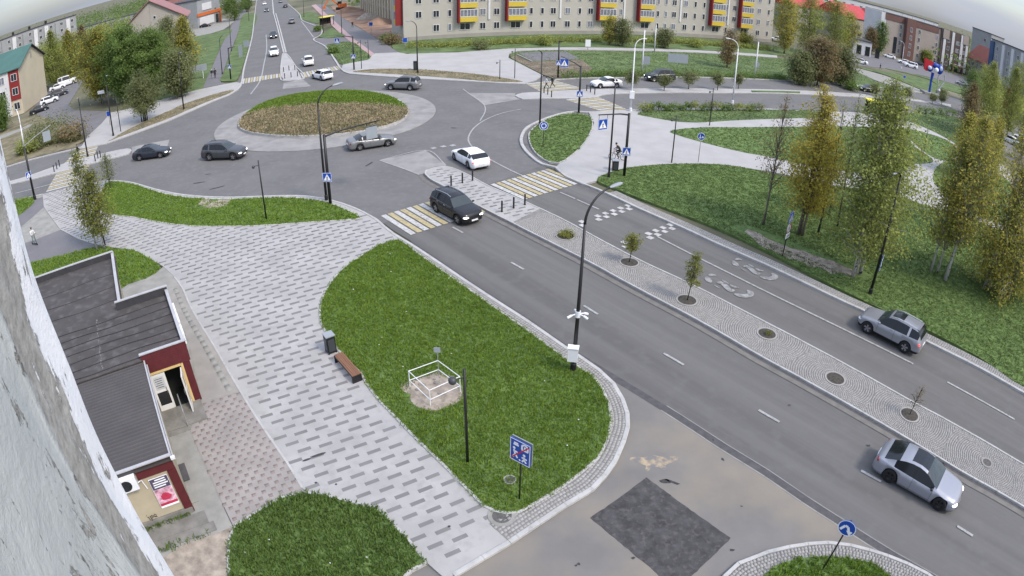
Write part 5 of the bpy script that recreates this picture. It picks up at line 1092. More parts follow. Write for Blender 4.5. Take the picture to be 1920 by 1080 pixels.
    def emit(key, nm, m, par, off=0.0):
        idx = {}; vv = []; ff = []
        for i, j, side in parts[key]:
            f = []
            for a, b in ((i,j),(i+1,j),(i+1,j+1),(i,j+1)):
                kk = (a, b, side if V[a,b,1] > 1e-6 else 0)
                if kk not in idx: idx[kk] = len(vv); vv.append(V[a,b]*(1,side,1))
                f.append(idx[kk])
            if side > 0: f = f[::-1]
            ff.append(f)
        if key == 'body':
            for e in (0, n-1):
                ring_ = [idx.setdefault((e,b,1 if V[e,b,1] > 1e-6 else 0), None) for b in range(1,k)]
                ring_ = []; 
                for side, rg in ((1, range(1,k)), (-1, range(k-2,0,-1))):
                    for b in rg:
                        kk = (e,b,side if V[e,b,1] > 1e-6 else 0)
                        if idx.get(kk) is None: idx[kk] = len(vv); vv.append(V[e,b]*(1,side,1))
                        ring_.append(idx[kk])
                ff.append(ring_ if e else ring_[::-1])
        me = bpy.data.meshes.new(nm); me.from_pydata([tuple(map(float,q)) for q in vv], [], ff); me.materials.append(m); me.polygons.foreach_set('use_smooth', [True]*len(ff)); me.update()
        return put(nm, me, par)
    body = emit('body', 'body', CP[col], t)
    for key in list(parts):
        if key == 'body': continue
        if key == 'underbody': emit(key, 'underbody', M['rubber'], t)
        elif key == 'cladding': emit(key, 'cladding', M['rubber'], t)
        elif key == 'windshield': emit(key, 'windshield', M['glass_wind'], t)
        elif key == 'rear_window': emit(key, 'rear_window', M['glass_car'], t)
        elif key in ('roof_panel','sunroof'): emit(key, key, M['glass_car'], t)
        elif key[0] == 'pillar': emit(key, 'pillar', M['sign_black'], t)
        else: emit(key, 'side_window', M['glass_car'], t)
    def P_at(q, j):       # body surface point
        i = int(np.argmin(abs(ts-q))); return V[i,j]
    # wheels
    for xc in (xfw, xrw):
        for s in (1,-1):
            wo = bpy.data.objects.new('wheel', None); COL.objects.link(wo); wo.parent = t; wo.location = (xc, s*(w-.115), wr); nseg = 24 if detail == 2 else 16
            mb = MB().lathe([(wr*.62,-.105),(wr*.90,-.11),(wr,-.08),(wr,.08),(wr*.90,.11),(wr*.62,.105)], n=nseg, cap=False); mb.v = [(x, s*z, y) for x, y, z in mb.v]; mb.build('tyre', M['rubber'], wo, smooth=True)
            mb = MB().lathe([(wr*.64,-.06),(wr*.64,.085),(wr*.56,.075),(wr*.50,.045),(wr*.15,.05),(.01,.055)], n=nseg); mb.v = [(x, s*z, y) for x, y, z in mb.v]
            r_ = mb.build('rim', M['rim_dark'] if detail == 2 else M[rim], wo, smooth=True)
            if detail == 2:
                sp_ = MB()
                for a in range(5):
                    an = a*2*math.pi/5+.3
                    for da in (-.16,.16): sp_.beam((wr*.08*math.cos(an), s*.075, wr*.08*math.sin(an)), (wr*.60*math.cos(an+da), s*.085, wr*.60*math.sin(an+da)), .05, .03, up=(0,1,0))
                sp_.build('spokes', M[rim], r_)
    # lamps, mirrors, plates, grille
    for s in (1,-1):
        p_ = P_at(.035, 5); hl = MB().sphere((p_[0]-.04, s*p_[1]*.80, p_[2]-.03), (.17,.24,.075), 10, 6); hl.build('headlight', M['lamp_on'] if on else M['lamp_off'], t, smooth=True)
        p_ = P_at(.975, 5); tl = MB().sphere((p_[0]+.02, s*p_[1]*.82, p_[2]-.05), (.085,.24,.085), 10, 6); tl.build('tail_light', M['tail_on'] if tail else M['tail'], t, smooth=True)
        if detail:
            p_ = P_at(P['a']+.055, 6); mb = MB().sphere((p_[0], s*(w+.06), p_[2]+.07), (.075,.11,.07), 10, 6); mb.box((p_[0], s*(w-.03), p_[2]+.03),(.05,.12,.04)); mb.build('mirror', M['sign_black'] if (darkroof or col == 'black') else CP[col], t, smooth=True)
    gx = L_/2
    MB().box((gx-.02,0,H_*.30),(.07,W_*.46,H_*.085)).build('grille', M['sign_black'], t); MB().box((gx-.005,0,H_*.215),(.06,W_*.56,H_*.05)).build('lower_grille', M['sign_black'], t)
    MB().box((gx+.025,0,H_*.25),(.02,.52,.11)).build('number_plate', M['plate'], t); MB().box((-gx-.012,0,H_*(.40 if kind != 'sedan' else .42)),(.03,.52,.11)).build('number_plate', M['plate'], t)
    if detail == 2:
        se = MB()
        for q in (P['a']+.03, sum(P['b'])/2, P['c'][0]):
            for s in (1,-1):
                i = int(np.argmin(abs(ts-q))); pts = [(V[i,j,0], s*(V[i,j,1]+.001), V[i,j,2]) for j in (2,3,4,5,6)]
                if V[i,2,2] < .45: se.tube(pts, .007, 4)
        stuff(se.build('door_seam', M['sign_black'], t))
        for q in (P['b'][0]-.03, P['c'][0]-.035):
            for s in (1,-1):
                i = int(np.argmin(abs(ts-q))); a = V[i,5]; MB().box((a[0], s*(a[1]+.012), a[2]-.05),(.17,.03,.03)).build('door_handle', M['chrome'] if rails else CP[col], t)
        for s in (1,-1):          # bright line under the windows
            pts = [(V[i,6,0], s*(V[i,6,1]+.004), V[i,6,2]) for i in range(n) if P['a']+.03 < ts[i] < P['d']]; MB().tube(pts, .010, 4).build('window_trim', M['chrome'] if rails else M['sign_black'], t)
        pts = [V[i,9] for i in range(n) if P['rw0']-.012 < ts[i] < P['rw0']+.02]
        if kind != 'fast': MB().box((float(pts[0][0])-.02,0,float(pts[0][2])+.0),(.16,W_*.62,.03)).build('spoiler', CP[col] if not darkroof else M['sign_black'], t)
    if rails:
        for s in (1,-1):
            idx = [i for i in range(n) if P['ws'] < ts[i] < P['rw0']-.02]; pts = [(V[i,8,0], s*(V[i,8,1]+.05), V[i,8,2]+.035) for i in idx]; MB().tube(pts, .02, 6).build('roof_rail', M['chrome'] if rails == 'chrome' else M['sign_black'], t)
    return t
def car_by_wheels(rear, front, near_left, W_=1.86, z=0.0):
    """stand a car on the measured contact points of its two visible wheels"""
    a, b = G(*rear), G(*front); d = (b-a)/np.linalg.norm(b-a); lf = np.array((-d[1], d[0])); mid = (a+b)/2
    c = mid - lf*(W_/2-.1)*(1 if near_left else -1)
    return c, math.atan2(d[1], d[0]), np.linalg.norm(b-a)
def place(rear, front, nl, *a, **k):
    W_ = k.get('W_', 1.86); c, rz, m_ = car_by_wheels(rear, front, nl, W_); k['loc'] = c; k['rz'] = rz
    return build_car(*a, **k)
place((1662,903), (1750,953), False, 'car', 'silver fastback car with dark roof glass in the near carriageway', 'fast', 'silver', L_=4.75, W_=1.88, H_=1.46, wb=2.85, detail=2, rim='rim_dark', darkroof=True, on=True, wr=.36)
place((1692,661), (1627,627), True, 'car', 'silver-grey SUV with sunroof in the far carriageway by the kerb', 'suv', 'grey', L_=4.45, W_=1.85, H_=1.68, wb=2.66, detail=2, rails='chrome', sunroof=True, tail=True, cladding=True, wr=.37)
place((817,398), (858,421), False, 'car', 'black SUV with lit headlights driving over the near crossing', 'suv', 'black', L_=4.5, W_=1.86, H_=1.68, wb=2.68, detail=2, rails='chrome', on=True, wr=.37)
place((879,317), (853,301), True, 'car', 'white car with a red tail lamp leaving the near crossing', 'hatch', 'white', L_=4.5, W_=1.82, H_=1.45, wb=2.62, detail=2, tail=True)
place((674,283), (726,275), False, 'car', 'grey sedan behind the hanging sign on the roundabout', 'sedan', 'midgrey', L_=4.75, W_=1.84, H_=1.46, wb=2.78, detail=2, on=True)
place((393,302), (436,301), False, 'car', 'dark SUV with a lit headlight on the near side of the roundabout', 'suv', 'darkgrey', L_=4.85, W_=1.92, H_=1.72, wb=2.85, detail=2, on=True, rails='black', wr=.38)
place((262,302), (300,297), False, 'car', 'dark sedan entering the roundabout at the left', 'sedan', 'navy', L_=4.55, W_=1.8, H_=1.45, wb=2.68, detail=2, on=True)
place((770,170), (734,169), True, 'car', 'grey-green SUV on the far side of the roundabout', 'suv', 'midgrey', L_=4.9, W_=1.9, H_=1.85, wb=2.8, detail=1, on=True, rails='black', wr=.38)
place((602,151.5), (589,148.5), True, 'car', 'white crossover turning into the avenue at its crossing', 'suv', 'white', L_=4.4, W_=1.84, H_=1.55, wb=2.6, detail=1)
place((1156,164.5), (1127,165.5), True, 'car', 'white sedan at the east crossing', 'sedan', 'white', L_=4.55, W_=1.78, H_=1.45, wb=2.65, detail=1)
place((1262,154), (1222,154), True, 'car', 'dark SUV with two lit headlights on the east road', 'suv', 'darkgreen', L_=4.9, W_=1.95, H_=1.9, wb=2.85, detail=1, on=True, wr=.39)
AV = G(510,20)-G(545,120); AVA = math.atan2(AV[1], AV[0])             # direction up the avenue
def at_px(u, v, rz, *a, **k): k['loc'] = G(u, v); k['rz'] = rz; k.setdefault('detail', 0); return build_car('car', *a, **k)
up, dn = AVA, AVA+math.pi
at_px(578,122, up, 'white SUV with a spare wheel seen from behind on the avenue', 'suv', 'white', L_=4.2, H_=1.8, wb=2.5, detail=1)
at_px(514,104, dn, 'white pickup-like SUV waiting left of the avenue refuge', 'suv', 'white', L_=4.9, H_=1.85, wb=2.9, on=True, detail=1)
at_px(513,71, dn, 'dark car with two lit headlights behind the white SUV on the avenue', 'suv', 'navy', L_=4.6, H_=1.75, on=True, detail=1)
at_px(547,44, up, 'dark-bumpered grey car driving away up the avenue', 'suv', 'midgrey', L_=4.5, H_=1.6)
at_px(500,22, dn, 'distant car with dazzling headlights on the avenue', 'suv', 'navy', on=True)
at_px(496,9, dn, 'distant white sedan on the avenue', 'sedan', 'white', H_=1.45)
at_px(535,14, up, 'small distant black car on the right of the avenue', 'sedan', 'black', H_=1.45)
at_px(526,5, up, 'small distant grey car near the top of the avenue', 'sedan', 'midgrey', H_=1.45)
at_px(490,1, dn, 'farthest pale car at the top of the avenue', 'sedan', 'white', H_=1.45, on=True)
at_px(1627,172, R(182), 'dark car behind the round median bushes on the east road', 'sedan', 'navy', H_=1.45, on=True)
at_px(1690,178, R(178), 'dark car with a pale windscreen further right on the east road', 'hatch', 'black', H_=1.5)
pk = 'cars parked on the left'; 
at_px(74,210, R(40), 'dark car half hidden under the leftmost bush', 'sedan', 'navy', H_=1.45, group=pk); at_px(93,194, R(38), 'white SUV parked in front of the yellow house', 'suv', 'white', group=pk, detail=1)
at_px(112,180, R(38), 'dark grey SUV parked behind the white SUV', 'suv', 'darkgrey', group=pk, detail=1); at_px(108,168, R(38), 'white car parked behind the dark grey SUV', 'sedan', 'white', H_=1.45, group=pk)
at_px(127,160, R(38), 'tall white van parked last in the left row', 'box', 'white', L_=5.4, W_=2.0, H_=2.5, wb=3.2, group=pk, cat='van'); at_px(95,188, R(38), 'black car parked between the white SUV and the yellow house', 'sedan', 'black', H_=1.45, group=pk)
fs = 'cars on the far streets'
at_px(1612,119, R(170), 'white sedan driving on the far street', 'sedan', 'white', H_=1.45, group=fs, detail=1); at_px(1667,109, R(165), 'white car parked left before the brown block', 'hatch', 'white', H_=1.5, group=fs); at_px(1694,120, R(165), 'white car parked in the middle before the brown block', 'suv', 'white', group=fs)
at_px(1707,127, R(165), 'pale van parked right before the brown block', 'box', 'white', L_=4.8, H_=2.0, group=fs, cat='van'); at_px(1722,122, R(165), 'dark car parked behind the sculpture', 'sedan', 'navy', H_=1.45, group=fs); at_px(1457,78, R(150), 'white car parked at the right corner of the cream building', 'hatch', 'white', H_=1.5, group=fs)
at_px(1893,268, R(120), 'white car parked first at the right edge', 'hatch', 'white', H_=1.5, group=fs, detail=1); at_px(1916,266, R(120), 'white car parked second at the right edge', 'suv', 'white', group=fs, detail=1); at_px(385,51, R(20), 'black car parked before the orange shop', 'sedan', 'black', H_=1.45, group=fs)
at_px(1803,160, R(150), 'silver car beside the right-hand trees', 'sedan', 'silver', H_=1.45, group=fs)
# ================================================================== BUILDINGS
M['cream'] = mat('cream', (.375,.358,.318), .85, .05, .15, dirt=((.34,.32,.28), .6, .5, .85))
M['cream_base'] = mat('cream_base', (.26,.25,.225), .9, .08, .4)
M['bld_yellow'] = mat('bld_yellow', (.50,.375,.050), .7, .06, .5); M['bld_red'] = mat('bld_red', (.20,.022,.022), .7, .08, .5)
M['win_frame'] = mat('win_frame', (.56,.56,.57), .6); M['win_glass'] = mat('win_glass', (.022,.026,.033), .08, spec=.7); M['win_lit'] = mat('win_lit', (.16,.17,.20), .15, .3, 2)
M['green_roof'] = mat('green_roof', (.045,.11,.095), .6, .1, .4); M['red_roof'] = mat('red_roof', (.36,.035,.040), .6, .1, .5); M['rust_roof'] = mat('rust_roof', (.17,.052,.038), .7, .15, .5)
M['pink_roof'] = mat('pink_roof', (.26,.13,.125), .7, .1, .4); M['tan_wall'] = mat('tan_wall', (.46,.405,.30), .85, .06, .3); M['greige'] = mat('greige', (.30,.275,.25), .85, .06, .3)
M['brownwall'] = mat('brownwall', (.135,.075,.065), .8, .08, .3); M['beige2'] = mat('beige2', (.29,.255,.225), .85, .06, .2); M['dusk_brown'] = mat('dusk_brown', (.085,.065,.060), .8, .1, .3)
M['bwhite'] = mat('bwhite', (.52,.52,.53), .8, .06, .3); M['bgrey'] = mat('bgrey', (.25,.26,.27), .85, .08, .3); M['bblue'] = mat('bblue', (.035,.075,.16), .6, .1, .3); M['orange'] = mat('orange', (.50,.12,.03), .7); M['bark_roof'] = mat('bark_roof', (.05,.05,.055), .8)
def plane_hit(u, v, A, B):
    d = ray(u, v); D_ = (B-A)/np.linalg.norm(B-A); N_ = np.array((-D_[1], D_[0])); t = (A@N_)/(d[:2]@N_); q = d[:2]*t; return float((q-A)@D_), float(CAMH+d[2]*t)
_wm = {}
def win_mesh(w_, h_, kind):
    k = (round(w_,2), round(h_,2), kind)
    if k not in _wm:
        fr = MB(); e = .09
        fr.box((0,-.03,h_/2-e/2),(w_,.10,e)).box((0,-.03,-h_/2+e/2),(w_,.10,e)); fr.box((-w_/2+e/2,-.03,0),(e,.10,h_-2*e)).box((w_/2-e/2,-.03,0),(e,.10,h_-2*e))
        if w_ > .8: fr.box((0,-.03,0),(e*.8,.10,h_-2*e))
        gl = MB().box((0,.0,0),(w_-.02,.05,h_-.02))
        out_ = []
        for mb, nm, mt in ((fr,'window',M['win_frame']),(gl,'pane',M['win_glass'] if kind == 0 else M['win_lit'])):
            me = bpy.data.meshes.new(nm); me.from_pydata(mb.v, [], mb.f); me.materials.append(mt); me.update(); out_.append(me)
        _wm[k] = out_
    return _wm[k]
def window(par, x, z, w_=1.3, h_=1.45, y=-.03, kind=None, rz=0, sill=False):
    kind = (1 if random.random() < .22 else 0) if kind is None else kind; a, b = win_mesh(w_, h_, kind)
    o = put('window', a, par); o.location = (x, y, z); o.rotation_euler = (0,0,rz); put('pane', b, o); return o
def block(name, label, A, B, depth, h_, wall, roof='bark_roof', cat='building', group=None, base=None, rooft='flat'):
    """box building whose front runs A->B on the ground; local x along the front, y into the block"""
    A, B = np.asarray(A), np.asarray(B); L_ = float(np.linalg.norm(B-A)); t = thing(name, label, cat, A, math.atan2(B[1]-A[1], B[0]-A[0]), group)
    MB().box((L_/2, depth/2, h_/2),(L_, depth, h_)).build('wall', M[wall], t)
    if base: MB().box((L_/2, -.02, .45),(L_+.1,.14,.9)).build('plinth', M[base], t)
    if rooft == 'flat': MB().box((L_/2, depth/2, h_+.15),(L_+.5, depth+.5,.3)).build('roof', M[roof], t)
    return t, L_
def at_far(u, v, dist):
    d = ray(u, v)[:2]; return d/np.linalg.norm(d)*dist
def z_far(u, v, dist): d = ray(u, v); return CAMH+dist*d[2]/np.linalg.norm(d[:2])
# --- cream five-storey block
A, B = G(757,78), G(1446,80)
t, L_ = block('apartment_block', 'long cream five-storey block with yellow balconies and red strips', A, B, 13, 16.6, 'cream', base='cream_base')
WX = [6.9,9.8,13.1,17.0,20.1,24.4,28.0,30.6,33.2,36.7,39.7,42.4,46.3,50.4,57.0,60.6,62.9,65.3,68.7,71.7,74.5,78.5,82.0,84.6,88.3,93.4,3.2,97.0]
BAL = [(11.7,15.5),(22.3,26.5),(44.2,48.5),(54.9,58.9),(76.4,80.6),(86.2,90.4)]
for fl in range(5):
    zc = 2.45+3.06*fl
    for x in WX:
        inb = any(a-.3 < x < b+.3 for a, b in BAL)
        if inb and fl > 0: continue
        if x in (3.2,) and fl == 0: continue
        w_ = 2.3 if inb else (.8 if x in (9.8,28.0,30.6,39.7,50.4,60.6,62.9,71.7,74.5,82.0,97.0) else 1.35)
        window(t, x, zc, w_, 1.5)
for a, b in BAL:
    m_ = (a+b)/2; bw = b-a
    for fl in range(1,5):
        z0 = 3.55+3.06*(fl-1)
        bo = MB().box((m_,-.62,z0+.55),(bw,1.24,1.1)).build('balcony', M['bld_yellow'], t)
        MB().box((m_,-.62,z0+1.9),(bw-.04,1.2,1.6)).build('glazing', M['win_lit'], bo)
        fr = MB().box((m_,-1.24,z0+1.16),(bw,.06,.12)).box((m_,-1.24,z0+2.68),(bw,.06,.16))
        for q in np.linspace(a+.05,b-.05,6): fr.box((q,-1.24,z0+1.92),(.10 if abs(q-m_)>1e-3 else .2,.06,1.45))
        fr.build('frame', M['win_frame'], bo)
        if fl == 4: MB().box((m_,-.65,z0+2.86),(bw+.2,1.4,.2)).build('canopy', M['bld_yellow'], bo)
    MB().box((a-.18,-.68,9.6),(.34,1.40,12.4)).build('red_strip', M['bld_red'], t)
for x in (18.4,34.9,51.2,67.2,82.5): MB().box((x,-.10,10.1),(.42,.2,12.6)).build('white_riser', M['win_frame'], t)
for zz in (5.6,8.6,11.7): window(t, -.02, zz, 1.2, 1.4, y=6, rz=R(90))
for fl in range(1,5):
    z0 = 3.55+3.06*(fl-1); MB().box((-.7,2.2,z0+.55),(1.3,2.6,1.1)).build('balcony', M['bld_yellow'], t); MB().box((-.7,2.2,z0+1.85),(1.28,2.56,1.5)).build('glazing', M['win_lit'], t)
MB().box((-.75,.75,9.6),(1.5,.3,12.4)).build('red_strip', M['bld_red'], t)
# --- building under construction with piers
A, B = G(680,17), G(744,46)
t, L_ = block('unfinished_building', 'cream building with tall piers beside the reddish building site', A, B, 14, 15, 'dusk_brown')
for q in np.linspace(0, L_, 15): MB().box((q,-.35,7.5),(1.5,.7,15)).build('pier', M['tan_wall'], t)
for z in (3.6,7.2,10.8): MB().box((L_/2,-.2,z),(L_,.5,.6)).build('floor_band', M['greige'], t)
t = thing('excavator', 'orange excavator standing on the building site', 'excavator', G(640,18), R(200))
MB().box((0,1.0,.45),(3.6,.7,.9)).build('track', M['rubber'], t); MB().box((0,-1.0,.45),(3.6,.7,.9)).build('track', M['rubber'], t); MB().box((-.4,0,1.6),(3.0,2.4,1.3)).build('body', M['orange'], t); MB().box((.6,.6,2.5),(1.4,1.0,1.4)).build('cab', M['glass_dark'], t)
MB().beam((1.0,-.2,1.8),(4.0,-.2,4.6),.5).build('boom', M['orange'], t); MB().beam((4.0,-.2,4.6),(6.0,-.2,1.8),.4).build('stick', M['orange'], t); MB().box((6.0,-.2,1.3),(1.0,1.0,.9)).build('bucket', M['orange'], t)
for k, (u, v) in enumerate(((655,22),(690,35),(712,45))):
    mb = MB(); m_ = 12; R0 = (5.5,4,4.5)[k]; c = G(u, v); vv = [(R0*math.cos(a)*(1+.15*math.sin(3*a+k)), R0*.7*math.sin(a), .03) for a in np.linspace(0,2*math.pi,m_+1)[:-1]]
    top_ = [(x*.35, y*.35, 1.5+.3*math.sin(5*i)) for i, (x, y, _) in enumerate(vv)]; mb.add(vv+top_+[(0,0,1.8)], [(i,(i+1)%m_,m_+(i+1)%m_,m_+i) for i in range(m_)]+[(m_+i,m_+(i+1)%m_,2*m_) for i in range(m_)])
    o = mb.build('earth_heap', M['earth_red'] if k != 1 else M['sand'], smooth=True); o.location = (*c,.03); tag(o, ['reddish earth heap beside the excavator','pale sand heap in the middle of the site','reddish earth heap nearest the cream building'][k], 'earth heap', 'heaps on the building site')
# --- yellow gable house with green roof (left edge)
A, B = G(45,212), G(89,178); L_ = float(np.linalg.norm(B-A)); t = thing('gable_house', 'yellow gable house with a green roof at the left edge', 'house', A, math.atan2(B[1]-A[1], B[0]-A[0])); E_, RH, dep = 10.1, 13.5, 26
mb = MB(); mb.add([(0,0,0),(L_,0,0),(L_,0,E_),(L_/2,0,RH),(0,0,E_),(0,dep,0),(L_,dep,0),(L_,dep,E_),(L_/2,dep,RH),(0,dep,E_)], [(0,1,2,3,4),(6,5,9,8,7),(5,0,4,9),(1,6,7,2)]); mb.build('wall', M['tan_wall'], t)
for s in (0,1):
    x0, x1 = (-.5, L_/2) if s == 0 else (L_+.5, L_/2); z0 = E_-.3; mb = MB(); mb.add([(x0,-.6,z0),(x1,-.6,RH+.12),(x1,dep+.6,RH+.12),(x0,dep+.6,z0),(x0,-.6,z0+.18),(x1,-.6,RH+.3),(x1,dep+.6,RH+.3),(x0,dep+.6,z0+.18)], [(0,1,2,3),(7,6,5,4),(0,4,5,1),(3,2,6,7),(0,3,7,4),(1,5,6,2)]); mb.build('roof', M['green_roof'] if s == 0 else M['bark_roof'], t)
MB().box((L_/2,-.05,RH-2.1),(1.0,.1,1.3)).build('attic_vent', M['greige'], t)
for q in (1.45,): MB().box((-.06,q,6.6),(.12,2.7,6.6)).build('red_panel', M['bld_red'], t)
MB().box((-.06,14.5,5.2),(.12,23.2,9.6)).build('white_panel', M['bwhite'], t)
for q in (1.4,4.8,11,17,22):
    for z in (2.0,5.2,8.2): window(t, -.14, z, 1.6, 1.6, y=q, rz=R(-90))
# --- panel blocks, far left
A = np.array((-205.,175.)); B = np.array((-176.,215.)); t, L_ = block('panel_block', 'grey five-storey panel block behind the green roofed house', A, B, 14, 15.6, 'bgrey')
for q in np.linspace(4, L_-4, 9): MB().box((q,-.3,7.6),(1.8,.6,14.6)).build('balcony_stack', M['bwhite'] if int(q)%2 else M['bgrey'], t)
for q in np.linspace(2, L_-2, 10):
    for z in (2.3,5.2,8.1,11,13.8): window(t, q, z, 1.3, 1.4)
for q in (4,12,20,28,36): MB().box((q,5,16.4),(1.0,1.0,1.6)).build('chimney', M['sign_black'], t)
A = np.array((-228.,160.)); B = np.array((-205.5,174.5)); t, L_ = block('panel_block', 'white end wall of the panel block at the far left', A, B, 14, 15.2, 'bwhite'); window(t, 22, 8, 1.4, 6)
# --- grey gable house among the left trees
GBB = G(352,94); GBA = GBB+np.array((-15.2,-7.6))
A, B = GBA, GBB; L_ = float(np.linalg.norm(B-A)); t = thing('gable_house', 'grey gable house with a pink roof behind the left trees', 'house', A, math.atan2(B[1]-A[1], B[0]-A[0])); E_, RH, dep = 9.2, 15.2, 24
mb = MB(); mb.add([(0,0,0),(L_,0,0),(L_,0,E_),(L_/2-1,0,RH),(0,0,E_),(0,dep,0),(L_,dep,0),(L_,dep,E_),(L_/2-1,dep,RH),(0,dep,E_)], [(0,1,2,3,4),(6,5,9,8,7),(5,0,4,9),(1,6,7,2)]); mb.build('wall', M['greige'], t)
for s in (0,1):
    x0, x1 = (-.6, L_/2-1) if s == 0 else (L_+.8, L_/2-1); z0 = E_-.3; mb = MB(); mb.add([(x0,-.7,z0),(x1,-.7,RH+.1),(x1,dep,RH+.1),(x0,dep,z0),(x0,-.7,z0+.2),(x1,-.7,RH+.3),(x1,dep,RH+.3),(x0,dep,z0+.2)], [(0,1,2,3),(7,6,5,4),(0,4,5,1),(3,2,6,7),(0,3,7,4),(1,5,6,2)]); mb.build('roof', M['pink_roof'], t)
MB().box((L_+.06,3,4.2),(.5,3.0,8.4)).build('yellow_bay', M['bld_yellow'], t); MB().box((L_*.02+.3,-.05,2.4),(4,.1,4.6)).build('pink_panel', M['pink_roof'], t)
for z in (2.2,5.2,8): window(t, L_+.34, z, 1.4, 1.5, y=3, rz=R(90))
MB().box((L_/2-1,-.03,7.4),(.14,.1,14.5)).build('wall_joint', M['bgrey'], t); window(t, L_/2+.2, 10.6, .8, .9)
# --- orange shop
A, B = G(372,54), G(414,41); t, L_ = block('corner_shop', 'shop with orange bands and white windows left of the avenue', A, B, 16, 10.5, 'bgrey')
MB().box((L_/2,-.15,4.9),(L_+.4,.3,1.1)).build('orange_band', M['orange'], t); MB().box((L_-.4,-.2,2.4),(.9,.4,4.9)).build('orange_pier', M['orange'], t); MB().box((L_*.38,-.12,2.3),(L_*.62,.25,3.0)).build('shop_window', M['bwhite'], t); MB().box((L_*.4,-.12,7.6),(L_*.4,.25,2.6)).build('sign_board', M['bwhite'], t); MB().box((L_*.84,-.1,2.0),(1.6,.2,3.2)).build('doorway', M['glass_dark'], t)
# --- red roofed houses, right of the cream block
def gable(name, label, A, B, dep, E_, RH, wall, roof, wins=(), ridge='x'):
    A, B = np.asarray(A,float), np.asarray(B,float); L_ = float(np.linalg.norm(B-A)); t = thing(name, label, 'house', A, math.atan2(B[1]-A[1], B[0]-A[0]))
    MB().box((L_/2,dep/2,E_/2),(L_,dep,E_)).build('wall', M[wall], t)
    if ridge == 'x':
        mb = MB().add([(-.5,-.6,E_-.1),(L_+.5,-.6,E_-.1),(L_+.5,dep/2,RH),(-.5,dep/2,RH),(-.5,dep+.6,E_-.1),(L_+.5,dep+.6,E_-.1)], [(0,1,2,3),(3,2,5,4),(0,3,4),(1,5,2)]); mb.build('roof', M[roof], t)
    else:
        MB().add([(-.5,-.5,E_-.1),(L_/2,-.5,RH),(L_+.5,-.5,E_-.1),(-.5,dep,E_-.1),(L_/2,dep,RH),(L_+.5,dep,E_-.1)], [(0,3,4,1),(1,4,5,2),(3,5,4)]).build('roof', M[roof], t); MB().add([(0,-.02,E_),(L_,-.02,E_),(L_/2,-.02,RH-.3)], [(0,1,2)]).build('gable', M[wall], t)
        for s in (1,-1): MB().beam((L_/2,-.55,RH+.1),(L_/2+s*(L_/2+.6),-.55,E_-.1),.4,.5).build('verge_board', M['bwhite'], t)
    for x, z, w_, h_ in wins: window(t, x, z, w_, h_)
    return t
gable('red_roof_house', 'red roofed house half hidden behind the autumn trees', (104,235), (136,262), 14, 9, 14.5, 'greige', 'red_roof', [(q,z,1.4,1.5) for q in (6,12,18,24) for z in (3,6.5)])
gable('red_roof_house', 'red roofed house with a white trimmed gable right of the autumn trees', (121,221), (139,229.5), 15, 9.5, 14.2, 'greige', 'red_roof', [(q,z,1.4,1.6) for q in (3,7,11,15) for z in (2.6,6)])
gable('gable_wing', 'gable wing with brown panels beside the red roofed house', (139.5,229), (147,230), 13, 9.5, 14.0, 'greige', 'red_roof', ridge='y'); 
MB().box((143.2,229.0,5.6),(3.2,.5,8)).build('brown_panel', M['rust_roof'], bpy.data.objects['gable_wing']).matrix_parent_inverse = (Matrix.Translation(bpy.data.objects['gable_wing'].location)@Matrix.Rotation(bpy.data.objects['gable_wing'].rotation_euler[2],4,'Z')).inverted()
t, L_ = block('white_garage', 'white garage with dark openings behind the right-hand trees', at_far(1600,88,205), at_far(1634,92,207), 7, 4.5, 'bwhite')
for q in (2,5,8.5): MB().box((q,-.04,1.6),(1.6,.1,3)).build('opening', M['glass_dark'], t)
t, L_ = block('white_block', 'long white block on the skyline behind the red roofs', (118,330), (240,315), 14, 15.5, 'bwhite')
for q in np.linspace(4,118,22):
    for z in (9,12.5): window(t, q, z, 1.8, 1.7)
# --- brown and beige block at the right
A, B = G(1655,101), G(1808,140); t, L_ = block('apartment_block', 'brown and beige five-storey block with stair tower at the right', A, B, 15, 15.0, 'beige2')
MB().box((12.5,-.05,14.0),(26,.3,2.2)).build('cornice', M['brownwall'], t); MB().box((10.6,-.9,7.6),(4.4,2.0,15.6)).build('stair_tower', M['brownwall'], t); MB().box((34.5,-.25,7.7),(15.6,.6,15.6)).build('dark_bay', M['dusk_brown'], t)
for q in (28.5,33,38,41): MB().box((q,-.62,7.9),(1.3,.35,14.6)).build('pale_pier', M['bwhite'], t)
for q in (29,40): MB().box((q,-.7,13.6),(3.2,.5,3.6)).build('pale_panel', M['beige2'], t)
for z in (2.4,5.4,8.4,11.4):
    for q in (6.9,16.0,25.0): window(t, q, z, 1.1, 1.7)
    window(t, 10.6, z, 1.0, 1.7, y=-1.93)
    for q in (30.7,35.5,36.4,39.6): window(t, q, z, 1.2, 1.5, y=-.58)
MB().box((4.9,-.08,4.2),(1.5,.14,6.0)).build('stair_window', M['win_glass'], t); MB().box((36,-1.3,2.6),(6,2.4,.5)).build('porch', M['brownwall'], t); MB().box((33.3,-2.2,1.2),(.5,.5,2.4)).build('porch_post', M['brownwall'], t); MB().box((38.7,-2.2,1.2),(.5,.5,2.4)).build('porch_post', M['brownwall'], t)
for q in (0.4,9.0,14,20,25): MB().tube([(q,3,15),(q,3,17.4)], .08, 5).build('aerial', M['bgrey'], t)
MB().box((-1.2,6,7.6),(2.2,12,15.2)).build('white_side', M['bwhite'], t)
gable('rust_roof_house', 'low house with a rust red roof right of the brown block', at_far(1812,120,262), at_far(1864,130,246), 12, 7.5, 13.8, 'beige2', 'rust_roof', [(q,z,1.3,1.5) for q in np.linspace(2,14,5) for z in (2.4,5.6)])
t, L_ = block('grey_block', 'tall grey block rising behind the rust red roof', at_far(1820,90,310), at_far(1856,95,304), 14, z_far(1820,50,310), 'bgrey')
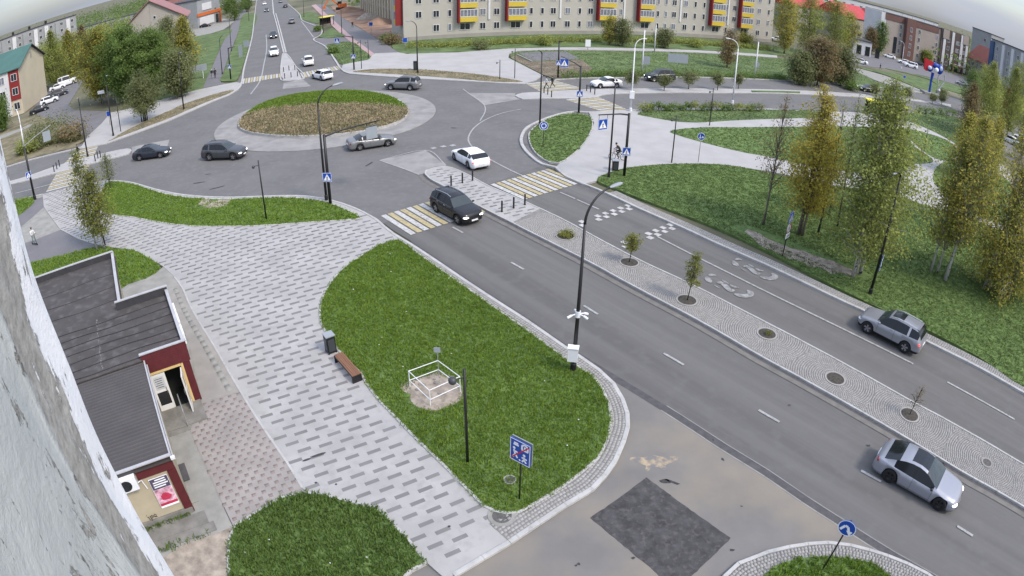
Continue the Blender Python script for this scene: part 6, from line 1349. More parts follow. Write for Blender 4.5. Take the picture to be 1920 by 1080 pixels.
for q in (8,20): window(t, q, 16, 1.4, 1.6)
t, L_ = block('blue_block', 'grey and blue block with white strips at the right edge', at_far(1856,110,250), at_far(1926,130,222), 15, z_far(1858,72,250), 'bgrey')
for q, m_ in ((1.5,'bblue'),(12,'bwhite'),(20,'bwhite'),(28,'bwhite'),(36,'bblue'),(44,'bblue')): MB().box((q,-.3,8.8),(3.4 if m_ == 'bblue' else 2.2,.6,17)).build('facade_strip', M[m_], t)
for q in (6,16,24,32,40):
    for z in (3,6,9,12,15): window(t, q, z, 1.6, 1.6)
t, L_ = block('blue_block', 'blue fronted block beyond the right edge', at_far(1928,130,221), at_far(1990,160,205), 15, 17, 'bblue')
for q in (5,12,20,27):
    for z in (3,6.5,10,13): window(t, q, z, 1.8, 1.7)
# distant rows on the skyline
for k, (a, b, h_, wl, lb) in enumerate((((-250,285),(-175,322),6.0,'bgrey','long low grey row on the left skyline'),((-190,330),(-130,350),15,'bwhite','white row with blue roof on the left skyline'),((-172,265),(-150,275),11,'pink_roof','reddish house roof on the left skyline'),((60,420),(160,400),14,'bgrey','far grey row behind the white block'))):
    t, L_ = block('distant_block', lb, a, b, 14, h_, wl)
    for q in np.linspace(5, L_-5, max(3,int(L_/8))):
        for z in (3,6.5,10):
            if z < h_-1.2: window(t, q, z, 2.2, 1.8)
# --- sculpture
M['silver'] = mat('silver', (.42,.43,.44), .35, metal=.5); M['art_blue'] = mat('art_blue', (.012,.045,.28), .45); M['art_red'] = mat('art_red', (.40,.02,.03), .45); M['art_pale'] = mat('art_pale', (.45,.50,.62), .45)
t = thing('sculpture', 'blue and red sculpture with silver loops beside the east road', 'sculpture', G(1745,178), R(-10))
MB().box((0,0,.3),(5.0,3.0,.6)).build('plinth', M['concrete'], t); MB().tube([(-.5,0,.6),(-.5,0,3.2),(-.3,0,5.4)], [.3,.26,.4], 10).build('stem', M['art_blue'], t)
MB().prism([(-3.1,8.4),(-.6,7.9),(-.9,6.6),(-2.2,5.4),(-2.9,5.7)], -.35, .35, bottom=True).build('red_wing', M['art_red'], t)
o = bpy.data.objects[[x.name for x in t.children if x.name.startswith('red_wing')][0]]; o.rotation_euler = (R(90),0,0)
for c, r_, m_, nm in (((-1.4,-.1,6.2),(.9,.6,.8),'art_blue','blue_petal'),((.2,-.1,7.2),(1.1,.6,.7),'art_blue','blue_petal'),((1.5,-.1,6.6),(1.0,.6,1.2),'art_blue','blue_petal'),((.35,-.5,6.3),(.6,.5,.6),'sign_white','white_ball'),((1.6,-.5,6.9),(.45,.4,.6),'art_pale','pale_ball'),((-1.6,-.5,6.4),(.6,.4,.5),'art_pale','pale_ball')): MB().sphere(c, r_, 12, 8).build(nm, M[m_], t, smooth=True)
MB().tube([(1.9,0,.7),(2.0,0,2.0),(1.3,0,4.2),(1.6,0,5.6)], .16, 8).build('silver_loop', M['silver'], t); MB().tube([(2.2,0,.7),(2.3,0,2.0),(3.4,0,4.0),(3.2,0,5.6)], .16, 8).build('silver_loop', M['silver'], t); MB().sphere((2.1,0,1.6),(.5,.5,.4),10,6).build('silver_knob', M['silver'], t)
# ================================================================== TREES AND SHRUBS
def leaf_cloud(C, S, n_per, size, droop=.3):
    """clumps C (m,3) with radii S (m,) -> quads"""
    m_ = len(C); n = m_*n_per; P = np.repeat(C, n_per, 0)+rng.normal(0,1,(n,3))*np.repeat(S, n_per)[:,None]*(1,1,.8)
    cc = C.mean(0); od = P-cc; od /= np.linalg.norm(od,axis=1)[:,None]+1e-6
    nn = rng.normal(0,.55,(n,3))+od*.55+np.array((0,0,.75)); nn /= np.linalg.norm(nn,axis=1)[:,None]
    a = np.cross(nn, rng.normal(0,1,(n,3))); a /= np.linalg.norm(a,axis=1)[:,None]+1e-9; b = np.cross(nn, a)
    s = size*rng.uniform(.6,1.35,n)[:,None]; a = a*s; b = b*s*.62
    V = np.stack([P-a*.5, P+b*.5, P+a*.5, P-b*.5],1).reshape(-1,3); F = np.arange(4*n).reshape(-1,4); return V, F
def tree(base, H_, label, leaf='leaf_mid', bark='bark', r=2.0, low=.3, shape='oval', n=60, per=45, size=.16, lean=(0,0), trunk_r=.12, stems=1, group=None, name='tree', clump=.32, z0=.1, sparse=1.0, cat='tree'):
    t = thing(name, label, cat, (base[0], base[1], z0), group=group); tr = MB(); C = []; S = []
    for s in range(stems):
        ox, oy = ((0,0) if s == 0 else (random.uniform(-.6,.6), random.uniform(-.6,.6))); lx, ly = lean[0]+(random.uniform(-.05,.05) if s else 0), lean[1]+(random.uniform(-.05,.05) if s else 0); hh = H_*(1 if s == 0 else random.uniform(.75,.95))
        bend = [random.uniform(-.12,.12) for _ in range(4)]
        def axis(q): return Vector((ox+lx*hh*q+bend[0]*math.sin(q*3+bend[1]*9)*hh*.12, oy+ly*hh*q+bend[2]*math.sin(q*3.3+bend[3]*9)*hh*.12, q*hh*.97))
        tr.tube([axis(q)+Vector((0,0,-.12 if q == 0 else 0)) for q in np.linspace(0,1,9)], [trunk_r*(1.25 if q == 0 else (1-q*.88)) for q in np.linspace(0,1,9)], 7)
        nb = max(6, int(n/stems)); ph1, ph2 = random.random()*6.28, random.random()*6.28
        for i in range(nb):
            q = low+(1-low)*((i+random.random())/nb)**.9; k = (q-low)/(1-low)
            if shape == 'oval': rr = r*math.sin(math.pi*min(1,max(.06,(k*.92+.08)))**.75)
            elif shape == 'round': rr = r*math.sqrt(max(.05,1-(2*k-1)**2))
            elif shape == 'cone': rr = r*(1.05-k)
            elif shape == 'column': rr = r*(.75+.3*math.sin(math.pi*k))*(1 if k < .85 else (1.05-k)/.2)
            elif shape == 'dense': rr = r*min(1.0, (1.03-k)*2.6)*(.72+.28*math.sin(math.pi*k))
            elif shape == 'weep': rr = r*math.sin(math.pi*min(1,k*.8+.2))
            else: rr = r
            an = i*2.399+random.uniform(-.4,.4); rr *= .82+.28*math.sin(2*an+ph1)+.16*math.sin(3*an+ph2+5*k); ln = rr*random.uniform(.45,1.08); p0 = axis(max(low*.8, q-.10-.05*random.random())); up_ = (.55 if shape != 'weep' else -.35)*ln*random.uniform(.3,1.0)
            p2 = axis(q)+Vector((math.cos(an)*ln, math.sin(an)*ln, up_-.25*ln)); mid = (p0+p2)/2+Vector((0,0,.12*ln))
            tr.tube([p0, mid, p2], [trunk_r*.32*(1-k*.7)+.008, trunk_r*.2*(1-k*.7)+.006, .006], 4, cap=False)
            for f_ in ((.55,.8,1.0) if ln > .7 else (.8,1.0)):
                c = p0*(1-f_)**2+mid*2*f_*(1-f_)+p2*f_**2; C.append((c.x+random.gauss(0,.1), c.y+random.gauss(0,.1), c.z+random.gauss(0,.1))); S.append(clump*random.uniform(.6,1.35)*(.55+.45*min(1,ln)))
    tr.build('trunk', M[bark], t, smooth=True)
    C, S = np.array(C), np.array(S)
    if sparse < 1: k = rng.random(len(C)) < sparse; C, S = C[k], S[k]
    V, F = leaf_cloud(C, S, per, size); npmesh('crown', V, F, M[leaf], t)
    return t
def ptree(b, top, label, z0=.1, **k):
    base = G(b[0], b[1], z0); h_ = height(b, top, z0)-z0; d = ray(*top); tt = (base@d[:2])/(d[:2]@d[:2]); tip = d[:2]*tt
    return tree(base, h_, label, z0=z0, **k)
gr = 'birches and aspens at the right'
ptree((1430,422),(1462,170),'thin sparse reddish birch nearest the road on the right lawn', leaf='leaf_brown', bark='bark', r=1.5, low=.35, n=44, per=20, size=.13, lean=(.04,.02), trunk_r=.09, group=gr, sparse=.8)
ptree((1496,440),(1532,148),'bright yellow birch with three stems on the right lawn', leaf='leaf_yellow', bark='bark', r=3.1, low=.22, n=165, per=32, size=.175, trunk_r=.10, stems=3, clump=.40, group=gr)
ptree((1534,442),(1592,185),'bare dark thin aspen behind the yellow birch', leaf='leaf_olive', bark='bark_dark', r=1.0, low=.5, n=26, per=12, size=.13, lean=(.03,.06), trunk_r=.085, group=gr, sparse=.7)
ptree((1570,425),(1628,175),'second bare dark thin aspen left of the green birch', leaf='leaf_olive', bark='bark_dark', r=1.0, low=.5, n=26, per=12, size=.13, lean=(.02,.08), trunk_r=.085, group=gr, sparse=.7)
ptree((1604,515),(1652,132),'full green birch with white stems in the middle of the right lawn', leaf='leaf_mid', bark='birch', r=3.9, low=.15, n=270, per=36, size=.185, lean=(.02,.03), trunk_r=.12, stems=3, shape='dense', clump=.50, group=gr)
ptree((1746,510),(1800,245),'gold and green birch with twin white stems', leaf='leaf_mix', bark='birch', r=2.7, low=.26, n=105, per=28, size=.175, trunk_r=.10, stems=2, clump=.4, group=gr)
ptree((1771,526),(1838,205),'tall leaning birch with a bright white trunk', leaf='leaf_gold', bark='birch', r=3.5, low=.28, n=140, per=30, size=.18, clump=.5, lean=(.05,.04), trunk_r=.15, group=gr)
ptree((1845,540),(1908,225),'golden drooping birch second from the right edge', leaf='leaf_gold', bark='birch', r=3.8, low=.12, n=160, per=32, size=.18, clump=.52, trunk_r=.13, stems=2, shape='weep', group=gr)
ptree((1888,560),(1968,240),'golden drooping birch at the right edge', leaf='leaf_gold', bark='birch', r=4.0, low=.10, n=180, per=32, size=.18, clump=.52, trunk_r=.13, stems=2, shape='weep', group=gr)
ptree((1820,440),(1850,200),'amber birch behind the drooping birches', leaf='leaf_mix', bark='birch', r=2.0, low=.2, n=64, per=40, size=.17, trunk_r=.10, stems=2, group=gr)
ptree((1540,400),(1560,250),'small green and yellow sapling between the thin aspens', leaf='leaf_mix', bark='bark', r=1.6, low=.12, n=50, per=34, size=.15, trunk_r=.06, stems=2, group=gr)
ptree((1660,420),(1690,240),'green sapling clump right behind the full green birch', leaf='leaf_mid', bark='bark', r=1.7, low=.15, n=56, per=38, size=.16, trunk_r=.07, stems=2, group=gr)
g2 = 'autumn trees at the far right'
for b, tp, lf, r_, n_, lb, sh in (((1812,255),(1812,150),'leaf_brown',3.0,60,'rusty olive tree left of the far-right grove','oval'),((1842,258),(1850,108),'leaf_mid',4.2,80,'tall green tree of the far-right grove','oval'),((1886,262),(1896,118),'leaf_mid',4.2,80,'tall green tree at the far-right edge','oval'),((1880,238),(1884,160),'leaf_red',1.9,46,'red-leaved tree in the far-right grove','oval'),((1800,330),(1812,205),'leaf_gold',2.2,56,'yellow birch before the far-right grove','oval'),((1856,330),(1866,215),'leaf_mix',1.8,50,'narrow yellow-green birch before the far-right grove','oval'),((1915,300),(1925,205),'leaf_olive',2.2,44,'olive tree by the right-edge car park','round'),((1905,200),(1908,110),'leaf_mid',5,70,'broad green tree behind the car park','round'),((1815,215),(1822,130),'leaf_green',3.5,60,'dark green tree behind the sculpture lawn','round'),((1840,200),(1846,120),'leaf_mid',4,60,'mid green tree right of the sculpture','round')):
    ptree(b, tp, lb, leaf=lf, r=r_, low=.15, n=n_, per=46, size=.26, trunk_r=.16, clump=.55, shape=sh, group=g2)
g3 = 'trees right of the cream block'
for b, tp, lf, r_, lb in (((1532,160),(1520,66),'leaf_brown',4.6,'broad brown-olive tree at the end of the east lawn'),((1500,158),(1490,95),'leaf_olive',3.2,'lower olive tree left of the broad brown one'),((1575,160),(1568,85),'leaf_olive',3.2,'olive tree at the path end of the east lawn'),((1470,100),(1470,-10),'leaf_gold',4.6,'orange-yellow tree at the corner of the cream block'),((1510,100),(1512,-15),'leaf_mid',5.5,'tall green tree right of the cream block'),((1560,108),(1556,-5),'leaf_mid',5.2,'tall yellow-green tree before the red roofed house'),((1588,100),(1584,20),'leaf_mix',3.6,'narrow tree at the far street corner'),((1648,104),(1648,38),'leaf_green',2.6,'slim dark tree left of the brown block'),((1665,96),(1660,60),'leaf_mid',3.2,'low tree before the brown block'),((1735,120),(1736,96),'leaf_mid',2.6,'pointed green tree before the brown block'),((1630,100),(1626,50),'leaf_brown',3.4,'brown tree before the white garage')):
    ptree(b, tp, lb, leaf=lf, r=r_, low=.12, n=70, per=42, size=.34, trunk_r=.2, clump=.7, shape='round', group=g3)
g4 = 'trees before the cream block'
for b, tp, lf, r_, lb, n_ in (((1142,84),(1142,30),'leaf_mix',1.7,'thin yellowish tree before the cream block',34),((1166,86),(1168,36),'leaf_olive',3.0,'bushy olive tree before the cream block',60),((1245,90),(1245,55),'leaf_olive',2.2,'smaller olive bush-tree before the cream block',44),((1363,127),(1374,55),'leaf_brown',2.2,'sparse brown birch in the east lawn',44),((1395,85),(1390,62),'leaf_mix',2.4,'yellow-green bush at the right part of the cream block',40)):
    ptree(b, tp, lb, leaf=lf, r=r_, low=.12, n=n_, per=36, size=.26, trunk_r=.12, clump=.5, shape='round', group=g4)
g5 = 'trees on the left'
for b, tp, lf, r_, n_, lb, sh in (((192,192),(198,46),'leaf_mix',5.4,130,'big tree with yellow leaves on its left side','round'),((240,190),(244,44),'leaf_green',6.6,190,'big dark green tree in the middle of the left grove','round'),((288,178),(286,52),'leaf_green',5.6,140,'big green tree at the right of the left grove','round'),((222,175),(225,55),'leaf_mix',3.8,80,'yellow-topped tree behind the left grove','round'),((350,150),(350,28),'leaf_mix',3.6,80,'tall yellow-green tree beside the pink roofed house','oval'),((318,125),(316,30),'leaf_olive',4.0,70,'olive tree before the grey gable wall','round'),((338,182),(340,92),'leaf_olive',3.6,80,'olive-brown tree at the information board','round'),((105,165),(112,48),'leaf_mid',4.6,90,'green tree just right of the yellow house','oval'),((135,150),(138,50),'leaf_mix',4.4,80,'yellow-green tree behind the parked van','oval'),((160,140),(162,42),'leaf_brown',4.2,70,'brown-green tree behind the big left grove','oval'),((36,196),(37,150),'leaf_gold',1.5,40,'small yellow tree in front of the red panels','oval'),((6,245),(4,180),'leaf_green',2.6,60,'dark green tree at the very left edge','round'),((440,38),(438,-15),'leaf_green',5,70,'dark green tree left of the avenue top','round'),((425,25),(424,-20),'leaf_green',5,70,'dark green tree behind the orange shop','round'),((463,22),(462,-20),'leaf_green',4.5,60,'dark tree closest to the avenue top','round')):
    ptree(b, tp, lb, leaf=lf, r=r_, low=.10, n=n_, per=52, size=.30, trunk_r=.2, clump=.6, shape=sh, group=g5)
ptree((270,228),(268,128),'grey-green many-stemmed willow on the left verge', leaf='leaf_olive', bark='bark_dark', r=3.0, low=.22, n=110, per=52, size=.18, trunk_r=.09, stems=5, shape='round', group=g5, clump=.42)
M['leaf_sapling'] = islandmat('leaf_sapling', [(.105,.125,.034),(.185,.205,.050),(.31,.29,.075)])
ptree((182,470),(172,268),'young yellow-green poplar with white stems behind the kiosk', leaf='leaf_sapling', bark='birch', r=1.85, low=.20, n=130, per=28, size=.155, trunk_r=.07, stems=2, shape='oval', group=g5, clump=.34, z0=.14)
ptree((208,352),(206,285),'thin grey-leaved tree in the crescent lawn behind the poplar', leaf='leaf_olive', bark='bark_dark', r=1.1, low=.25, n=36, per=26, size=.13, trunk_r=.05, group=g5, sparse=.8, z0=.16)
g6 = 'small trees in the planting pits'
tree(PITS[1], 1.95, 'small round leafy tree in the near median', leaf='leaf_sapling', bark='bark_dark', r=.55, low=.45, n=30, per=34, size=.085, trunk_r=.035, shape='round', group=g6, clump=.15, z0=.14, lean=(.03,.02))
tree(PITS[2], 2.95, 'taller thin leafy tree in the near median', leaf='leaf_sapling', bark='bark_dark', r=.55, low=.36, n=34, per=34, size=.085, trunk_r=.035, shape='oval', group=g6, clump=.16, z0=.14, lean=(.06,.05))
tree(PITS[5], 1.75, 'bare brown sapling in the near median', leaf='leaf_brown', bark='bark_dark', r=.42, low=.35, n=26, per=8, size=.06, trunk_r=.025, shape='oval', group=g6, clump=.12, z0=.14, lean=(.12,.05))
for (u, v), r_, h_, lb in (((1184,169),1.3,2.6,'flat-crowned small tree nearest the east crossing'),((1245,170),1.0,2.2,'small round tree before the dark SUV on the east median'),((1291,167),1.5,2.5,'broad bushy small tree in the middle of the east median'),((1345,169),1.0,2.5,'upright small tree left of the second arched lamp'),((1384,167),.7,2.4,'narrow small tree right of the second arched lamp'),((1640,180),1.5,2.2,'round bush-tree left of the dark car on the east median'),((1663,182),1.2,1.9,'round bush-tree between the two dark cars'),((1700,185),1.4,2.2,'round bush-tree right of the dark cars'),((1765,196),1.3,2.2,'pale round bush-tree before the sculpture'),((1748,194),1.2,2.0,'dark round bush-tree below the sculpture')):
    tree(G(u,v,.12), h_, lb, leaf='leaf_olive', bark='bark_dark', r=r_, low=.42, n=30, per=40, size=.16, trunk_r=.06, shape='round', group='small round trees along the east median', clump=.3, z0=.12)
# shrubs
def shrub(base, r_, h_, label, leaf='leaf_mid', group='low shrubs', z0=.15, n=16, per=34, size=.14, name='shrub'):
    t = thing(name, label, 'shrub', (base[0], base[1], z0), group=group); st = MB(); C = []
    for i in range(n):
        an = random.random()*6.28; rr = r_*math.sqrt(random.random())*.8; c = (rr*math.cos(an), rr*math.sin(an), h_*random.uniform(.35,.9)*(1-.35*(rr/r_)**2)); C.append(c)
        if i < 6: st.tube([(0,0,-.05),(c[0]*.5,c[1]*.5,c[2]*.6),c], [.02,.014,.006], 4, cap=False)
    st.build('stems', M['bark_dark'], t); V, F = leaf_cloud(np.array(C), np.full(n, r_*.30), per, size); V[:,2] = np.maximum(V[:,2], .0); npmesh('foliage', V, F, M[leaf], t); return t
shrub(PITS[0], .52, .32, 'low green bush filling the first planting pit', 'leaf_sapling', z0=.14, n=24, per=40, size=.09); shrub(PITS[3], .22, .22, 'tuft of green in the fourth planting pit', 'leaf_sapling', z0=.14, n=8, per=20, size=.07)
for i, u in enumerate(np.linspace(1205,1425,23)):
    lb = f'{["first","second","third","fourth","fifth","sixth","seventh","eighth","ninth","tenth","eleventh","twelfth","thirteenth","fourteenth","fifteenth","sixteenth","seventeenth","eighteenth","nineteenth","twentieth","twenty-first","twenty-second","twenty-third"][i]} small shrub from the left in the row below the east road'
    shrub(G(u, 207.3-.9*math.sin((u-1205)/220*math.pi), .16), random.uniform(.5,.9), random.uniform(.7,1.3), lb, random.choice(('leaf_mid','leaf_olive','leaf_green')), 'row of shrubs below the east road', n=10, per=22, size=.2)
for i, (u, v) in enumerate(((1722,212),(1735,213),(1750,214),(1763,214),(1775,215),(1786,217))): shrub(G(u,v,.16), 1.1, 1.4, 'dark round bush, '+['first','second','third','fourth','fifth','sixth'][i]+' from the left below the sculpture', 'leaf_green', 'dark round bushes below the sculpture', n=12, per=26, size=.24)
for (u, v), r_, h_, lf, lb in (((78,268),3.0,3.0,'leaf_olive','wide olive bush at the left of the west verge'),((105,262),3.6,3.8,'leaf_olive','tallest olive bush on the west verge'),((140,262),2.6,2.4,'leaf_brown','brownish bush at the right of the west verge'),((55,285),2.0,2.0,'leaf_mid','green bush by the west road kerb'),((738,82),2.2,1.8,'leaf_brown','dark brown bush at the cream building corner'),((727,78),1.6,1.6,'leaf_green','dark bush by the footpath near the cream building'),((595,58),1.0,1.2,'leaf_green','dark bush at the bus bay'),((625,100),1.0,1.0,'leaf_green','dark bush in the small northern lawn'),((1595,168),1.8,1.6,'leaf_green','dark bush at the right end of the east lawn'),((1300,88),1.8,1.8,'leaf_mid','green bush at the foot of the cream block'),((1020,84),1.8,1.6,'leaf_mid','low bush left at the foot of the cream block'),((900,92),1.6,1.4,'leaf_olive','low bush nearest the left end of the cream block'),((1765,180),1.8,1.6,'leaf_olive','bush left of the sculpture lawn'),((1690,104),2.2,1.8,'leaf_green','bush row start before the brown block'),((1716,112),2.2,1.8,'leaf_green','bush row end before the brown block')):
    shrub(G(u,v,.1), r_, h_, lb, lf, 'bushes', z0=.1, n=30, per=40, size=.30)
# hedge along the upper kerb of the east road and before the cream block: uncountable low growth
def low_growth(px, wd, h_, leaf, label, n, size=.22, z0=.13):
    L_ = catmull(gpts(px, z0), 1.0); idx = rng.integers(0, len(L_)-1, n); tt = rng.random(n)[:,None]; P = L_[idx]*(1-tt)+L_[idx+1]*tt+rng.normal(0,wd*.4,(n,2)); C = np.c_[P, z0+rng.random(n)*h_]
    V, F = leaf_cloud(C, np.full(n,.25), 14, size); V[:,2] = np.maximum(V[:,2], .1); o = stuff(npmesh('hedge_growth', V, F, M[leaf]), label); o['category'] = 'hedge'
low_growth([(1050,146.5),(1100,144),(1177,143),(1270,142),(1390,145),(1460,148.5),(1550,154),(1600,158)], .9, .9, 'leaf_green', 'dark low hedge along the upper kerb of the east road', 900)
low_growth([(770,88),(860,86),(960,80),(1060,77),(1200,78),(1330,84),(1440,93)], 3.0, .8, 'leaf_mid', 'rough low growth in front of the cream block', 1500, .3)
low_growth([(30,290),(70,278),(120,262),(150,262)], 1.6, .7, 'leaf_olive', 'weedy low growth on the west verge', 300, .25)
# woods and greenery on the horizon: one mass
n = 7000; az = rng.uniform(-62,62,n); dist = rng.uniform(240,900,n); hgt_ = rng.uniform(1,7,n)
okz = ~((az > -26) & (az < -15)); az, dist, hgt_ = az[okz], dist[okz], hgt_[okz]
C = np.c_[np.sin(np.radians(az))*dist, np.cos(np.radians(az))*dist, hgt_]
V, F = leaf_cloud(C, 1.2+dist*.003, 16, 1.5); V[:,2] = np.maximum(V[:,2], 0); o = stuff(npmesh('far_woods', V, F, M['leaf_green']), 'mixed green and brown woods reaching to the horizon'); o['category'] = 'woods'
n = 2600; az = np.r_[rng.uniform(-47,-34,n//2), rng.uniform(43,53,n//2)]; dist = rng.uniform(165,240,n); C = np.c_[np.sin(np.radians(az))*dist, np.cos(np.radians(az))*dist, np.where(az < 0, rng.uniform(.2,10,n), rng.uniform(.2,3.5,n))]
V, F = leaf_cloud(C, np.full(n,1.0), 20, .6); V[:,2] = np.maximum(V[:,2], 0); o = stuff(npmesh('far_bushes', V, F, M['leaf_mid']), 'scrub and bushes between the far houses'); o['category'] = 'bushes'
# ================================================================== PEOPLE
def bandmat(name, bands, axis='z', span=2.0):
    m = bpy.data.materials.new(name); m.use_nodes = True; n = m.node_tree; b = n.nodes['Principled BSDF']; lk = n.links.new
    tcn = n.nodes.new('ShaderNodeTexCoord'); sp_ = n.nodes.new('ShaderNodeSeparateXYZ'); lk(tcn.outputs['Object'], sp_.inputs[0]); dv = n.nodes.new('ShaderNodeMath'); dv.operation = 'DIVIDE'; dv.inputs[1].default_value = span; lk(sp_.outputs[2], dv.inputs[0])
    r_ = n.nodes.new('ShaderNodeValToRGB'); r_.color_ramp.interpolation = 'CONSTANT'; cr = r_.color_ramp
    while len(cr.elements) < len(bands): cr.elements.new(.5)
    for i, (z, c) in enumerate(bands): cr.elements[i].position = z/span; cr.elements[i].color = (*c,1)
    lk(dv.outputs[0], r_.inputs[0]); lk(r_.outputs[0], b.inputs['Base Color']); b.inputs['Roughness'].default_value = .8; return m
SKIN = (.42,.26,.19); BLK = (.012,.012,.014); WHT = (.55,.56,.56)
def person(base, rz, label, shoes, legs, top_, hair=(.02,.016,.012), h_=1.72, stride=.35, pose='walk', bag=None, z0=.03, joints=None):
    t = thing('person', label, 'person', (base[0], base[1], z0), rz); k = h_/1.72
    J = joints or {}
    def walk(s):
        a = stride*s; hip = Vector((0, .09*s, .90)); kn = hip+Vector((math.sin(a)*.42, .01*s, -math.cos(a)*.42)); an_ = kn+Vector((math.sin(a-.25 if a > 0 else a-.45)*.40, 0, -math.cos(a-.25 if a > 0 else a-.45)*.40)); 
        return hip, kn, an_, an_+Vector((.17,0,-.05))
    def arm(s):
        a = -stride*s*.9; sh = Vector((0,.185*s,1.40)); el = sh+Vector((math.sin(a)*.28,.05*s,-math.cos(a)*.28)); wr = el+Vector((math.sin(a+.35)*.25,.0,-math.cos(a+.35)*.25)); return sh, el, wr
    vs = [((0,0,.94),.15),((0,0,1.12),.135),((.01,0,1.30),.16),((.0,0,1.43),.085),((.01,0,1.50),.055),((.02,0,1.57),.085),((.02,0,1.64),.088),((.015,0,1.70),.055),((.105,0,1.60),.018)]
    es = [(0,1),(1,2),(2,3),(3,4),(4,5),(5,6),(6,7),(5,8)]
    if 'spine' in J:
        for i, p_ in enumerate(J['spine']): vs[i] = (p_, vs[i][1])
    hands = []
    for s in (1,-1):
        hip, kn, an_, to = J['leg'][s] if 'leg' in J else walk(s); b0 = len(vs); vs += [(hip,.095),(kn,.062),(an_,.042),(to,.036)]; es += [(0,b0),(b0,b0+1),(b0+1,b0+2),(b0+2,b0+3)]
        sh, el, wr = J['arm'][s] if 'arm' in J else arm(s); b0 = len(vs); vs += [(sh,.062),(el,.046),(wr,.030)]; es += [(2,b0),(b0,b0+1),(b0+1,b0+2)]; hands.append((Vector(el), Vector(wr)))
    me = bpy.data.meshes.new('body'); bm = bmesh.new(); ly = bm.verts.layers.skin.verify(); bv = []
    for i, (p_, r_) in enumerate(vs): v = bm.verts.new(Vector(p_)*k); v[ly].radius = (r_*k, r_*k); v[ly].use_root = i == 0; bv.append(v)
    for a, b in es: bm.edges.new((bv[a], bv[b]))
    bm.to_mesh(me); bm.free(); o = put('body', me, t); md = o.modifiers.new('skin', 'SKIN'); md.use_smooth_shade = True; o.modifiers.new('sub', 'SUBSURF').levels = 1; o.modifiers[-1].render_levels = 1
    neck = (J['spine'][4][2] if 'spine' in J else 1.50)*k
    me.materials.append(bandmat('clothes', [(0,shoes),(.11*k,legs),(J.get('waist',.95)*k,top_),(neck,SKIN)]))
    hp = Vector(vs[6][0])*k; hm = mat('hair', hair, .7); MB().sphere((hp.x-.02,hp.y,hp.z+.025), (.105*k,.095*k,.095*k), 10, 7).build('hair', hm, t, smooth=True)
    sk = mat('skin', SKIN, .6)
    for el, wr in hands:
        d = (wr-el).normalized(); sd_ = d.cross(Vector((0,0,1))) if abs(d.z) < .9 else Vector((0,1,0)).cross(d); sd_.normalize(); hb = MB(); p0 = wr*k
        hb.tube([p0, p0+d*.09*k], [.028*k,.036*k], 6)
        for q in (-1.5,-.5,.5,1.5): st = p0+d*.085*k+sd_*q*.016*k; ln = (.075 if abs(q) < 1 else .06)*k; nrm_ = sd_.cross(d); hb.tube([st, st+d*ln*.6, st+d*ln*.95+nrm_*ln*.35], [.009*k,.008*k,.006*k], 5)
        st = p0+d*.03*k+sd_*.034*k; hb.tube([st, st+sd_*.03*k+d*.03*k, st+sd_*.035*k+d*.06*k], [.010*k,.009*k,.007*k], 5); hb.build('hand', sk, t, smooth=True)
    if bag: MB().sphere((-.17*k,0,1.22*k),(.10,.14,.2),10,7).build('backpack', mat('bag', bag, .8), t, smooth=True)
    return t
def wheel_ring(mb, c, r_, tr=.02): mb.tube([(c[0]+r_*math.cos(a), c[1], c[2]+r_*math.sin(a)) for a in np.linspace(0,2*math.pi,25)], tr, 6, cap=False)
# cyclist on a black bicycle
cb = G(1158,300,.12); crz = R(176)
t = thing('bicycle', 'black bicycle under the rider on the pale paving', 'bicycle', (*cb,.12), crz)
for x in (-.53,.53):
    wo = MB(); wheel_ring(wo, (x,0,.34), .32, .022); w_ = wo.build('wheel', M['rubber'], t); sp_ = MB()
    for a in range(8): sp_.tube([(x,0,.34),(x+.31*math.cos(a*.785),0,.34+.31*math.sin(a*.785))], .004, 3, cap=False)
    sp_.tube([(x,-.05,.34),(x,.05,.34)], .03, 8); sp_.build('spokes', M['galv'], w_)
fr = MB()
for a, b in (((-.53,0,.34),(-.08,0,.30)),((-.08,0,.30),(-.20,0,.80)),((-.20,0,.78),(.36,0,.80)),((-.08,0,.30),(.36,0,.72)),((-.53,0,.34),(-.19,0,.72)),((.53,0,.34),(.36,0,.92))): fr.tube([a,b], .02, 6)
fr.build('frame', M['sign_black'], t); MB().tube([(.30,-.29,1.0),(.38,-.1,.98),(.38,.1,.98),(.30,.29,1.0)], .016, 6).build('handlebar', M['sign_black'], t); MB().box((-.22,0,.86),(.26,.13,.05)).build('saddle', M['sign_black'], t); mbk = MB().box((-.08,.12,.16),(.1,.08,.02)).box((-.08,-.12,.44),(.1,.08,.02)).tube([(-.08,.05,.30),(-.08,.12,.16)], .012, 5).tube([(-.08,-.05,.30),(-.08,-.12,.44)], .012, 5).tube([(-.08,-.06,.30),(-.08,.06,.30)], .03, 8); stuff(mbk.build('crank', M['galv'], t))
V3 = Vector
person(cb, crz, 'cyclist dressed all in black riding beside the crossing sign', BLK, BLK, BLK, z0=.12, joints=dict(spine=[(-.20,0,.96),(-.10,0,1.12),(.05,0,1.28),(.13,0,1.38),(.17,0,1.43),(.22,0,1.49),(.24,0,1.56),(.23,0,1.62),(.32,0,1.50)], waist=.95,
   leg={1:(V3((-.18,.10,.90)),V3((.16,.12,.60)),V3((-.10,.12,.24)),V3((.06,.12,.20))), -1:(V3((-.18,-.10,.90)),V3((.20,-.12,.86)),V3((-.08,-.12,.52)),V3((.08,-.12,.48)))}, arm={1:(V3((.07,.18,1.30)),V3((.20,.24,1.10)),V3((.33,.25,1.02))), -1:(V3((.07,-.18,1.30)),V3((.20,-.24,1.10)),V3((.33,-.25,1.02)))}))
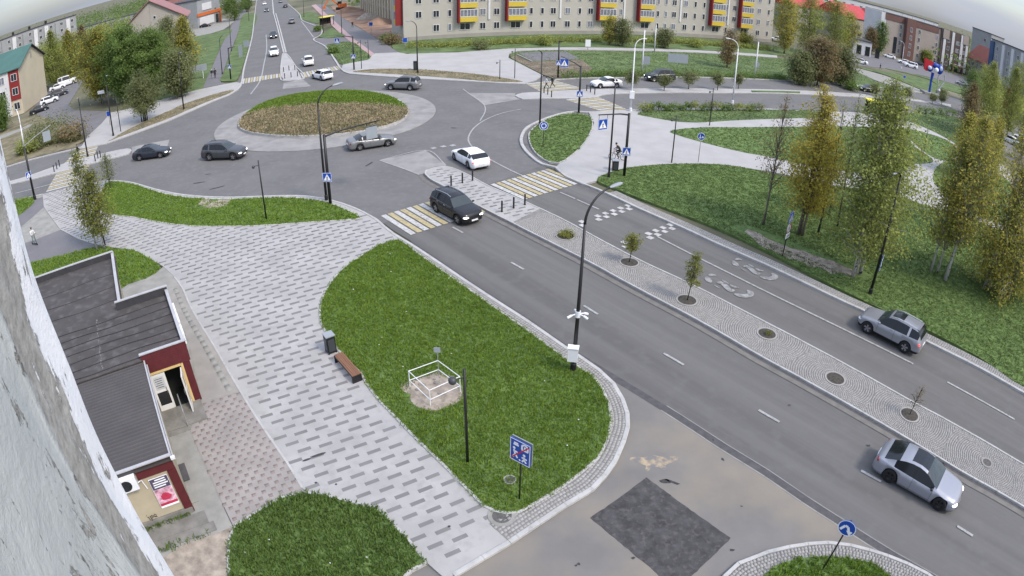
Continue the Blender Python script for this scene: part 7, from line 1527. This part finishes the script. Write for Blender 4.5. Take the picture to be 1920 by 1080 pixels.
# rider on a kick scooter
sbp = G(66,459,.066); srz = R(-14)
t = thing('kick_scooter', 'black kick scooter under the rider at the left', 'scooter', (*sbp,.066), srz)
MB().box((-.05,0,.14),(.72,.15,.035)).build('deck', M['sign_black'], t); MB().tube([(.36,0,.12),(.28,0,1.0)], .02, 7).build('stem', M['sign_black'], t); MB().tube([(.28,-.24,1.0),(.28,.24,1.0)], .018, 6).build('handlebar', M['sign_black'], t)
for x in (-.45,.40): mb = MB(); wheel_ring(mb, (x,0,.10), .075, .03); mb.build('wheel', M['rubber'], t)
person(sbp, srz, 'scooter rider with black hair and a pale top at the left', BLK, (.22,.28,.27), WHT, h_=1.55, z0=.07, joints=dict(waist=.98, spine=[(-.06,0,1.02),(-.04,0,1.18),(0,0,1.36),(.01,0,1.48),(.02,0,1.55),(.04,0,1.62),(.05,0,1.69),(.045,0,1.75),(.13,0,1.65)],
   leg={1:(V3((-.06,.09,.98)),V3((.02,.10,.58)),V3((-.04,.06,.20)),V3((.12,.06,.15))), -1:(V3((-.06,-.09,.98)),V3((-.08,-.10,.58)),V3((-.28,-.05,.24)),V3((-.13,-.05,.17)))}, arm={1:(V3((.0,.18,1.44)),V3((.08,.24,1.20)),V3((.27,.20,1.10))), -1:(V3((.0,-.18,1.44)),V3((.08,-.24,1.20)),V3((.27,-.20,1.10)))}))
person(G(148,296), R(70), 'pedestrian in black on the far-left crossing', BLK, BLK, BLK, h_=1.70)
person(G(398,147,.09), R(110), 'walker in a dark jacket and pale trousers with a white cap on the footpath', WHT, (.30,.31,.33), BLK, hair=(.5,.5,.5), h_=1.68, z0=.09)
person(G(404,147,.09), R(110), 'walker all in black on the avenue footpath', BLK, BLK, BLK, h_=1.80, z0=.09)
person(G(1024,167), R(200), 'pedestrian in a pale top carrying a bag on the east crossing', BLK, (.03,.03,.035), WHT, h_=1.66, stride=.45, bag=(.02,.02,.02))
person(G(1035,166), R(200), 'pedestrian in black on the east crossing', BLK, BLK, (.02,.02,.022), h_=1.72, stride=.45)
person(G(661,52,.08), R(-60), 'lone walker in black beside the building site', BLK, BLK, BLK, h_=1.75, z0=.08)
person(G(1650,131), R(160), 'dark figure at the kerb of the far street', BLK, BLK, BLK, h_=1.75)
# ================================================================== GRASS
def sample(poly, dens):
    poly = np.asarray(poly); lo, hi = poly.min(0), poly.max(0); ar = (hi-lo).prod(); n = int(ar*dens)
    P = lo+rng.random((n,2))*(hi-lo); P = P[inside(P, poly)]
    az = np.degrees(np.arctan2(P[:,0], P[:,1])); return P[(az < 56) & (az > -50) & (P[:,1] > 5)]
def tufts(P, z, hgt_, wd, blades=4, spread=.06, hvar=.45, tri=False):
    n = len(P); P = np.repeat(P, blades, 0); Z = np.repeat(np.broadcast_to(z, n), blades); m_ = len(P)
    an = rng.random(m_)*6.283; base = P+rng.normal(0,spread,(m_,2)); h_ = hgt_*rng.uniform(1-hvar,1+hvar,m_); ln = rng.uniform(.2,1.1,m_)*h_
    dx, dy = np.cos(an), np.sin(an); px_, py_ = -dy*wd*.5, dx*wd*.5
    a = np.stack([base[:,0]-px_, base[:,1]-py_, Z-.01],1); b = np.stack([base[:,0]+px_, base[:,1]+py_, Z-.01],1)
    midc = np.stack([base[:,0]+dx*ln*.45+px_*.9, base[:,1]+dy*ln*.45+py_*.9, Z+h_*.75],1); c = np.stack([base[:,0]+dx*ln, base[:,1]+dy*ln, Z+h_],1)
    if tri: return np.stack([a,b,c],1).reshape(-1,3), np.arange(3*m_).reshape(-1,3)
    V = np.stack([a,b,midc,c],1).reshape(-1,3); return V, np.arange(4*m_).reshape(-1,4)
def grow(key, dens, hgt_, wd, m='grass', label=None, blades=4, poly=None, z=None):
    P_, zz = LAWNS[key] if poly is None else (poly, z); P = sample(P_, dens)
    if key == 'big':
        for u, v, r_ in ((812,735,1.25),): c = G(u,v,.16); P = P[np.linalg.norm(P-c,axis=1) > r_*(.85+.3*rng.random(len(P)))]
    if key == 'right': c = gpts([(1395,428),(1450,448),(1520,478),(1612,514)], .16); P = P[(dist_poly(P, c) > .8) | (rng.random(len(P)) < .10)]
    if key == 'crescent': P = P[(np.linalg.norm(P-G(402,380,.16),axis=1) > 1.5) | (rng.random(len(P)) < .3)]
    V, F = tufts(P, zz, hgt_, wd*(1 if key in ('big','front','corner') else 1.35), blades, tri=key not in ('big','front','corner')); o = stuff(npmesh('grass', V, F, M[m]), label); o['category'] = 'grass'
grow('big', 190, .07, .033, label='lush green grass of the big rounded lawn'); grow('front', 130, .11, .045, 'grass_dark', 'dark leafy grass of the small lawn at the bottom'); grow('corner', 110, .11, .045, label='green grass of the corner bed at the bottom right')
grow('crescent', 80, .09, .05, label='green grass of the crescent lawn'); grow('behind', 60, .12, .05, 'grass', 'patchy grass behind the kiosk'); grow('wedge', 30, .14, .07, label='grass wedge at the far left')
grow('right', 62, .06, .040, 'grass_far', 'broad green grass under the right-hand birches'); grow('seisland', 34, .07, .05, 'grass_far', label='grass of the rounded lawn by the roundabout'); grow('parkB', 16, .07, .07, 'grass_far', 'grass of the long park lawn'); grow('parkA', 14, .07, .07, 'grass_far', label='grass strip below the east road')
for k, lb in (('parkC','grass between the park paths'),('parkD','grass by the bus shelter'),('parkE','grass at the right park path'),('nwverge','grass of the north-west verge'),('eastlawn','grass of the east lawn'),('neverge','dry grass of the northern verge'),('ne1','grass of the small northern lawn')):
    grow(k, 4 if k in ('eastlawn',) else 8, .07, .09, 'grass_dry' if k in ('neverge','nwverge') else 'grass_far', lb)
# roundabout island: green on the far side, dry weeds on the near side
def island_z(P):
    d = P-islC; an = np.arctan2(d[:,1], d[:,0]); Q = ISL-islC; qa = np.arctan2(Q[:,1], Q[:,0]); o_ = np.argsort(qa); rad = np.interp(an, qa[o_], np.linalg.norm(Q,axis=1)[o_], period=2*math.pi)
    return np.interp(np.linalg.norm(d,axis=1)/rad, (0,.02,.4,.7,.9,.985), (1.12,1.12,1.05,.85,.55,.33))
P = sample(ISL, 46); zz = island_z(P); ny = P[:,1]-islC[1]+rng.normal(0,.6,len(P)); gm = ny > .6
V, F = tufts(P[gm], zz[gm], .12, .08); o = stuff(npmesh('grass', V, F, M['grass']), 'green grass on the far half of the roundabout island'); o['category'] = 'grass'
V, F = tufts(P[~gm], zz[~gm], .17, .06, 5, .1); o = stuff(npmesh('weeds', V, F, M['grass_dry']), 'dry tan weeds on the near half of the roundabout island'); o['category'] = 'weeds'
# little pale flowers and litter specks in the near lawns
for key, n, lb in (('big',22,'tiny pale flowers scattered in the big lawn'),('front',14,'tiny pale flowers scattered in the bottom lawn'),('right',24,'tiny pale flowers scattered in the right lawn')):
    P = sample(LAWNS[key][0], 3); P = P[rng.permutation(len(P))[:n]]; V, F = tufts(P, LAWNS[key][1]+.10, .02, .06, 2, .02); o = stuff(npmesh('flowers', V, F, M['sign_white']), lb); o['category'] = 'flowers'
# weeds along the kiosk apron and kerbs
P = np.array([KL(random.uniform(-2.6,-.2), -.16+random.gauss(0,.06))[:2] for _ in range(60)]+[KL(random.uniform(-2.6,.4), -1.45+random.gauss(0,.07))[:2] for _ in range(50)])
V, F = tufts(P, .13, .12, .03, 4); o = stuff(npmesh('weeds', V, F, M['grass_dark']), 'weeds growing from the cracks before the kiosk'); o['category'] = 'weeds'
